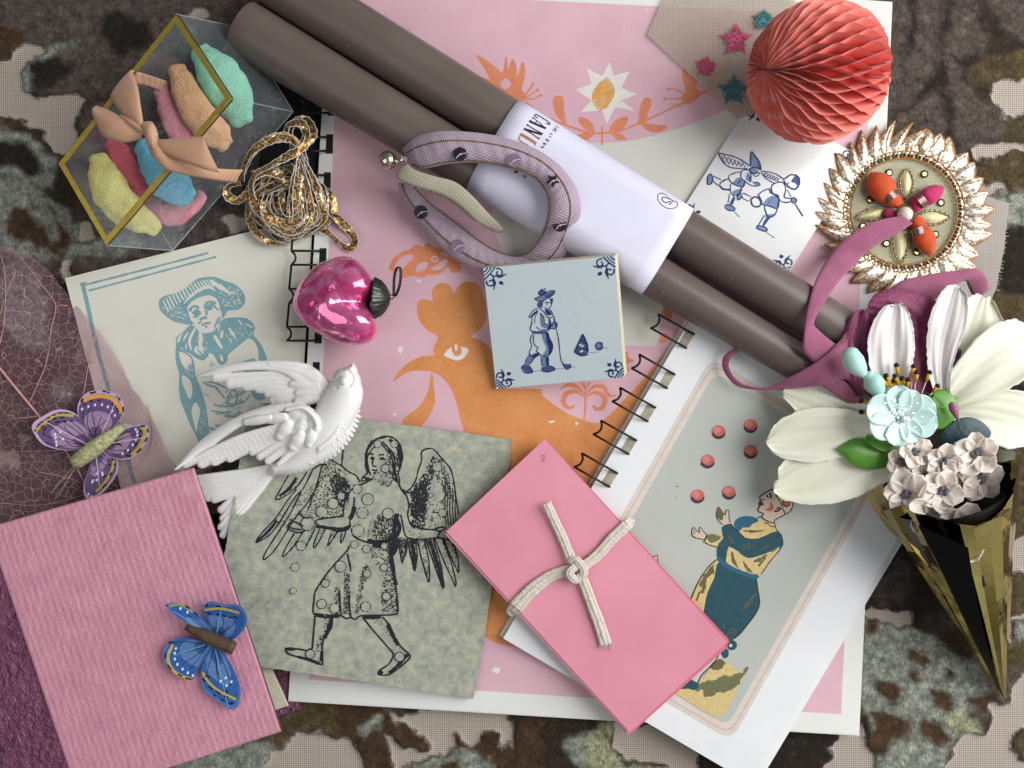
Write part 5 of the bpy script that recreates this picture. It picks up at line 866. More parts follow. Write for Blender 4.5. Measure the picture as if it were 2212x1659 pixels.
# snap boundary verts of the cell sheet to the outline
from collections import Counter
ec = Counter(tuple(sorted((f[i], f[(i + 1) % 4]))) for f in m.f for i in range(4)); bv = {v for e_, c_ in ec.items() if c_ == 1 for v in e_}; inv = {v: k for k, v in pts.items()}
fine = smooth(lf, 6, True)
for v in bv:
    a = inv[v]; b = min(fine, key=lambda q: (q[0] - a[0]) ** 2 + (q[1] - a[1]) ** 2); m.v[v] = W(b[0] + rnd.uniform(-.8, .8), b[1] + rnd.uniform(-.8, .8), leaf_h(*b))
M_sk = bpy.data.materials.new('leaf_film'); M_sk.use_nodes = True; N, L = M_sk.node_tree.nodes, M_sk.node_tree.links; p = N['Principled BSDF']; p.inputs['Roughness'].default_value = .6; out = N['Material Output']
tcn = N.new('ShaderNodeTexCoord'); nz_ = N.new('ShaderNodeTexNoise'); nz_.inputs['Scale'].default_value = 1 / (30 * S); L.new(tcn.outputs['Object'], nz_.inputs['Vector']); va = N.new('ShaderNodeVectorMath'); va.operation = 'SCALE'; va.inputs['Scale'].default_value = 9 * S; L.new(nz_.outputs['Color'], va.inputs[0]); vb = N.new('ShaderNodeVectorMath'); L.new(tcn.outputs['Object'], vb.inputs[0]); L.new(va.outputs[0], vb.inputs[1])
def vor(px, lo, hi):
    v = N.new('ShaderNodeTexVoronoi'); v.feature = 'DISTANCE_TO_EDGE'; v.inputs['Scale'].default_value = 1 / (px * S); L.new(vb.outputs[0], v.inputs['Vector']); r = N.new('ShaderNodeMapRange'); r.inputs[1].default_value = lo; r.inputs[2].default_value = hi; r.inputs[3].default_value = 1; r.inputs[4].default_value = 0; L.new(v.outputs[0], r.inputs[0]); return r.outputs[0]
a1, a2 = vor(19, .008, .028), vor(6, .04, .14); mx = N.new('ShaderNodeMath'); mx.operation = 'MULTIPLY_ADD'; L.new(a2, mx.inputs[0]); mx.inputs[1].default_value = .3; L.new(a1, mx.inputs[2]); mc = N.new('ShaderNodeMix'); mc.data_type = 'RGBA'; mc.inputs[6].default_value = lin('8c6478'); mc.inputs[7].default_value = lin('d3b0ae'); L.new(mx.outputs[0], mc.inputs[0]); L.new(mc.outputs[2], p.inputs['Base Color'])
al = N.new('ShaderNodeMath'); al.operation = 'MULTIPLY_ADD'; al.use_clamp = True; L.new(mx.outputs[0], al.inputs[0]); al.inputs[1].default_value = .28; al.inputs[2].default_value = .24; t = N.new('ShaderNodeBsdfTransparent'); t.inputs[0].default_value = (.98, .9, .93, 1); ms = N.new('ShaderNodeMixShader'); L.new(al.outputs[0], ms.inputs[0]); L.new(t.outputs[0], ms.inputs[1]); L.new(p.outputs[0], ms.inputs[2]); L.new(ms.outputs[0], out.inputs[0])
m.build('blade', M_sk, sl, smooth=True)
def vein(m, pts, r0, r1): p = smooth([(x, y, leaf_h(x, y) + 1.2) for x, y in pts], 6); m.tube(p, [r0 + (r1 - r0) * i / len(p) for i in range(len(p))], n=5)
m = MB(); vein(m, [(-110, 650), (0, 796), (85, 900), (150, 985), (200, 1075)], 3.4, 2.0); M_vn = pm('pink_vein', 'cf9f98', 'bd8a86', rough=.6); m.build('midrib', M_vn, sl, smooth=True)
m = MB()
for s_ in ("0,570 30,400 30,100 -20,-60", "190,950 300,690 330,480 360,320 280,200 150,30 60,-60", "360,320 440,320", "540,900 570,720 600,560 580,480", "580,700 620,500", "0,1060 240,1040", "0,1270 380,1260", "0,1600 300,1610 700,1500", "830,1420 960,1280 990,1150 960,960", "100,100 30,280 0,380", "250,1400 450,1440 560,1490", "0,820 60,810 90,850"):
    vein(m, c01(s_), 1.0, .6)
m.build('side_veins', M_vn, sl, smooth=True)
# ---------------------------------------------------------------- butterflies
def butterfly(label, F, wings, body, bh, cols, group, marks, bodymat, loc):
    t = thing('feather_butterfly', label, 'butterfly', loc, group); k = F.k; c_ = body(0.5)
    for w_ in wings:
        root = F(w_['root'])[0]; dirn = w_['lift']
        o = smooth(F(w_['o']), 4, True); gx, gy = sum(q[0] for q in o) / len(o) - root[0], sum(q[1] for q in o) / len(o) - root[1]; gl_ = math.hypot(gx, gy)
        hf = lambda x, y, r=root, l=dirn, gx=gx / gl_, gy=gy / gl_: bh + ((x - r[0]) * gx + (y - r[1]) * gy) / 90 * l; hf = planeh(hf, [o[0], o[len(o) // 3], o[2 * len(o) // 3]])   # each wing is one tilted sheet
        m = MB(hf); m.poly(o, 0)
        cx_, cy_ = sum(q[0] for q in o) / len(o), sum(q[1] for q in o) / len(o)
        def sc(f, fy=None, o=o, r=root): return [(r[0] + (x - r[0]) * f, r[1] + (y - r[1]) * f) for x, y in o]
        m.poly(sc(.93) , w_.get('rim', 1)); m.poly(sc(w_.get('cellf', .62)), 2); m.poly(sc(.3), 1)
        for s_ in w_.get('band', []): m.line(smooth(F(s_[0]), 5), s_[1], s_[2], jit=.12)
        for s_ in w_.get('vein', []): m.line(smooth(F(s_), 4), 1.5, 4, jit=.2, taper=False)
        for s_ in w_.get('dash', []):
            p = F(s_)
            for i in range(0, len(p) - 1, 2): m.line([p[i], p[i + 1]], 3.8, 4)
        for s_ in w_.get('dots', []):
            for x, y in F(s_): m.dot(x, y, 2.4, 5, 7, ry=3.6, a=.3)
        for s_ in w_.get('quill', []): m.line(F(s_), [3, 1.4], 6)
        m.build('wing', cols, t, solid=.8)
    m = MB(); p = [body(i / 12) for i in range(13)]; m.tube([q[:3] for q in p], [q[3] for q in p], n=14); m.v = [(x, y, z + S * 2.0 * mnoise.noise((x / S * .1, y / S * .1, z / S * .1))) for x, y, z in m.v]; m.build('body', bodymat, t, smooth=True)
    return t
G8 = T(100, 1500, 560)
pc = [pm('lilac_feather', 'c9a9cc', rough=.6, size=9, bump=.3, bs=2), pm('violet_feather', '6d5382', '5e4873', rough=.6, size=9, bump=.3, bs=2), pm('mauve_feather', 'a98cae', '987a9e', rough=.6, size=9, bump=.3, bs=2), pm('saffron_paint', 'e5a548', **INK), pm('black_paint', '1f1a24', **INK), pm('white_paint', 'e4e6f2', **INK), pm('pale_quill', 'd9bccb', **INK), pm('yellow_paint', 'c2ab42', **INK)]
def pbody(t): x, y = G8([770 + 740 * t, 1280 - 570 * t])[0]; return (x, y, 58 + 4 * math.sin(3 * t), (18 if t < .5 else 13 + 10 * (1 - t)) * (.62 + .38 * math.sin(math.pi * min(1, .18 + t * .8))))
butterfly('purple feather butterfly with green body resting on the skeleton leaf', G8, [
 dict(root="1060,960", lift=14, rim=1, o="1070,930 940,760 815,520 830,330 960,180 1150,140 1340,170 1490,270 1540,450 1480,600 1300,780 1160,880", cellf=.6, band=[("905,310 1000,260 1150,235 1300,255 1400,320 1460,400 1490,500", 9, 3)], dash=["860,330 900,270 1000,190 1100,170 1200,155 1260,170 1270,175 1310,180 1410,230 1480,300 1520,400 1520,490", "900,370 940,350 1000,320 1050,315 1120,305 1170,300 1340,350 1400,390 1420,420 1450,490"], dots=["882,437 980,400 1083,373 1192,370 1283,403 1350,467 1390,537"], vein=["1060,960 1040,850 900,640 910,450", "1070,930 960,650 1010,380", "1075,930 1080,700 1040,540 1060,440", "1080,700 1060,620 1090,560", "1085,920 1090,800 1180,560", "1095,910 1100,760 1280,600", "1110,910 1200,800"], quill=["1160,880 1450,210"]),
 dict(root="1010,990", lift=10, o="970,1030 760,1080 480,1060 250,970 110,770 120,660 250,560 450,455 620,448 780,510 900,640 1060,930", cellf=.68, band=[("145,800 210,730 320,640 420,560 500,530 620,530 750,540", 6, 7)], dash=["140,780 165,760 190,690 220,680 250,640 290,610 340,580 380,565 420,535 470,520 520,500 560,495 620,495 660,500", "240,730 290,690 340,640 380,620 430,595 480,580 540,570 600,565 270,770 335,720 360,700 430,670 460,650 540,630 570,632 640,630 690,625 740,620 275,800 300,840"], dots=["460,830 470,880 545,790 580,905 480,950 485,1000"], vein=["990,1000 850,820 600,640", "1000,990 900,800 730,640", "1010,980 960,760 860,620", "980,1005 700,830 480,670", "970,1015 600,870 400,720", "960,1020 640,940 300,850", "640,880 690,1000 960,1030", "640,1010 450,1000 300,940", "900,960 640,760 600,680"], quill=["1000,1010 230,590"]),
 dict(root="1230,1000", lift=14, o="1250,1000 1400,850 1600,730 1780,680 1900,710 1925,850 1850,1000 1700,1170 1550,1222 1350,1200 1200,1080", cellf=.6, band=[("1800,720 1860,780 1850,850 1800,960 1740,1060 1650,1150", 7, 7)], dash=["1790,700 1860,700 1900,740 1910,800 1900,870 1860,950 1800,1050 1730,1120 1560,1150 1640,1180", "1800,760 1780,800 1790,840 1770,880 1740,960 1700,1010 1640,1090 1610,1120 1400,970 1500,1000"], dots=["1715,752 1740,792 1743,845 1720,912 1668,993 1595,1075 1510,1130"], vein=["1250,1000 1500,830 1700,760", "1260,1010 1500,900 1720,820", "1260,1020 1400,980 1550,940", "1240,1040 1380,1080 1620,1080", "1220,1060 1400,1140 1500,1200"], quill=["1280,980 1900,870"]),
 dict(root="1110,1120", lift=2, o="1080,1150 1200,1100 1350,1230 1430,1240 1440,1380 1380,1520 1240,1700 1080,1830 990,1850 930,1800 905,1700 920,1560 980,1380", cellf=.5, band=[("1380,1240 1360,1340 1300,1480 1220,1600 1100,1720", 6, 7)], dash=["1400,1280 1380,1320 1340,1420 1310,1480 1330,1300 1290,1310 1250,1470 1210,1500 1260,1600 1200,1660"], dots=["1195,1430 1200,1460 1050,1550 1110,1540 1120,1440 1040,1570 980,1760 1030,1800"], vein=["1110,1120 1130,1300 1180,1400", "1120,1120 1180,1250 1260,1330", "1130,1120 1240,1220 1330,1240", "1090,1140 1040,1300 1010,1420", "1100,1140 1100,1400 1040,1420 1060,1560"], quill=["1100,1150 1150,1640"])],
 pbody, 46, pc, 'feather butterflies', None, pm('green_ivory_body', 'c9cd9c', '8d8a62', rough=.6, size=7, bump=.8, bs=4, amp=2, contrast=.15), (150, 960, 26))
m = MB(); m.tube([(163, 1002, 40), (110, 1065, 30)], .8, n=4); m.tube([(166, 1003, 40), (128, 1068, 30)], .8, n=4); m.build('antenna', pm('straw_thread', 'b9b58c', rough=.6), bpy.data.objects['feather_butterfly'])
B8 = C(0, 2)
bc = [pm('pale_blue_feather', '4f72b4', rough=.6, size=7, bump=.3, bs=2), pm('blue_feather', '2a62a8', '1f4f92', rough=.55, size=7, bump=.3, bs=2), pm('slate_blue_feather', '5f82b8', '4f72ac', rough=.6, size=7, bump=.3, bs=2), pm('ochre_paint', 'a08e45', **INK), pc[4], pc[5], pm('teal_quill', '6fa5c4', **INK), pc[7]]
def bbody(t): x, y = B8([1205 + 310 * t, 745 + 140 * t])[0]; return (x, y, 170, (6 + 7 * min(1, t * 2.2)))
butterfly('blue feather butterfly with brown body resting on the pink cloth book', B8, [
 dict(root="1390,820", lift=22, o="1080,598 1130,588 1190,600 1260,640 1310,690 1410,810 1360,790 1290,750 1180,700 1100,640", cellf=.6, band=[("1100,610 1170,600 1250,650", 5, 3)], dash=["1078,603 1086,612 1200,610 1230,625 1260,650 1280,670"], vein=["1390,810 1200,650", "1395,805 1260,680"], dots=["1170,625 1215,650"], quill=["1390,815 1120,640"]),
 dict(root="1400,810", lift=26, o="1400,810 1335,690 1320,610 1370,580 1450,600 1540,600 1585,640 1602,700 1575,770 1500,830", cellf=.62, band=[("1325,635 1420,625 1480,635 1550,655", 5, 7)], dash=["1340,650 1370,662 1400,664 1425,665 1440,672 1465,676 1480,680 1500,685 1510,678 1540,690 1330,612 1350,600 1400,610 1440,615"], vein=["1400,805 1350,700", "1405,805 1400,700", "1410,805 1450,720 1440,680", "1415,805 1500,740 1520,700", "1420,780 1460,770 1480,730"], quill=["1400,800 1440,600"]),
 dict(root="1345,850", lift=4, o="1340,850 1200,812 1110,830 1060,895 1072,985 1150,1060 1240,1092 1262,1060 1300,990 1380,885", cellf=.62, band=[("1120,860 1090,930 1100,990 1150,1050 1240,1085", 6, 7)], dash=["1120,840 1090,850 1070,910 1070,950 1085,990 1110,1020 1150,1050 1180,1065 1200,1075 1240,1085"], dots=["1140,885 1132,915 1133,953 1150,987 1183,1018 1217,1042 1250,1060"], vein=["1340,860 1200,840 1120,850", "1340,865 1240,900 1160,920", "1335,870 1270,930 1200,970", "1340,870 1310,920 1230,1020"], quill=["1330,860 1130,930"]),
 dict(root="1390,870", lift=2, o="1390,880 1470,940 1540,1080 1560,1180 1530,1275 1470,1270 1390,1210 1320,1150 1303,1050 1320,975", cellf=.62, band=[("1315,1040 1350,1100 1420,1160 1530,1215", 5, 7)], dash=["1310,1080 1330,1100 1350,1130 1380,1150 1400,1160 1430,1180 1450,1195 1480,1200 1490,1235 1515,1240 1380,1180 1400,1195 1430,1215 1455,1222 1480,1240 1500,1245 1330,1060 1360,1075 1450,1150 1480,1170"], dots=["1430,1097 1463,1075 1500,1100 1468,1125"], vein=["1390,880 1350,1000 1340,1060", "1395,890 1400,1000 1420,1120", "1400,890 1450,980 1500,1120", "1400,900 1410,1040 1450,1100"], quill=["1395,890 1480,1270"])],
 bbody, 158, bc, 'feather butterflies', None, pm('brown_body', '5f4c36', '3e3023', rough=.6, size=4, bump=.7, bs=3), (445, 1392, 144))
for x, y in B8("1463,853 1460,900 1500,860"):
    pass
# ---------------------------------------------------------------- glass heart
ht = thing('glass_heart', 'shiny pink mirrored glass heart ornament with ribbed dark metal cap', 'ornament', (735, 655, 26)); M_ht = bpy.data.materials.new('pink_mercury_glass'); M_ht.use_nodes = True; N, L = M_ht.node_tree.nodes, M_ht.node_tree.links; p = N['Principled BSDF']
p.inputs['Metallic'].default_value = .72; p.inputs['Roughness'].default_value = .1; p.inputs['Coat Weight'].default_value = 1; p.inputs['Coat Roughness'].default_value = .03
tcn = N.new('ShaderNodeTexCoord'); n = N.new('ShaderNodeTexNoise'); n.inputs['Scale'].default_value = 1 / (70 * S); n.inputs['Detail'].default_value = 2; n.inputs['Distortion'].default_value = 1.2; L.new(tcn.outputs['Object'], n.inputs['Vector']); bp = N.new('ShaderNodeBump'); bp.inputs['Strength'].default_value = .8; bp.inputs['Distance'].default_value = 11 * S; L.new(n.outputs[0], bp.inputs['Height']); L.new(bp.outputs[0], p.inputs['Normal'])
rr_ = N.new('ShaderNodeValToRGB'); rr_.color_ramp.elements[0].color = lin('f0468c'); rr_.color_ramp.elements[1].color = lin('ffa0d6'); rr_.color_ramp.elements[0].position = .35; rr_.color_ramp.elements[1].position = .65; L.new(n.outputs[0], rr_.inputs[0]); L.new(rr_.outputs[0], p.inputs['Base Color'])
ho = smooth([(632, 660), (638, 630), (655, 600), (688, 570), (730, 554), (768, 560), (798, 588), (811, 630), (800, 655), (808, 682), (815, 712), (802, 738), (768, 747), (722, 738), (676, 714), (645, 686)], 6, True)
m = MB(); cH = (735, 652); rings = 22; n = len(ho)
for sgn in (1, -1):
    vs_ = []
    for i in range(rings + 1):
        t = i / rings; f = math.sin(t * math.pi / 2); hh = 92 + sgn * 62 * math.cos(t * math.pi / 2) ** .9
        for x, y in ho: X_, Y_ = cH[0] + (x - cH[0]) * f, cH[1] + (y - cH[1]) * f; vs_.append(W(X_, Y_, hh - (sgn > 0) * 30 * math.exp(-((Y_ - 650) / 20) ** 2) * max(0, min(1, (X_ - 705) / 70)) * max(0, 1 - t * .6)))
    m.add(vs_, [((i * n + j, (i + 1) * n + j, (i + 1) * n + (j + 1) % n, i * n + (j + 1) % n)[::sgn]) for i in range(rings) for j in range(n)])
m.build('glass_body', M_ht, ht, smooth=True)
def lathe_x(m, prof, cx_, cy_, h, ang, n=48, rib_=0, nr=18):
    """profile (distance along axis, radius); axis lies flat at ang"""
    c_ = Vector(W(cx_, cy_, h)); ax = Vector((math.cos(ang), -math.sin(ang), 0)); sd = Vector((math.sin(ang), math.cos(ang), 0)); up = Vector((0, 0, 1)); vs_ = []
    for a, r in prof:
        for j in range(n): t = 2 * math.pi * j / n; q = r * (1 + rib_ * math.cos(nr * t)); vs_.append(c_ + (ax * a + sd * q * math.cos(t) + up * q * math.sin(t)) * S)
    m.add(vs_, [(i * n + j, i * n + (j + 1) % n, (i + 1) * n + (j + 1) % n, (i + 1) * n + j) for i in range(len(prof) - 1) for j in range(n)])
M_cap = pm('aged_tin', '5a5f58', '2c2f2d', rough=.4, metal=.8, size=14, bump=.2, bs=5)
m = MB(); lathe_x(m, [(0, 36), (0, 41), (3, 42), (5, 40), (14, 36), (24, 26), (32, 12), (34, 2)], 808, 644, 92, R(2), n=72, rib_=.04, nr=24); m.build('metal_cap', M_cap, ht, smooth=True)
m = MB(); m.tube([(840, 645, 92), (848, 646, 94), (853, 640, 96), (850, 636, 98), (843, 638, 97)], 1.3, n=6); 
for o_ in (0, 3.2): m.tube(smooth([(849 + o_, 640, 98), (850 + o_, 600, 108), (856 + o_, 579, 112), (864 + o_, 582, 110), (862 + o_, 615, 104), (853 + o_, 640, 99)], 6), 1.5, n=7)
m.build('hanging_ring', pm('dark_wire', '3c4040', rough=.35, metal=.8), ht, smooth=True)
# ---------------------------------------------------------------- plaster dove
Z6 = T(680, 1400, 840)
class Relief:
    def __init__(s, x0, y0, x1, y1, st=1.0): s.xs = np.arange(x0, x1, st); s.ys = np.arange(y0, y1, st); s.X, s.Y = np.meshgrid(s.xs, s.ys); s.H = np.full(s.X.shape, -1e3)
    def blade(s, pts, ws, hs, ridge=4, tilt=0, barb=0, bper=4, power=2, mode='max', edge=3):
        p = smooth([(x, y, w, h) for (x, y), w, h in zip(pts, ws, hs)], 6); m_ = max(ws) + 3; xs = [q[0] for q in p]; ys = [q[1] for q in p]
        ja, jb = np.searchsorted(s.xs, [min(xs) - m_, max(xs) + m_]); ia, ib = np.searchsorted(s.ys, [min(ys) - m_, max(ys) + m_]); X, Y = s.X[ia:ib, ja:jb], s.Y[ia:ib, ja:jb]
        best = np.full(X.shape, 1e9); V = np.zeros(X.shape); Wd = np.ones(X.shape); Hh = np.zeros(X.shape); Ts = np.zeros(X.shape); acc = 0
        for a, b in zip(p, p[1:]):
            ex, ey = b[0] - a[0], b[1] - a[1]; l = math.hypot(ex, ey) + 1e-9; t = np.clip(((X - a[0]) * ex + (Y - a[1]) * ey) / l / l, 0, 1); dx, dy = X - a[0] - t * ex, Y - a[1] - t * ey; d = np.hypot(dx, dy); k = d < best
            best = np.where(k, d, best); V = np.where(k, (dx * -ey + dy * ex) / l, V); Wd = np.where(k, a[2] + (b[2] - a[2]) * t, Wd); Hh = np.where(k, a[3] + (b[3] - a[3]) * t, Hh); Ts = np.where(k, acc + t * l, Ts); acc += l
        q = best / np.maximum(Wd, .1); z = Hh + ridge * (1 - np.clip(q, 0, 1) ** power) - np.clip((q - .8) / .2, 0, 1) ** 2 * edge + tilt * V / np.maximum(Wd, .1)
        if barb: z = z + barb * np.sin((Ts - np.abs(V) * 1.2) * 2 * math.pi / bper) * (np.abs(V) / np.maximum(Wd, .1) > .1) - barb * 2.2 * np.exp(-(V / 1.0) ** 2)
        z = np.where(q <= 1, z, -1e3); sub = s.H[ia:ib, ja:jb]; s.H[ia:ib, ja:jb] = np.maximum(sub, z) if mode == 'max' else np.where((q <= 1) & (sub > -500), sub + z, sub)
    def build(s, name, mat, parent, base):
        ok = s.H > -500; ny, nx = s.X.shape; idx = -np.ones((ny, nx), int); idx[ok] = np.arange(ok.sum()); m = MB()
        h = s.H; kk = (1 - h / D) * S; vx, vy, vz = (s.X - CX) * kk, (CY - s.Y) * kk, h * S; m.v = list(zip(vx[ok].tolist(), vy[ok].tolist(), vz[ok].tolist())); a, b, c_, d = idx[:-1, :-1], idx[1:, :-1], idx[1:, 1:], idx[:-1, 1:]; f = (a >= 0) & (b >= 0) & (c_ >= 0) & (d >= 0); F_ = np.stack([a[f], b[f], c_[f], d[f]], -1); m.f = [tuple(q) for q in F_.tolist()]
        e_ = Counter(); 
        E = np.concatenate([F_[:, [0, 1]], F_[:, [1, 2]], F_[:, [2, 3]], F_[:, [3, 0]]]); key = E.min(1) * 10 ** 7 + E.max(1); u, i_, cnt = np.unique(key, return_index=True, return_counts=True); be = E[i_[cnt == 1]]; n = len(m.v); bot = {}
        for p_, q_ in be.tolist():
            for z_ in (p_, q_):
                if z_ not in bot: v = m.v[z_]; bot[z_] = len(m.v); m.v.append((v[0], v[1], max(v[2] - base * S, 1 * S)))
            m.f.append((q_, p_, bot[p_], bot[q_]))
        m.m = [0] * len(m.f); return m.build(name, mat, parent, smooth=True)
dv = thing('plaster_dove', 'white plaster dove with spread wings and forked tail lying on the angel card', 'figurine', (620, 930, 96)); M_pl = pm('white_plaster', 'e6e5e2', 'dddcd9', rough=.55, size=40, bump=.25, bs=2.5, spec=.3, sss=.05)
rl = Relief(368, 772, 790, 1172, 1.0)
def fth(s_, ws, hs, **k): rl.blade(Z6(s_), [w * Z6.k for w in ws], hs, **k)
BH = 118
# tail
for i, (tx, ty) in enumerate(((215, 1290), (240, 1370), (290, 1440), (360, 1475), (430, 1490))): fth(f"1010,1170 {700 + i * 20},{1240 + i * 25} {tx},{ty}", [50, 62, 46], [BH - 4 - i, BH - 8, BH - 14], ridge=2.5, tilt=1.5, barb=.9, bper=5)
for i, (tx, ty) in enumerate(((500, 1600), (520, 1690), (500, 1780), (520, 1860))): fth(f"1020,1210 {790 + i * 14},{1370 + i * 25} {tx},{ty}", [46, 58, 44], [BH - 6, BH - 10, BH - 16], ridge=2.5, tilt=1.5, barb=.9, bper=5)
# far wing
fth("1530,330 1350,190 1100,110 750,110 480,160 262,214", [110, 110, 62, 46, 42, 14], [BH + 12, BH + 16, BH + 14, BH + 8, BH + 2, BH - 6], ridge=4, tilt=-2)
for i, (tx, ty, w) in enumerate(((440, 236, 46), (590, 300, 50), (760, 322, 48), (890, 352, 44), (985, 400, 42), (1040, 470, 42))): fth(f"1500,{330 + i * 22} {1200 - i * 10},{210 + i * 48} {tx},{ty}", [60, 52, w], [BH + 10, BH + 8 - i, BH - i * .8], ridge=3.5, tilt=3.4, barb=.25, bper=9)
for x, y, tx, ty in ((1480, 200, 1000, 110), (1480, 230, 1200, 170), (1500, 260, 1310, 220), (1500, 220, 1400, 150), (1500, 320, 1240, 300), (1510, 380, 1300, 390), (1500, 450, 1290, 470), (1510, 270, 1390, 280), (1510, 360, 1370, 340)): fth(f"{x},{y} {(x + tx) // 2},{(y + ty) // 2} {tx},{ty}", [46, 54, 42], [BH + 17, BH + 16, BH + 12], ridge=5, tilt=3)
# body
fth("1060,1180 1280,1100 1500,900 1660,640 1770,400 1790,270", [70, 130, 190, 210, 195, 150], [BH + 4, BH + 12, BH + 22, BH + 28, BH + 30, BH + 26], ridge=22, power=2.2, edge=8)
fth("1790,250 1850,140 1862,92", [140, 62, 16], [BH + 24, BH + 22, BH + 12], ridge=16, power=2, edge=6)
# breast feathers
r3 = random.Random(3)
for i in range(54):
    t = i % 18 / 17; ring_ = i // 18; ang_ = -.55 + 2.1 * t; cx_, cy_ = 1640 - 120 * t, 560 + 260 * t; rr = 158 + ring_ * 50; x, y = cx_ + rr * math.cos(ang_), cy_ + rr * math.sin(ang_) * .95; dx, dy = math.cos(ang_ + .5), math.sin(ang_ + .5); ll = 60 + r3.uniform(-8, 12)
    fth(f"{x - dx * ll * .5:.0f},{y - dy * ll * .5:.0f} {x:.0f},{y:.0f} {x + dx * ll:.0f},{y + dy * ll:.0f}", [20, 30, 12], [BH + 42 - ring_ * 9, BH + 43 - ring_ * 11, BH + 34 - ring_ * 13], ridge=3, tilt=1.6)
# near wing
fth("1490,680 1380,570 1180,530 900,590 600,730 300,950 22,1180", [50, 48, 46, 50, 60, 66, 12], [BH + 46, BH + 50, BH + 48, BH + 38, BH + 28, BH + 16, BH + 22], ridge=5, tilt=-2)
tips = ((130, 1135, 40), (300, 1120, 52), (430, 1095, 52), (590, 1060, 50), (720, 1000, 46), (830, 1000, 44), (905, 1050, 42), (990, 1095, 42), (1110, 1130, 40), (1230, 1135, 40), (1345, 1125, 38), (1440, 1100, 38))
for i, (tx, ty, w) in enumerate(tips): sx, sy = 1340 + i * 12, 700 + i * 12; fth(f"{sx},{sy} {(sx * .5 + tx * .5 - 20 + i * 6):.0f},{(sy * .5 + ty * .5 - 55 + i * 5):.0f} {tx},{ty}", [50, 52, w], [BH + 40, BH + 30 - abs(i - 6) * .2, BH + 14 + i * 1.2], ridge=4, tilt=3.8, barb=.35, bper=11)
for x, y, tx, ty, w in ((1150, 640, 960, 660, 46), (1000, 650, 760, 690, 38), (1300, 620, 1200, 650, 52), (1360, 640, 1290, 700, 52), (1200, 720, 1120, 830, 55), (1350, 720, 1270, 800, 52), (1460, 680, 1440, 760, 44), (1330, 830, 1250, 940, 52), (1450, 790, 1420, 920, 46), (1500, 720, 1490, 820, 36), (1340, 740, 1330, 800, 40)): fth(f"{x},{y} {(x + tx) // 2},{(y + ty) // 2} {tx},{ty}", [w * 1.15, w * 1.35, w * 1.05], [BH + 48, BH + 46, BH + 40], ridge=5.5, tilt=3.4)
fth("1180,560 1330,540 1430,600 1490,700 1480,760", [26, 26, 30, 30, 22], [BH + 54, BH + 56, BH + 56, BH + 56, BH + 52], ridge=5)
# face
rl.blade(Z6("1765,258 1766,259 1767,260"), [9.5, 9.5, 9.5], [5, 5, 5], ridge=3.5, mode='add', edge=5); rl.blade(Z6("1700,330 1650,260 1680,180 1760,140"), [4, 5, 5, 4], [-3, -3, -3, -3], ridge=0, mode='add', edge=0); rl.blade(Z6("1830,300 1850,240 1830,180"), [6, 7, 5], [-4, -4, -3], ridge=0, mode='add', edge=-3)
# smooth once so the relief reads as cast plaster
for _ in range(1):
    Hc = rl.H.copy(); ok = Hc > -500; K_ = np.where(ok, Hc, 0); acc = K_ * 2; wt = ok * 2.0
    for dx, dy in ((1, 0), (-1, 0), (0, 1), (0, -1)): acc = acc + np.roll(np.roll(K_, dx, 1), dy, 0); wt = wt + np.roll(np.roll(ok, dx, 1), dy, 0)
    rl.H = np.where(ok, acc / np.maximum(wt, 1), -1e3)
Hc = rl.H.copy(); ok = Hc > -500; K_ = np.where(ok, Hc, 0); acc = K_.copy() * 2; wt = ok * 2.0
for dx, dy in ((1, 0), (-1, 0), (0, 1), (0, -1)): acc += np.roll(np.roll(K_, dx, 1), dy, 0); wt = wt + np.roll(np.roll(ok, dx, 1), dy, 0)
rl.H = np.where(ok, acc / np.maximum(wt, 1), -1e3); rl.build('cast_body', M_pl, dv, 16)
# ---------------------------------------------------------------- padded horseshoe
hs = thing('padded_horseshoe', 'lilac linen padded horseshoe ornament with sequins, gold stitching, tape loop and silver bell', 'ornament', (1040, 420, 30)); c10 = C(1, 0)
LI = pm('lilac_linen', 'c3b0c0', 'b7a2b4', rough=.9, size=40, bump=.8, weave=4.6, wang=.35, amp=1.6, sheen=.2, spec=.2)
oo = c10("392,968 480,890 620,852 800,852 1000,878 1180,930 1330,1005 1450,1110 1530,1235 1552,1360 1525,1490 1460,1640 1360,1740 1200,1790 1040,1790 900,1760 760,1690 620,1580 490,1430 400,1300 362,1185")
ii = c10("460,1075 540,1092 700,1062 880,1055 1060,1085 1180,1122 1270,1175 1325,1260 1338,1340 1325,1430 1285,1530 1210,1625 1130,1652 1060,1640 980,1605 880,1540 790,1465 690,1390 590,1320 500,1235 455,1180")
hb = [110, 128, 146, 150, 150, 150, 150, 150, 150, 138, 92, 60, 38, 30, 28, 28, 28, 30, 32, 40, 70]
O3 = smooth([(x, y, h) for (x, y), h in zip(oo, hb)], 7); I3 = smooth([(x, y, h) for (x, y), h in zip(ii, hb)], 7); m = MB(); NS = 20; n = len(O3); vs_ = []; prof = []
def hpos(i, q, lift=0.0):
    """q 0 outer .. 1 inner on the padded top"""
    a, b = O3[i], I3[i]; endf = min(1, min(i, n - 1 - i) / 7 + .35); th = 21 * endf; s_ = math.sin(math.pi * q); return (a[0] + (b[0] - a[0]) * q, a[1] + (b[1] - a[1]) * q, a[2] + th + (th + 1.2 * math.sin(i * 1.7) * s_) * max(0, s_) ** .55 + lift)
for i in range(n):
    for j in range(NS):
        a = 2 * math.pi * j / NS; q = .5 - .5 * math.cos(a)
        if j <= NS // 2: vs_.append(W(*hpos(i, q)))
        else: x, y, h = hpos(i, q); vs_.append(W(x, y, 2 * O3[i][2] + 2 * 21 * min(1, min(i, n - 1 - i) / 7 + .35) - h))
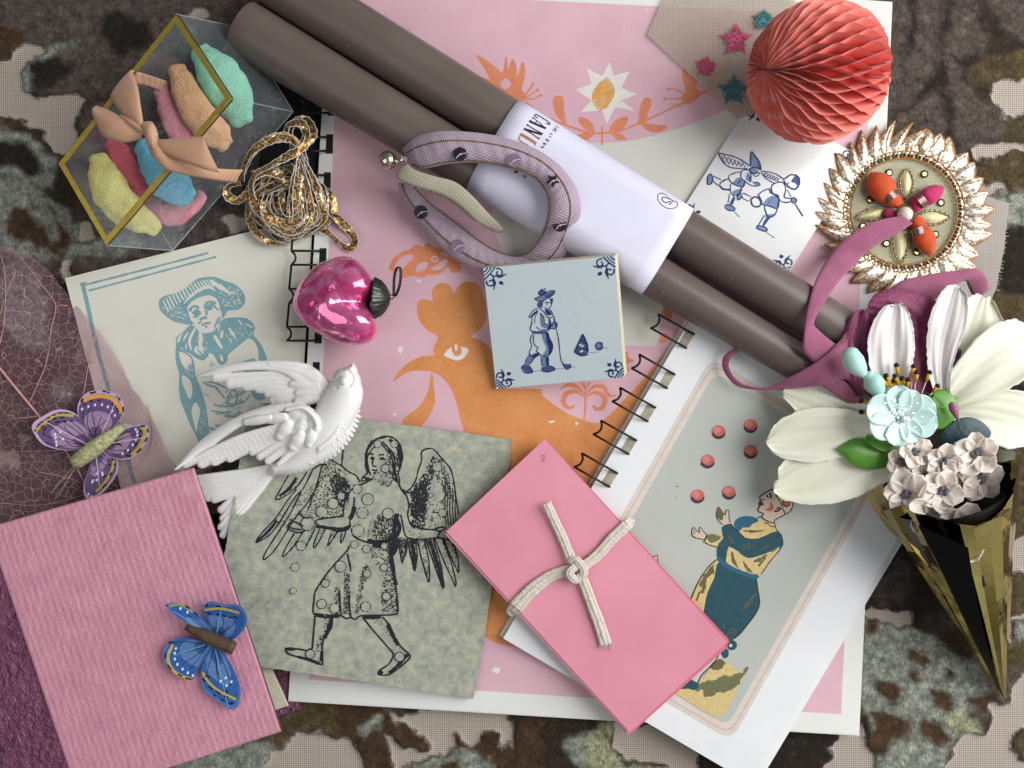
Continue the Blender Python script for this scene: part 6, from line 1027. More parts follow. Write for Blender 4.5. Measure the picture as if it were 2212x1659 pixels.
m.add(vs_, [(i * NS + j, i * NS + (j + 1) % NS, (i + 1) * NS + (j + 1) % NS, (i + 1) * NS + j) for i in range(n - 1) for j in range(NS)]); m.add(vs_[:NS], [tuple(range(NS))]); m.add(vs_[-NS:], [tuple(range(NS))[::-1]]); m.build('padded_ring', LI, hs, smooth=True)
m = MB()
for q in (.3, .93):
    for k in range((n - 3) * 3):
        i = 1 + k // 3; f = k % 3 / 3; a, b = hpos(i, q, .3), hpos(min(i + 1, n - 1), q, .3); p0 = [a[t] + (b[t] - a[t]) * f for t in range(3)]; p1 = [a[t] + (b[t] - a[t]) * (f + .3) for t in range(3)]; j_ = 1.0 * (1 if k % 2 else -1)
        m.tube([(p0[0] - j_, p0[1] + j_, p0[2]), (p1[0] + j_, p1[1] - j_, p1[2] + .8)], 1.05, n=5)
m.build('gold_stitching', pm('gold_thread', '9a7a3e', '5f4722', rough=.35, metal=.7, size=3), hs, smooth=True)
M_sq = pm('dark_sequin', '54505c', '8a8794', rough=.15, metal=1, size=10, bump=0); M_sp = pm('lilac_sequin', 'a891ab', rough=.1, metal=.3, bump=0, alpha=.6); M_thr = pm('lilac_thread', 'd7c2d2', rough=.6)
def on_pad(x, y):
    b = min(((hpos(i, q), i, q) for i in range(n) for q in (.2, .35, .5, .65, .8)), key=lambda t: (t[0][0] - x) ** 2 + (t[0][1] - y) ** 2); return b[0][2] + 5
for x, y, k in ((768, 998, 0), (1118, 1038, 1), (1370, 1170, 2), (1415, 1458, 0), (515, 1375, 0), (755, 1595, 1)):
    (px, py), = c10([x, y]); h = on_pad(px, py); m = MB(h)
    if k == 2: star(m, px, py, 17, 0, .6, .45)
    else: m.dot(px, py, 15, 0, 20); 
    o_ = m.build('sequin', [M_sp if k == 1 else M_sq], hs, solid=.5); m = MB()
    for dx, dy in ((14, -2), (-8, 9), (3, 3)): m.tube([(px, py, h + 1.5), (px + dx, py + dy, h + 1)], .9, n=5)
    m.build('stitch', M_thr, o_)
m = MB(); rib(m, c10, "430,1060 480,1100 600,1140 740,1180 850,1270 960,1390 1058,1490", [150, 158, 160, 156, 150, 130, 90], "360,1110 365,1160 480,1210 640,1260 760,1330 880,1440 1020,1512", [140, 146, 152, 150, 144, 124, 84], bulge=3); rib(m, c10, "500,1110 640,1170 780,1230 900,1330 1000,1430 1058,1492", [140, 142, 138, 130, 110, 88], "420,1190 560,1240 700,1300 820,1400 930,1470 1020,1512", [134, 136, 130, 122, 100, 80]); m.build('tape_loop', pm('cotton_tape', 'c9c4ae', 'bab59c', rough=.9, size=20, bump=.9, weave=4.4, wang=.6, amp=1.6), hs, smooth=True, solid=1)
bl = MB(); (px, py), = c10("300,1040"); bl.ball(px, py, 130, 19, n=14); bl.tube([(px + 10, py + 2, 132), (px + 26, py + 1, 134), (px + 36, py - 3, 134)], [7, 4, 4], n=10)
bo = bl.build('bell', pm('polished_silver', 'd9d3bf', rough=.12, metal=1, bump=0), hs, smooth=True); m = MB(); m.tube(smooth([(px - 13, py - 12, 137), (px - 15, py, 141), (px - 12, py + 12, 137)], 5), 1.6, n=5); m.build('bell_slot', pm('slot_shade', '26221c', rough=.6), bo); m = MB()
for i in range(9): m.tube([(px + 30 + rnd.uniform(-3, 3), py - 5 + rnd.uniform(-3, 3), 138), (px + 42 + rnd.uniform(-3, 3), py + rnd.uniform(-9, 9), 138 + rnd.uniform(-3, 3))], 1, n=4)
m.build('bell_thread', M_thr, hs)
# ---------------------------------------------------------------- honeycomb paper ball
bp_ = thing('honeycomb_ball', 'coral red tissue paper honeycomb ball resting on the star gauze and white tile', 'paper ball', (1767, 155, 34))
def honeyball():
    h0 = 36 + 146; r0 = 150 * (1 - h0 / D); c_ = Vector(W(1767, 157, h0)); tc_ = (Vector((0, 0, D * S)) - c_).normalized(); rt_ = (Vector((1, 0, 0)) - tc_ * tc_.x).normalized(); ax = (tc_ * .72 - rt_ * .69 + tc_.cross(rt_) * .04).normalized(); e1 = ax.cross(Vector((0, 1, 0))).normalized(); e2 = ax.cross(e1); m = MB(); NSH, NTH, RD = 66, 104, 4; hr = random.Random(5)
    for i in range(NSH):
        ph = 2 * math.pi * i / NSH; vs_ = []; j1, j2, jr = hr.uniform(-.3, .3), hr.uniform(0, 6.28), hr.uniform(.985, 1.01)
        for a in range(NTH + 1):
            th = math.pi * (.008 + .984 * a / NTH); w = .93 * math.pi / NSH; nzg = 10.5
            s_ = math.asin(math.sin(th * nzg * 1.0 + .4)) / (math.pi / 2); s_ = max(-1, min(1, s_ * 1.35)); amp = w * (1 if i % 2 else -1) * s_ * min(1, math.sin(th) * 3)
            for b in range(RD + 1):
                rr = r0 * jr * (1 - .30 * b / RD) * (1 + .012 * math.sin(th * 7 + j2)); p_ = ph + amp + (.012 * j1 * math.sin(th * 3 + j2) if b == 0 else 0)
                vs_.append(c_ + (ax * math.cos(th) + (e1 * math.cos(p_) + e2 * math.sin(p_)) * math.sin(th)) * rr * S)
        m.add(vs_, [(a * (RD + 1) + b, a * (RD + 1) + b + 1, (a + 1) * (RD + 1) + b + 1, (a + 1) * (RD + 1) + b) for a in range(NTH) for b in range(RD)])
    mt = pm('coral_tissue', 'f79488', 'ef8275', rough=.6, size=60, bump=.2, bs=14, sheen=.2, sss=.3, spec=.35)
    m.build('honeycomb_paper', mt, bp_, smooth=True); m = MB(); m.ball(0, 0, 0, r0 * .71, n=20, world=c_); m.build('paper_core', pm('deep_coral_tissue', 'e0695c', rough=.8, bump=0), bp_, smooth=True)
honeyball()
# ---------------------------------------------------------------- linen scrap
ls = thing('linen_scrap', 'frayed pale grey linen scrap under the gold rosette', 'fabric scrap', (2100, 540, 12)); o_ = ragged([(2040, 400), (2100, 415), (2181, 440), (2168, 540), (2152, 622), (2140, 652), (2070, 668), (1980, 660), (1960, 520)], 7, 1.0)
m = MB(); m.prism(o_, 13, 16, 0, 0); M_lg = pm('grey_linen', 'b9b2aa', 'a9a199', rough=.95, size=60, bump=.7, weave=3.6, amp=1.2); m.build('cloth', M_lg, ls); m = MB()
for i in range(50): x, y = 2181 - 30 * (i / 50) + rnd.uniform(-3, 3), 440 + 190 * i / 50; m.tube([(x - 4, y, 15), (x + rnd.uniform(3, 9), y + rnd.uniform(-4, 4), 12)], .6, n=4)
m.build('fringe', M_lg, ls)
# ---------------------------------------------------------------- gold rosette
rs_ = thing('gold_rosette', 'round silver gold folded ribbon rosette with orange and magenta buds and a pearl', 'rosette', (1954, 456, 18)); RZ = T(3200, 480, 756); rc = (1953, 457)
M_gota = bpy.data.materials.new('gota_lame'); M_gota.use_nodes = True; lame(M_gota, 'a99a80', 'e0d7c2', 'ffffff', rough=.32, metal=.5, sc=4.5); M_orthr = pm('amber_thread', 'b97a2c', '9a6220', rough=.6, size=6); M_zari = pm('zari_cord', '8a7256', 'c9b790', rough=.3, metal=.8, size=3, contrast=.1); r4 = random.Random(9)
NPT = 34; edge_m = MB()
for i in range(NPT):
    a = 2 * math.pi * (i + r4.uniform(-.12, .12)) / NPT; sw = (-.16 if math.cos(a) < .2 else .05) + r4.uniform(-.05, .05); r1, r2_, r3_ = 122, 158 + r4.uniform(-4, 4), 190 + r4.uniform(-7, 8)
    P_ = lambda r, q, h: (rc[0] + r * math.cos(q), rc[1] - r * math.sin(q), h); hw = .132 + r4.uniform(-.01, .012); b0, mL, mR, tp_, md = P_(r1, a, 30), P_(r2_ - 10, a + hw, 30), P_(r2_ + 2, a - hw, 34), P_(r3_, a + sw, 30 + r4.uniform(-4, 8)), P_(r2_ - 4, a + .03, 43 + r4.uniform(-6, 8))
    m = MB()
    def bez(A_, B_, C_, n=8): return [tuple(A_[k] * (1 - t) ** 2 + 2 * B_[k] * t * (1 - t) + C_[k] * t * t for k in range(3)) for t in [j / n for j in range(n + 1)]]
    ctr = bez(b0, (md[0], md[1], md[2] + 6), tp_); L_, R_ = bez(b0, tuple(2 * mL[k] - (b0[k] + tp_[k]) / 2 for k in range(3)), tp_), bez(b0, tuple(2 * mR[k] - (b0[k] + tp_[k]) / 2 for k in range(3)), tp_)
    m.strip(L_, ctr, 0, 4, 3); m.strip(ctr, R_, 0, 4, 3); m.tube(L_, 2.0, 1, n=5); m.tube(R_, 2.0, 1, n=5); m.tube([ctr[4 + k] for k in range(5)], 1.2, 1, n=4)
    tri = [P_(126, a + hw * .8, 34), P_(126, a - hw * 1.1, 34), P_(150, a - hw * 1.05, 36)]; m.add([W(*q) for q in tri], [(0, 1, 2)], 0); m.tube([tri[0], tri[2], tri[1]], 1.1, 1, n=4)
    m.build('ribbon_petal', [M_gota, M_orthr], rs_, smooth=True)
M_org = bpy.data.materials.new('sheer_organza'); M_org.use_nodes = True; MATS['x'] = M_org
org = pm('green_gold_organza', 'aeaa8e', '94937a', rough=.45, size=60, bump=.9, stripe=5, sang=math.pi / 2, amp=.8, metal=.25)
m = MB(28); m.poly([(rc[0] + 124 * math.cos(t * .0628), rc[1] + 124 * math.sin(t * .0628)) for t in range(100)]); m.build('organza_disc', org, rs_)
m = MB()
for i in range(90):
    a = 2 * math.pi * i / 90; m.add([W(rc[0] + r * math.cos(a + d), rc[1] + r * math.sin(a + d), h) for r, d, h in ((116, -.022, 33), (130, -.022, 34), (130, .022, 34), (116, .022, 33), (123, 0, 38))], [(0, 1, 4), (1, 2, 4), (2, 3, 4), (3, 0, 4)], i % 2)
m.build('braid_ring', [M_gota, M_zari], rs_); m = MB()
for r in (115, 131): m.tube([(rc[0] + (r + .9 * math.sin(i * 2.1)) * math.cos(i * .05236), rc[1] + (r + .9 * math.sin(i * 2.1)) * math.sin(i * .05236), 35) for i in range(120)], 1.5, n=5, closed=True)
m.build('amber_edging', M_orthr, rs_)
M_pal = pm('pale_lame', 'ece6b6', 'd8d09a', rough=.4, metal=.35, size=6, bump=.6, weave=2.4, amp=.8)
for s_ in ("1095,560 1140,640 1150,720 1120,820 1080,860 1035,800 1015,700 1040,620", "535,1090 620,1030 720,1000 800,1000 840,1030 800,1080 720,1120 600,1120", "1240,1080 1300,1040 1400,1030 1500,1060 1560,1100 1450,1160 1340,1170 1260,1130", "1090,1260 1100,1380 1080,1480 1020,1600 960,1520 940,1420 950,1320 990,1270"):
    p_ = smooth(RZ(s_), 4, True); cx_, cy_ = sum(q[0] for q in p_) / len(p_), sum(q[1] for q in p_) / len(p_); m = MB(); n = len(p_); vs_ = [W(x, y, 31) for x, y in p_] + [W(cx_ + (x - cx_) * .5, cy_ + (y - cy_) * .5, 36) for x, y in p_] + [W(cx_, cy_, 38)]
    m.add(vs_, [(i, (i + 1) % n, (i + 1) % n + n, i + n) for i in range(n)] + [(i + n, (i + 1) % n + n, 2 * n) for i in range(n)]); o_ = m.build('gold_leaf_applique', M_pal, rs_, smooth=True); m = MB()
    c2 = [(cx_ + (x - cx_) * 1.14, cy_ + (y - cy_) * 1.14) for x, y in p_]
    for q in range(0, n): a, b = c2[q], c2[(q + 1) % n]; j_ = 1.1 if q % 2 else -1.1; m.tube([(a[0] + j_, a[1] + j_, 33), (b[0] - j_, b[1] - j_, 34.5)], 1.9, n=5)
    m.build('twisted_cord', M_zari, o_, smooth=True)
def bud(s_, hs_, rs2, ca, cb, coil, nm='silk_bud'):
    p_ = smooth([(x, y, h, r) for (x, y), h, r in zip(RZ(s_), hs_, rs2)], 6); m = MB(); m.tube([q[:3] for q in p_], [q[3] for q in p_], n=20, flat=.75); m.v = [(x, y, z + 2.2 * S * mnoise.noise((x / S * .12, y / S * .12, 0))) for x, y, z in m.v]; o_ = m.build(nm, pm('silk_' + ca, ca, cb, rough=.6, size=20, bump=.5, stripe=2.4, sang=.8, amp=.9, sheen=.3), rs_, smooth=True)
    if coil:
        m = MB(); (x, y), = RZ([coil[0], coil[1]]); a = coil[2]
        for k in range(5): ox, oy = (k - 2) * 3.2 * math.cos(a), (k - 2) * 3.2 * math.sin(a); m.tube([(x + ox - math.sin(a) * 20 * math.cos(t), y + oy + math.cos(a) * 20 * math.cos(t), 40 + 23 * math.sin(t)) for t in [j * math.pi / 10 for j in range(11)]], 1.5, n=6)
        m.build('silver_coil', pm('rose_silver_wire', 'b59d95', rough=.25, metal=1, bump=0), o_, smooth=True)
bud("670,580 730,660 800,760 880,850 960,920 1000,960", [38, 44, 46, 42, 42, 40], [3, 22, 28, 22, 14, 10], 'd5531c', 'b8400f', (910, 850, .85)); bud("1500,750 1420,800 1330,860 1240,900 1180,980 1150,1000", [38, 44, 46, 40, 40, 38], [3, 16, 19, 15, 14, 8], 'c8266b', 'a51654', (1250, 890, 2.5))
bud("1350,1550 1330,1440 1280,1330 1230,1230 1200,1160 1150,1120", [38, 44, 48, 42, 42, 38], [3, 18, 23, 18, 15, 10], 'd5531c', 'b8400f', (1225, 1255, 1.2)); bud("840,1020 890,1070 950,1110 1000,1140", [36, 40, 40, 38], [8, 13, 13, 8], 'c8266b', 'a51654', None)
m = MB()
for s_ in ("885,585", "1290,600", "665,895", "1480,930", "850,1400", "1415,1295", "1200,1500", "580,1200"):
    (x, y), = RZ(s_); n = 8; m.add([W(x + 9 * math.cos(t), y + 9 * math.sin(t), 30) for t in [j * math.pi / 4 for j in range(8)]] + [W(x + 4.5 * math.cos(t + .4), y + 4.5 * math.sin(t + .4), 35) for t in [j * math.pi / 4 for j in range(8)]], [(j, (j + 1) % 8, (j + 1) % 8 + 8, j + 8) for j in range(8)] + [tuple(range(8, 16))])
for k in range(8): o2 = MB(); o2.v = m.v[k * 16:(k + 1) * 16]; o2.f = [tuple(i - k * 16 for i in f) for f in m.f[k * 9:(k + 1) * 9]]; o2.m = [0] * 9; o2.build('faceted_bead', pm('champagne_crystal', 'c4ae86', '8a7656', rough=.12, metal=.9, size=6, bump=0), rs_)
m = MB(); (x, y), = RZ("1062,1065"); m.ball(x, y, 60, 16, n=14); m.build('pearl', pm('pearl_white', 'e2d9cc', rough=.2, bump=0, coat=.6, sss=.2), rs_, smooth=True); m = MB()
for i in range(40): a = i * 2 * math.pi / 40; m.tube([(x + 17 * math.cos(a), y + 17 * math.sin(a), 50), (x + 22 * math.cos(a + .1), y + 22 * math.sin(a + .1), 50 + rnd.uniform(-2, 4))], 1.2, n=4)
m.build('bead_setting', M_zari, rs_)
# ---------------------------------------------------------------- foil cone bouquet
bq = thing('foil_cone_bouquet', 'posy of white lily, mint flower and small cream blossoms in a shiny gold foil cone', 'bouquet', (2030, 1060, 10)); c21, c22 = C(2, 1), C(2, 2)
mouth, apex = Vector(W(2040, 1050, 150)), Vector(W(2171, 1519, 12)); axc = (apex - mouth).normalized(); sdc = axc.cross(Vector((0, 0, 1))).normalized(); upc = sdc.cross(axc); RM = 148 * (1 - 150 / D) * S
if upc.z < 0: upc = -upc
Lc = (apex - mouth).length; NF = 26; fr = random.Random(12); m = MB(); rows = 16; vs_ = []; angs = []; radj = []
for j in range(NF): angs.append(2 * math.pi * (j + fr.uniform(-.3, .3)) / NF); radj.append(1 + fr.uniform(-.02, .02) + (.018 if j % 2 else -.018))
for i in range(rows + 1):
    t = i / rows
    for j in range(NF):
        cut = 1.0 if i else 1.0; r = RM * (1 - t) * radj[j] * (.96 + .04 * math.sin(j * 2.4 + t * 5)); c_ = mouth + axc * Lc * (t - (.05 * math.sin(angs[j] * 3) if i == 0 else 0)); vs_.append(c_ + sdc * r * math.cos(angs[j]) + upc * r * math.sin(angs[j]))
m.add(vs_, [(i * NF + j, i * NF + (j + 1) % NF, (i + 1) * NF + (j + 1) % NF, (i + 1) * NF + j) for i in range(rows) for j in range(NF)])
M_cone = pm('mirror_gold_foil', 'd3bd70', 'b09c50', rough=.1, metal=1, size=80, bump=.25, bs=60, amp=5); m.build('gold_cone', M_cone, bq)
# near-black surface just inside the cone, showing at the opening
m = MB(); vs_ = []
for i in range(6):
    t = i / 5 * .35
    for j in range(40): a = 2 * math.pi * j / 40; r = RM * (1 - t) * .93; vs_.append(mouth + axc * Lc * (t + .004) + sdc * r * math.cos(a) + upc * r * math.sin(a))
m.add(vs_, [(i * 40 + j, i * 40 + (j + 1) % 40, (i + 1) * 40 + (j + 1) % 40, (i + 1) * 40 + j) for i in range(5) for j in range(40)]); m.build('cone_inside', pm('cone_inside_black', '14130f', rough=.3, bump=0), bq, smooth=True)
# dark reflection in the foil, painted as a black strip along the cone
def on_cone(x, y, lift=5.0):
    h = 150.0
    for _ in range(14):
        p_ = Vector(W(x, y, h)); t = (p_ - mouth).dot(axc) / Lc; r = RM * max(0, 1 - t) * 1.05; s_ = (p_ - mouth).dot(sdc); z = (mouth + axc * Lc * t).z + math.sqrt(max(0, r * r - s_ * s_)) / max(.3, upc.z); h = .5 * h + .5 * (z / S + lift)
    return h
m = MB(); a_, b_ = [(x, y) for x, y in c22("1520,80 1640,310 1760,560 1880,820 1980,1020 2085,1225")], [(x, y) for x, y in c22("1850,230 1880,420 1930,680 1985,900 2040,1080 2090,1225")]
m.strip([(x, y, on_cone(x, y)) for x, y in smooth(a_, 5)], [(x, y, on_cone(x, y)) for x, y in smooth(b_, 5)], 0, 10); m.build('painted_reflection', pm('painted_reflection_black', '0b0b0a', rough=.2, metal=.3, bump=0), bq, smooth=True)
def petal(s_, hs_, ws, cup, name='petal', mat=None, rip=1.5, jag=1.6, par=None, n=26, notch=0, cm=None, F=None, sol=.35):
    p_ = smooth([(x, y, h, w) for (x, y), h, w in zip((F or c21)(s_), hs_, ws)], 7); m = MB(); N_ = len(p_); rr_ = random.Random(hash(s_) % 1000 if False else len(s_) * 7 + int(p_[0][0])); ph = rr_.uniform(0, 6)
    for i, (x, y, h, w) in enumerate(p_):
        a, b = p_[max(i - 1, 0)], p_[min(i + 1, N_ - 1)]; dx, dy = b[0] - a[0], b[1] - a[1]; l = math.hypot(dx, dy) or 1; nx, ny = -dy / l, dx / l; t = i / (N_ - 1)
        for j in range(n + 1):
            v = j / n * 2 - 1; e_ = rr_.uniform(-jag, jag) if abs(v) == 1 else 0; ww = w + e_; ext = (1 - v * v) * 0; back = -(v * v) * w * .35 * max(0, t - .75) * 4 + (rr_.uniform(-jag, jag) * 1.5 if i == N_ - 1 else 0) - notch * math.exp(-(v * 4) ** 2) * max(0, t - .8) * 5
            hh = h + cup * (v * v) + rip * math.sin(v * 17 + ph) * .5 + rip * .6 * math.sin(v * 41 + ph * 2) + rip * math.sin(v * 6 + t * 5 + ph) * 1.6 + 3 * math.cos(v * 3) * 0
            m.v.append(W(x + nx * ww * v + dx / l * back, y + ny * ww * v + dy / l * back, hh))
    m.f = [(i * (n + 1) + j, i * (n + 1) + j + 1, (i + 1) * (n + 1) + j + 1, (i + 1) * (n + 1) + j) for i in range(N_ - 1) for j in range(n)]; m.m = [0] * len(m.f)
    return m.build(name, mat, par or bq, smooth=True, solid=sol)
M_lily = pm('ivory_silk', 'eeecdf', 'e0e3ca', rough=.75, size=120, bump=.3, bs=3, sss=.1, sheen=.15, spec=.2); M_wlily = pm('white_silk', 'e6e1de', 'd8d2d1', rough=.8, size=60, bump=.3, bs=3, sss=.1, sheen=.15)
petal("1300,960 1450,820 1560,640 1500,470 1330,360 1200,320", [128, 134, 138, 140, 140, 136], [30, 62, 80, 78, 58, 30], -6, 'maroon_leaf', pm('embossed_maroon_leaf', '8d4568', '773455', rough=.6, size=50, bump=.8, bs=14, amp=5, sheen=.1), rip=2.2, n=18)
petal("1180,900 1140,760 1130,600 1160,440 1180,350", [140, 142, 142, 142, 140], [20, 36, 36, 30, 18], -4, 'maroon_leaf', MATS['embossed_maroon_leaf'], rip=3)
petal("1690,930 1670,760 1680,600 1720,420 1770,230 1785,190", [132, 144, 152, 156, 150, 142], [14, 24, 33, 40, 26, 8], 10, 'lily_petal', M_wlily); petal("1760,900 1830,700 1880,520 1920,380 1960,250", [118, 126, 134, 138, 132], [22, 46, 58, 58, 24], 8, 'lily_petal', M_lily, notch=6)
petal("1700,950 1840,830 1970,730 2120,620 2290,520", [124, 142, 152, 156, 150], [18, 46, 62, 68, 56], 13, 'lily_petal', M_lily, notch=5); petal("1740,1010 1880,1010 2020,1030 2170,1070 2310,1120", [120, 132, 140, 142, 136], [18, 42, 58, 64, 48], 12, 'lily_petal', M_lily)
petal("1350,900 1345,780 1350,640 1360,480 1385,330 1387,308", [136, 148, 158, 160, 152, 146], [18, 38, 50, 47, 24, 5], 9, 'lily_petal', M_wlily, rip=2.2)
petal("1260,1070 1120,1020 960,960 800,910 650,870", [128, 130, 126, 116, 104], [18, 34, 46, 46, 16], 6, 'lily_petal', M_lily); petal("1380,1290 1230,1330 1060,1370 860,1420 640,1480 590,1480", [128, 132, 130, 122, 110, 106], [20, 52, 68, 66, 36, 6], 8, 'lily_petal', M_lily, rip=2); petal("1300,1140 1130,1130 960,1150 780,1170 600,1200 540,1205", [134, 138, 136, 128, 116, 110], [18, 42, 56, 56, 34, 5], 8, 'lily_petal', M_lily, rip=2)
M_gr = pm('waxy_green', '5d9c34', '477f2c', rough=.35, size=50, bump=.1, bs=20, sss=.1, spec=.5)
petal("1410,1270 1300,1290 1180,1280 1080,1260 1000,1250", [150, 158, 160, 158, 150], [14, 28, 33, 24, 4], -12, 'green_leaf', M_gr, rip=0, jag=0); petal("1440,1240 1340,1225 1260,1200 1190,1165", [152, 166, 168, 160], [8, 15, 14, 4], 8, 'green_leaf', M_gr, rip=0, jag=0); petal("1560,1040 1640,1020 1700,980 1640,910 1620,895", [150, 156, 156, 150, 148], [20, 36, 30, 22, 5], -6, 'green_leaf', M_gr, rip=0, jag=0)
petal("1700,1260 1760,1180 1860,1140 1960,1160 1985,1180", [150, 154, 156, 154, 152], [14, 30, 32, 18, 5], -3, 'navy_leaf', pm('navy_lacquer', '1c444c', '0f1c26', rough=.4, size=40, bump=.5, bs=24, amp=4), rip=0, jag=0); petal("1960,1200 2050,1200 2130,1230 2165,1260", [140, 146, 146, 140], [6, 13, 15, 6], -8, 'navy_leaf', pm('purple_navy_lacquer', '5a3b5a', '23304e', rough=.3, size=20, bump=.1, bs=30), rip=0, jag=0)
petal("1380,1420 1450,1330 1560,1300", [150, 156, 150], [20, 40, 26], -5, 'sage_leaf', pm('sage_leaf_cloth', '5f6450', '4e5342', rough=.8, size=20), rip=1); petal("1850,1620 1930,1600 2050,1590 2110,1560", [150, 158, 160, 150], [24, 36, 36, 10], -5, 'sage_leaf', MATS['sage_leaf_cloth'], rip=1); petal("2000,1270 2080,1280 2150,1260", [140, 146, 140], [20, 28, 18], -5, 'sage_leaf', MATS['sage_leaf_cloth'], rip=1)
petal("1230,1520 1330,1640 1420,1760 1530,1880", [116, 118, 116, 110], [22, 26, 24, 8], -6, 'pale_green_petal', pm('pale_green_silk', 'a9ad74', 'c7a476', rough=.7, size=40), rip=1)
# mint buds and glitter flower
M_mint = pm('mint_clay', 'b2dad2', 'a0ccc4', rough=.5, size=60, bump=.05, bs=20, sss=.15, spec=.35); m = MB()
for s_, rr2, n_ in (("1085,640 1110,690 1150,740 1188,790", [18, 21, 15, 3], 0), ("1205,780 1235,820 1270,880 1300,940", [12, 20, 14, 3], 1)):
    p_ = smooth([(x, y, 186, r) for (x, y), r in zip(c21(s_), rr2)], 6); q = Vector(p_[0][:3]); d_ = (q - Vector(p_[1][:3])).normalized(); pre = [(*(q + d_ * p_[0][3] * a * .9), p_[0][3] * math.sqrt(1 - a * a)) for a in (.98, .85, .6, .3)]; m = MB(); m.tube([v[:3] for v in pre + p_], [v[3] for v in pre + p_], n=20); m.build('mint_bud', M_mint, bq, smooth=True)
m = MB(); m.tube([(*c21("1188,790")[0], 184), (*c21("1360,1000")[0], 170)], 1.5, n=5); m.build('bud_stalk', pm('white_wire', 'c9c6b8', rough=.5), bq)
G9 = T(3340, 1300, 672); (fx, fy), = G9("705,1140"); fm = pm('mint_glitter_clay', 'c6e2dc', 'b4d4ce', rough=.4, size=40, bump=.2, bs=2, sss=.15, coat=.3)
fl = MB(); fr2 = random.Random(4); tipsf = ((635, 720), (880, 790), (1130, 960), (1160, 1240), (900, 1440), (610, 1500), (290, 1310), (250, 960))
for k, (tx, ty) in enumerate(tipsf):
    (ex, ey), = G9([tx, ty]); dx, dy = ex - fx, ey - fy; l = math.hypot(dx, dy); m = MB(); N_, n = 14, 12
    for i in range(N_ + 1):
        t = i / N_; w = l * (.14 + .28 * math.sin(math.pi * min(1, t * .62 + .05)) ) * (math.sqrt(max(0, 1 - max(0, t - .62) ** 2 / .1444)) if t > .62 else 1)
        for j in range(n + 1): v = j / n * 2 - 1; m.v.append(W(fx + dx * t - dy / l * w * v, fy + dy * t + dx / l * w * v, 186 + 16 * t + 5 * v * v * (w / (l * .38)) - 4 * t * t + (k % 2) * 1.2))
    m.f = [(i * (n + 1) + j, i * (n + 1) + j + 1, (i + 1) * (n + 1) + j + 1, (i + 1) * (n + 1) + j) for i in range(N_) for j in range(n)]; m.m = [0] * len(m.f); m.build('mint_petal', fm, bq, smooth=True, solid=3)
m = MB(); m.ball(*G9("705,1155")[0], 196, 7.5, n=10); m.build('crystal_bead', pm('crystal', 'd5e2de', rough=.08, bump=0, coat=1, tr=.3), bq, smooth=True)
gl = MB()
for i in range(150):
    a = fr2.uniform(0, 6.28); q = abs(fr2.gauss(0, 24)) + 4; x, y = fx + q * math.cos(a) - 6, fy + q * math.sin(a) - 4
    if q < 70: gl.dot(x, y, fr2.uniform(.7, 1.5), 0 if fr2.random() < .75 else 1, 5, h=lambda x_, y_, q=q: 190 + 14 * min(1, q / 75) + 5)
gl.build('glitter', [pm('glitter_white', 'f2fbfb', rough=.15, metal=.6, bump=0), pm('glitter_dark', '4a5a5c', rough=.2, metal=.8, bump=0)], bq)
M_yel = pm('stamen_yellow', 'c9a21e', 'b08a12', rough=.5, size=6); M_blk = pm('stamen_tip', '1e1512', rough=.5, bump=.3, bs=2); M_wt = MATS['white_wire']
for i, s_ in enumerate("625,455 845,470 890,550 1055,550 1155,725 1030,855 485,635 605,595 600,640 700,625 775,645 430,630 555,675 170,915 170,1060 490,590".split()):
    (x, y), = G9(s_); (bx_, by_), = G9([740 + (i % 5) * 40, 1050]); q = .24; h = 172 + (i % 4) * 3; m = MB(); m.tube([(x, y, h), (x + (bx_ - x) * q * .6, y + (by_ - y) * q * .6, h - 2), (x + (bx_ - x) * q, y + (by_ - y) * q, h - 4)], [4.6, 3.6, 2], 0, n=8); m.tube([(x + (bx_ - x) * q, y + (by_ - y) * q, h - 4), (bx_, by_, 160)], 1.1, 2, n=5); m.ball(x, y, h, 5.2, 1, n=7); m.build('stamen', [M_yel, M_blk, M_wt], bq, smooth=True)
m = MB(); p_ = [(*c21(f"{1748 + 10 * i},{970 + 25 * i}")[0], 178 - 2 * i, r) for i, r in enumerate((7.5, 9, 6.5, 4, 2.5))]; m.tube([q[:3] for q in p_], [q[3] for q in p_], n=12); m.ball(p_[0][0], p_[0][1], 178, 7.5, n=8); m.build('plum_bud', pm('plum_clay', '9a5f7c', rough=.5), bq, smooth=True)
M_bl = pm('cream_blossom', 'eee6db', 'decdbf', rough=.7, size=16, bump=.3, bs=4, sss=.25, contrast=.2); M_ct = pm('grey_blue_centre', '77788a', '423c4a', rough=.7, size=4, bump=.6, bs=2); G10 = T(3340, 1750, 672)
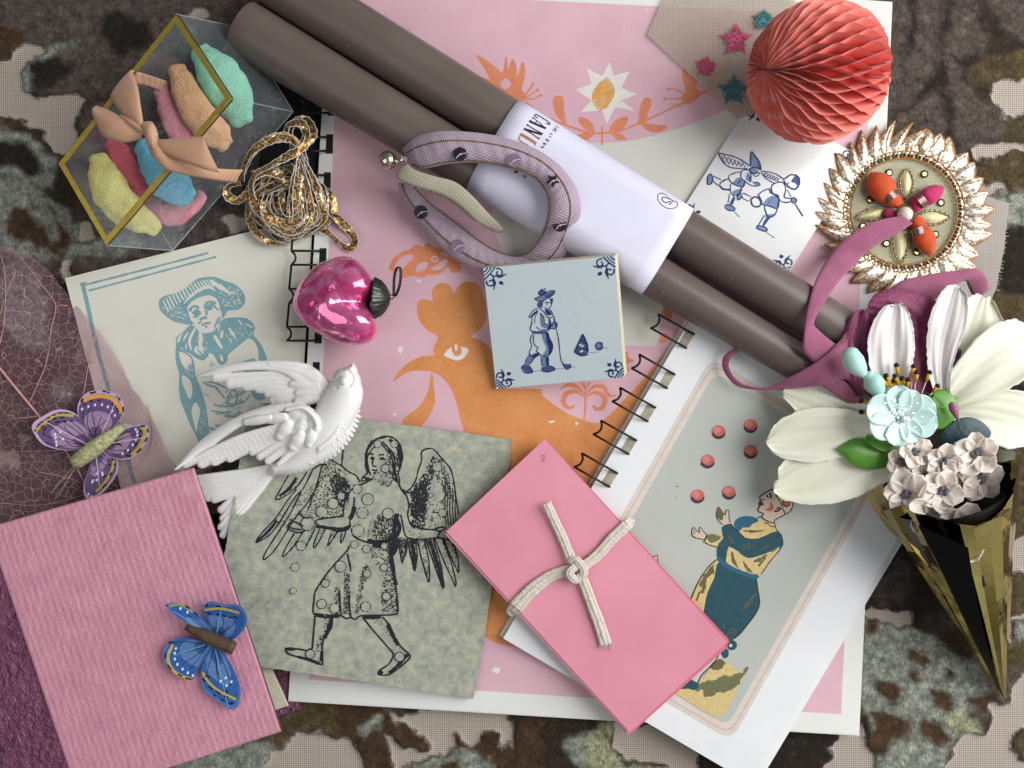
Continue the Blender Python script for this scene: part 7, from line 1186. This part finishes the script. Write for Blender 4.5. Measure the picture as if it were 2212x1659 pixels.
for bi, (bx2, by2, r, h) in enumerate(((1240, 230, 37, 182), (1670, 120, 46, 180), (740, 640, 46, 176), (1215, 610, 44, 186), (1060, 950, 46, 184), (1530, 1140, 56, 190), (1735, 440, 48, 178), (880, 90, 34, 176), (690, 230, 30, 172), (1400, 380, 36, 176), (1480, 500, 34, 178), (1000, 420, 34, 174))):
    (x0_, y0_), = G10([bx2, by2]); bo_ = MB(); rb_ = random.Random(bi); a0 = rb_.uniform(0, 6); tx_, ty_ = rb_.uniform(-.25, .25), rb_.uniform(-.25, .25); N_, n = 9, 8; bl_ = None
    for k in range(5):
        a = a0 + k * 2 * math.pi / 5 + rb_.uniform(-.12, .12); L2 = r * rb_.uniform(1.0, 1.22); base = len(bo_.v); ca, sa = math.cos(a), math.sin(a)
        for i in range(N_ + 1):
            t = i / N_; w = L2 * .5 * math.sin(math.pi * min(.93, .1 + t * .86)) ** .75
            for j in range(n + 1): v = j / n * 2 - 1; px_, py_ = L2 * t * ca - w * v * sa, L2 * t * sa + w * v * ca; bo_.v.append(W(x0_ + px_, y0_ + py_, h + L2 * (.42 * t - .12 * t * t) + w * .5 * v * v + px_ * tx_ + py_ * ty_ + rb_.uniform(-.4, .4)))
        for i in range(N_):
            for j in range(n): bo_.f.append((base + i * (n + 1) + j, base + i * (n + 1) + j + 1, base + (i + 1) * (n + 1) + j + 1, base + (i + 1) * (n + 1) + j)); bo_.m.append(0)
    bl_ = bo_.build('blossom', M_bl, bq, smooth=True, solid=.8); m = MB()
    for k in range(16): a, q = rb_.uniform(0, 6.28), rb_.uniform(0, r * .24); m.ball(x0_ + q * math.cos(a), y0_ + q * math.sin(a), h + 5 + rb_.uniform(0, 6), rb_.uniform(2.4, 4.2), n=5)
    m.build('blossom_centre', M_ct, bl_)
# ---------------------------------------------------------------- purple ribbon
pr = thing('purple_ribbon', 'dusty purple grosgrain ribbon looping from the gold rosette to the flowers', 'ribbon', (1850, 720, 60)); M_pr = pm('dusty_purple_grosgrain', 'ad6685', '985673', rough=.6, size=60, bump=.8, stripe=4.4, sang=.9, amp=1.5, sheen=.25, spec=.3)
m = MB(); rib(m, c21, "1420,-260 1230,-220 1060,-120 950,0 860,160 810,330 795,430 780,560 785,620 860,700", [74, 78, 76, 74, 120, 146, 150, 150, 148, 140], "1490,-210 1380,-140 1240,-60 1150,20 1010,170 900,330 850,430 880,480 975,560 1060,610", [70, 74, 74, 74, 116, 146, 148, 146, 142, 138], bulge=2); m.build('ribbon_strand', M_pr, pr, smooth=True, solid=.8)
m = MB(); rib(m, c21, "1080,470 980,590 860,690 700,780 560,845 440,845 350,800 300,720 320,650 400,600", [142, 148, 150, 130, 96, 84, 80, 78, 80, 86], "1170,860 1050,800 940,830 800,850 640,865 480,865 350,840 270,750 262,660 330,598", [138, 146, 150, 130, 96, 82, 74, 70, 72, 80], bulge=2); m.build('ribbon_loop', M_pr, pr, smooth=True, solid=.8)
m = MB(); rib(m, c21, "330,600 430,596 560,630 700,690 800,722", [80, 88, 98, 116, 128], "410,620 470,650 580,715 690,750 800,745", [70, 76, 86, 106, 122], bulge=2); m.build('ribbon_loop', M_pr, pr, smooth=True, solid=.8)
m = MB(); rib(m, c21, "1260,300 1400,170 1560,125 1760,95 1900,82 1965,130 1992,215", [110, 116, 120, 124, 126, 116, 100], "1540,390 1600,310 1690,245 1770,190 1830,160 1850,200 1890,290", [112, 116, 120, 122, 118, 100, 84], bulge=4); m.build('ribbon_loop', M_pr, pr, smooth=True, solid=.8)
m = MB(); rib(m, c21, "990,760 1080,840 1160,930 1200,990", [146, 142, 134, 126], "880,830 960,880 1060,950 1140,985", [144, 140, 132, 124], bulge=3); m.build('ribbon_strand', M_pr, pr, smooth=True, solid=.8)
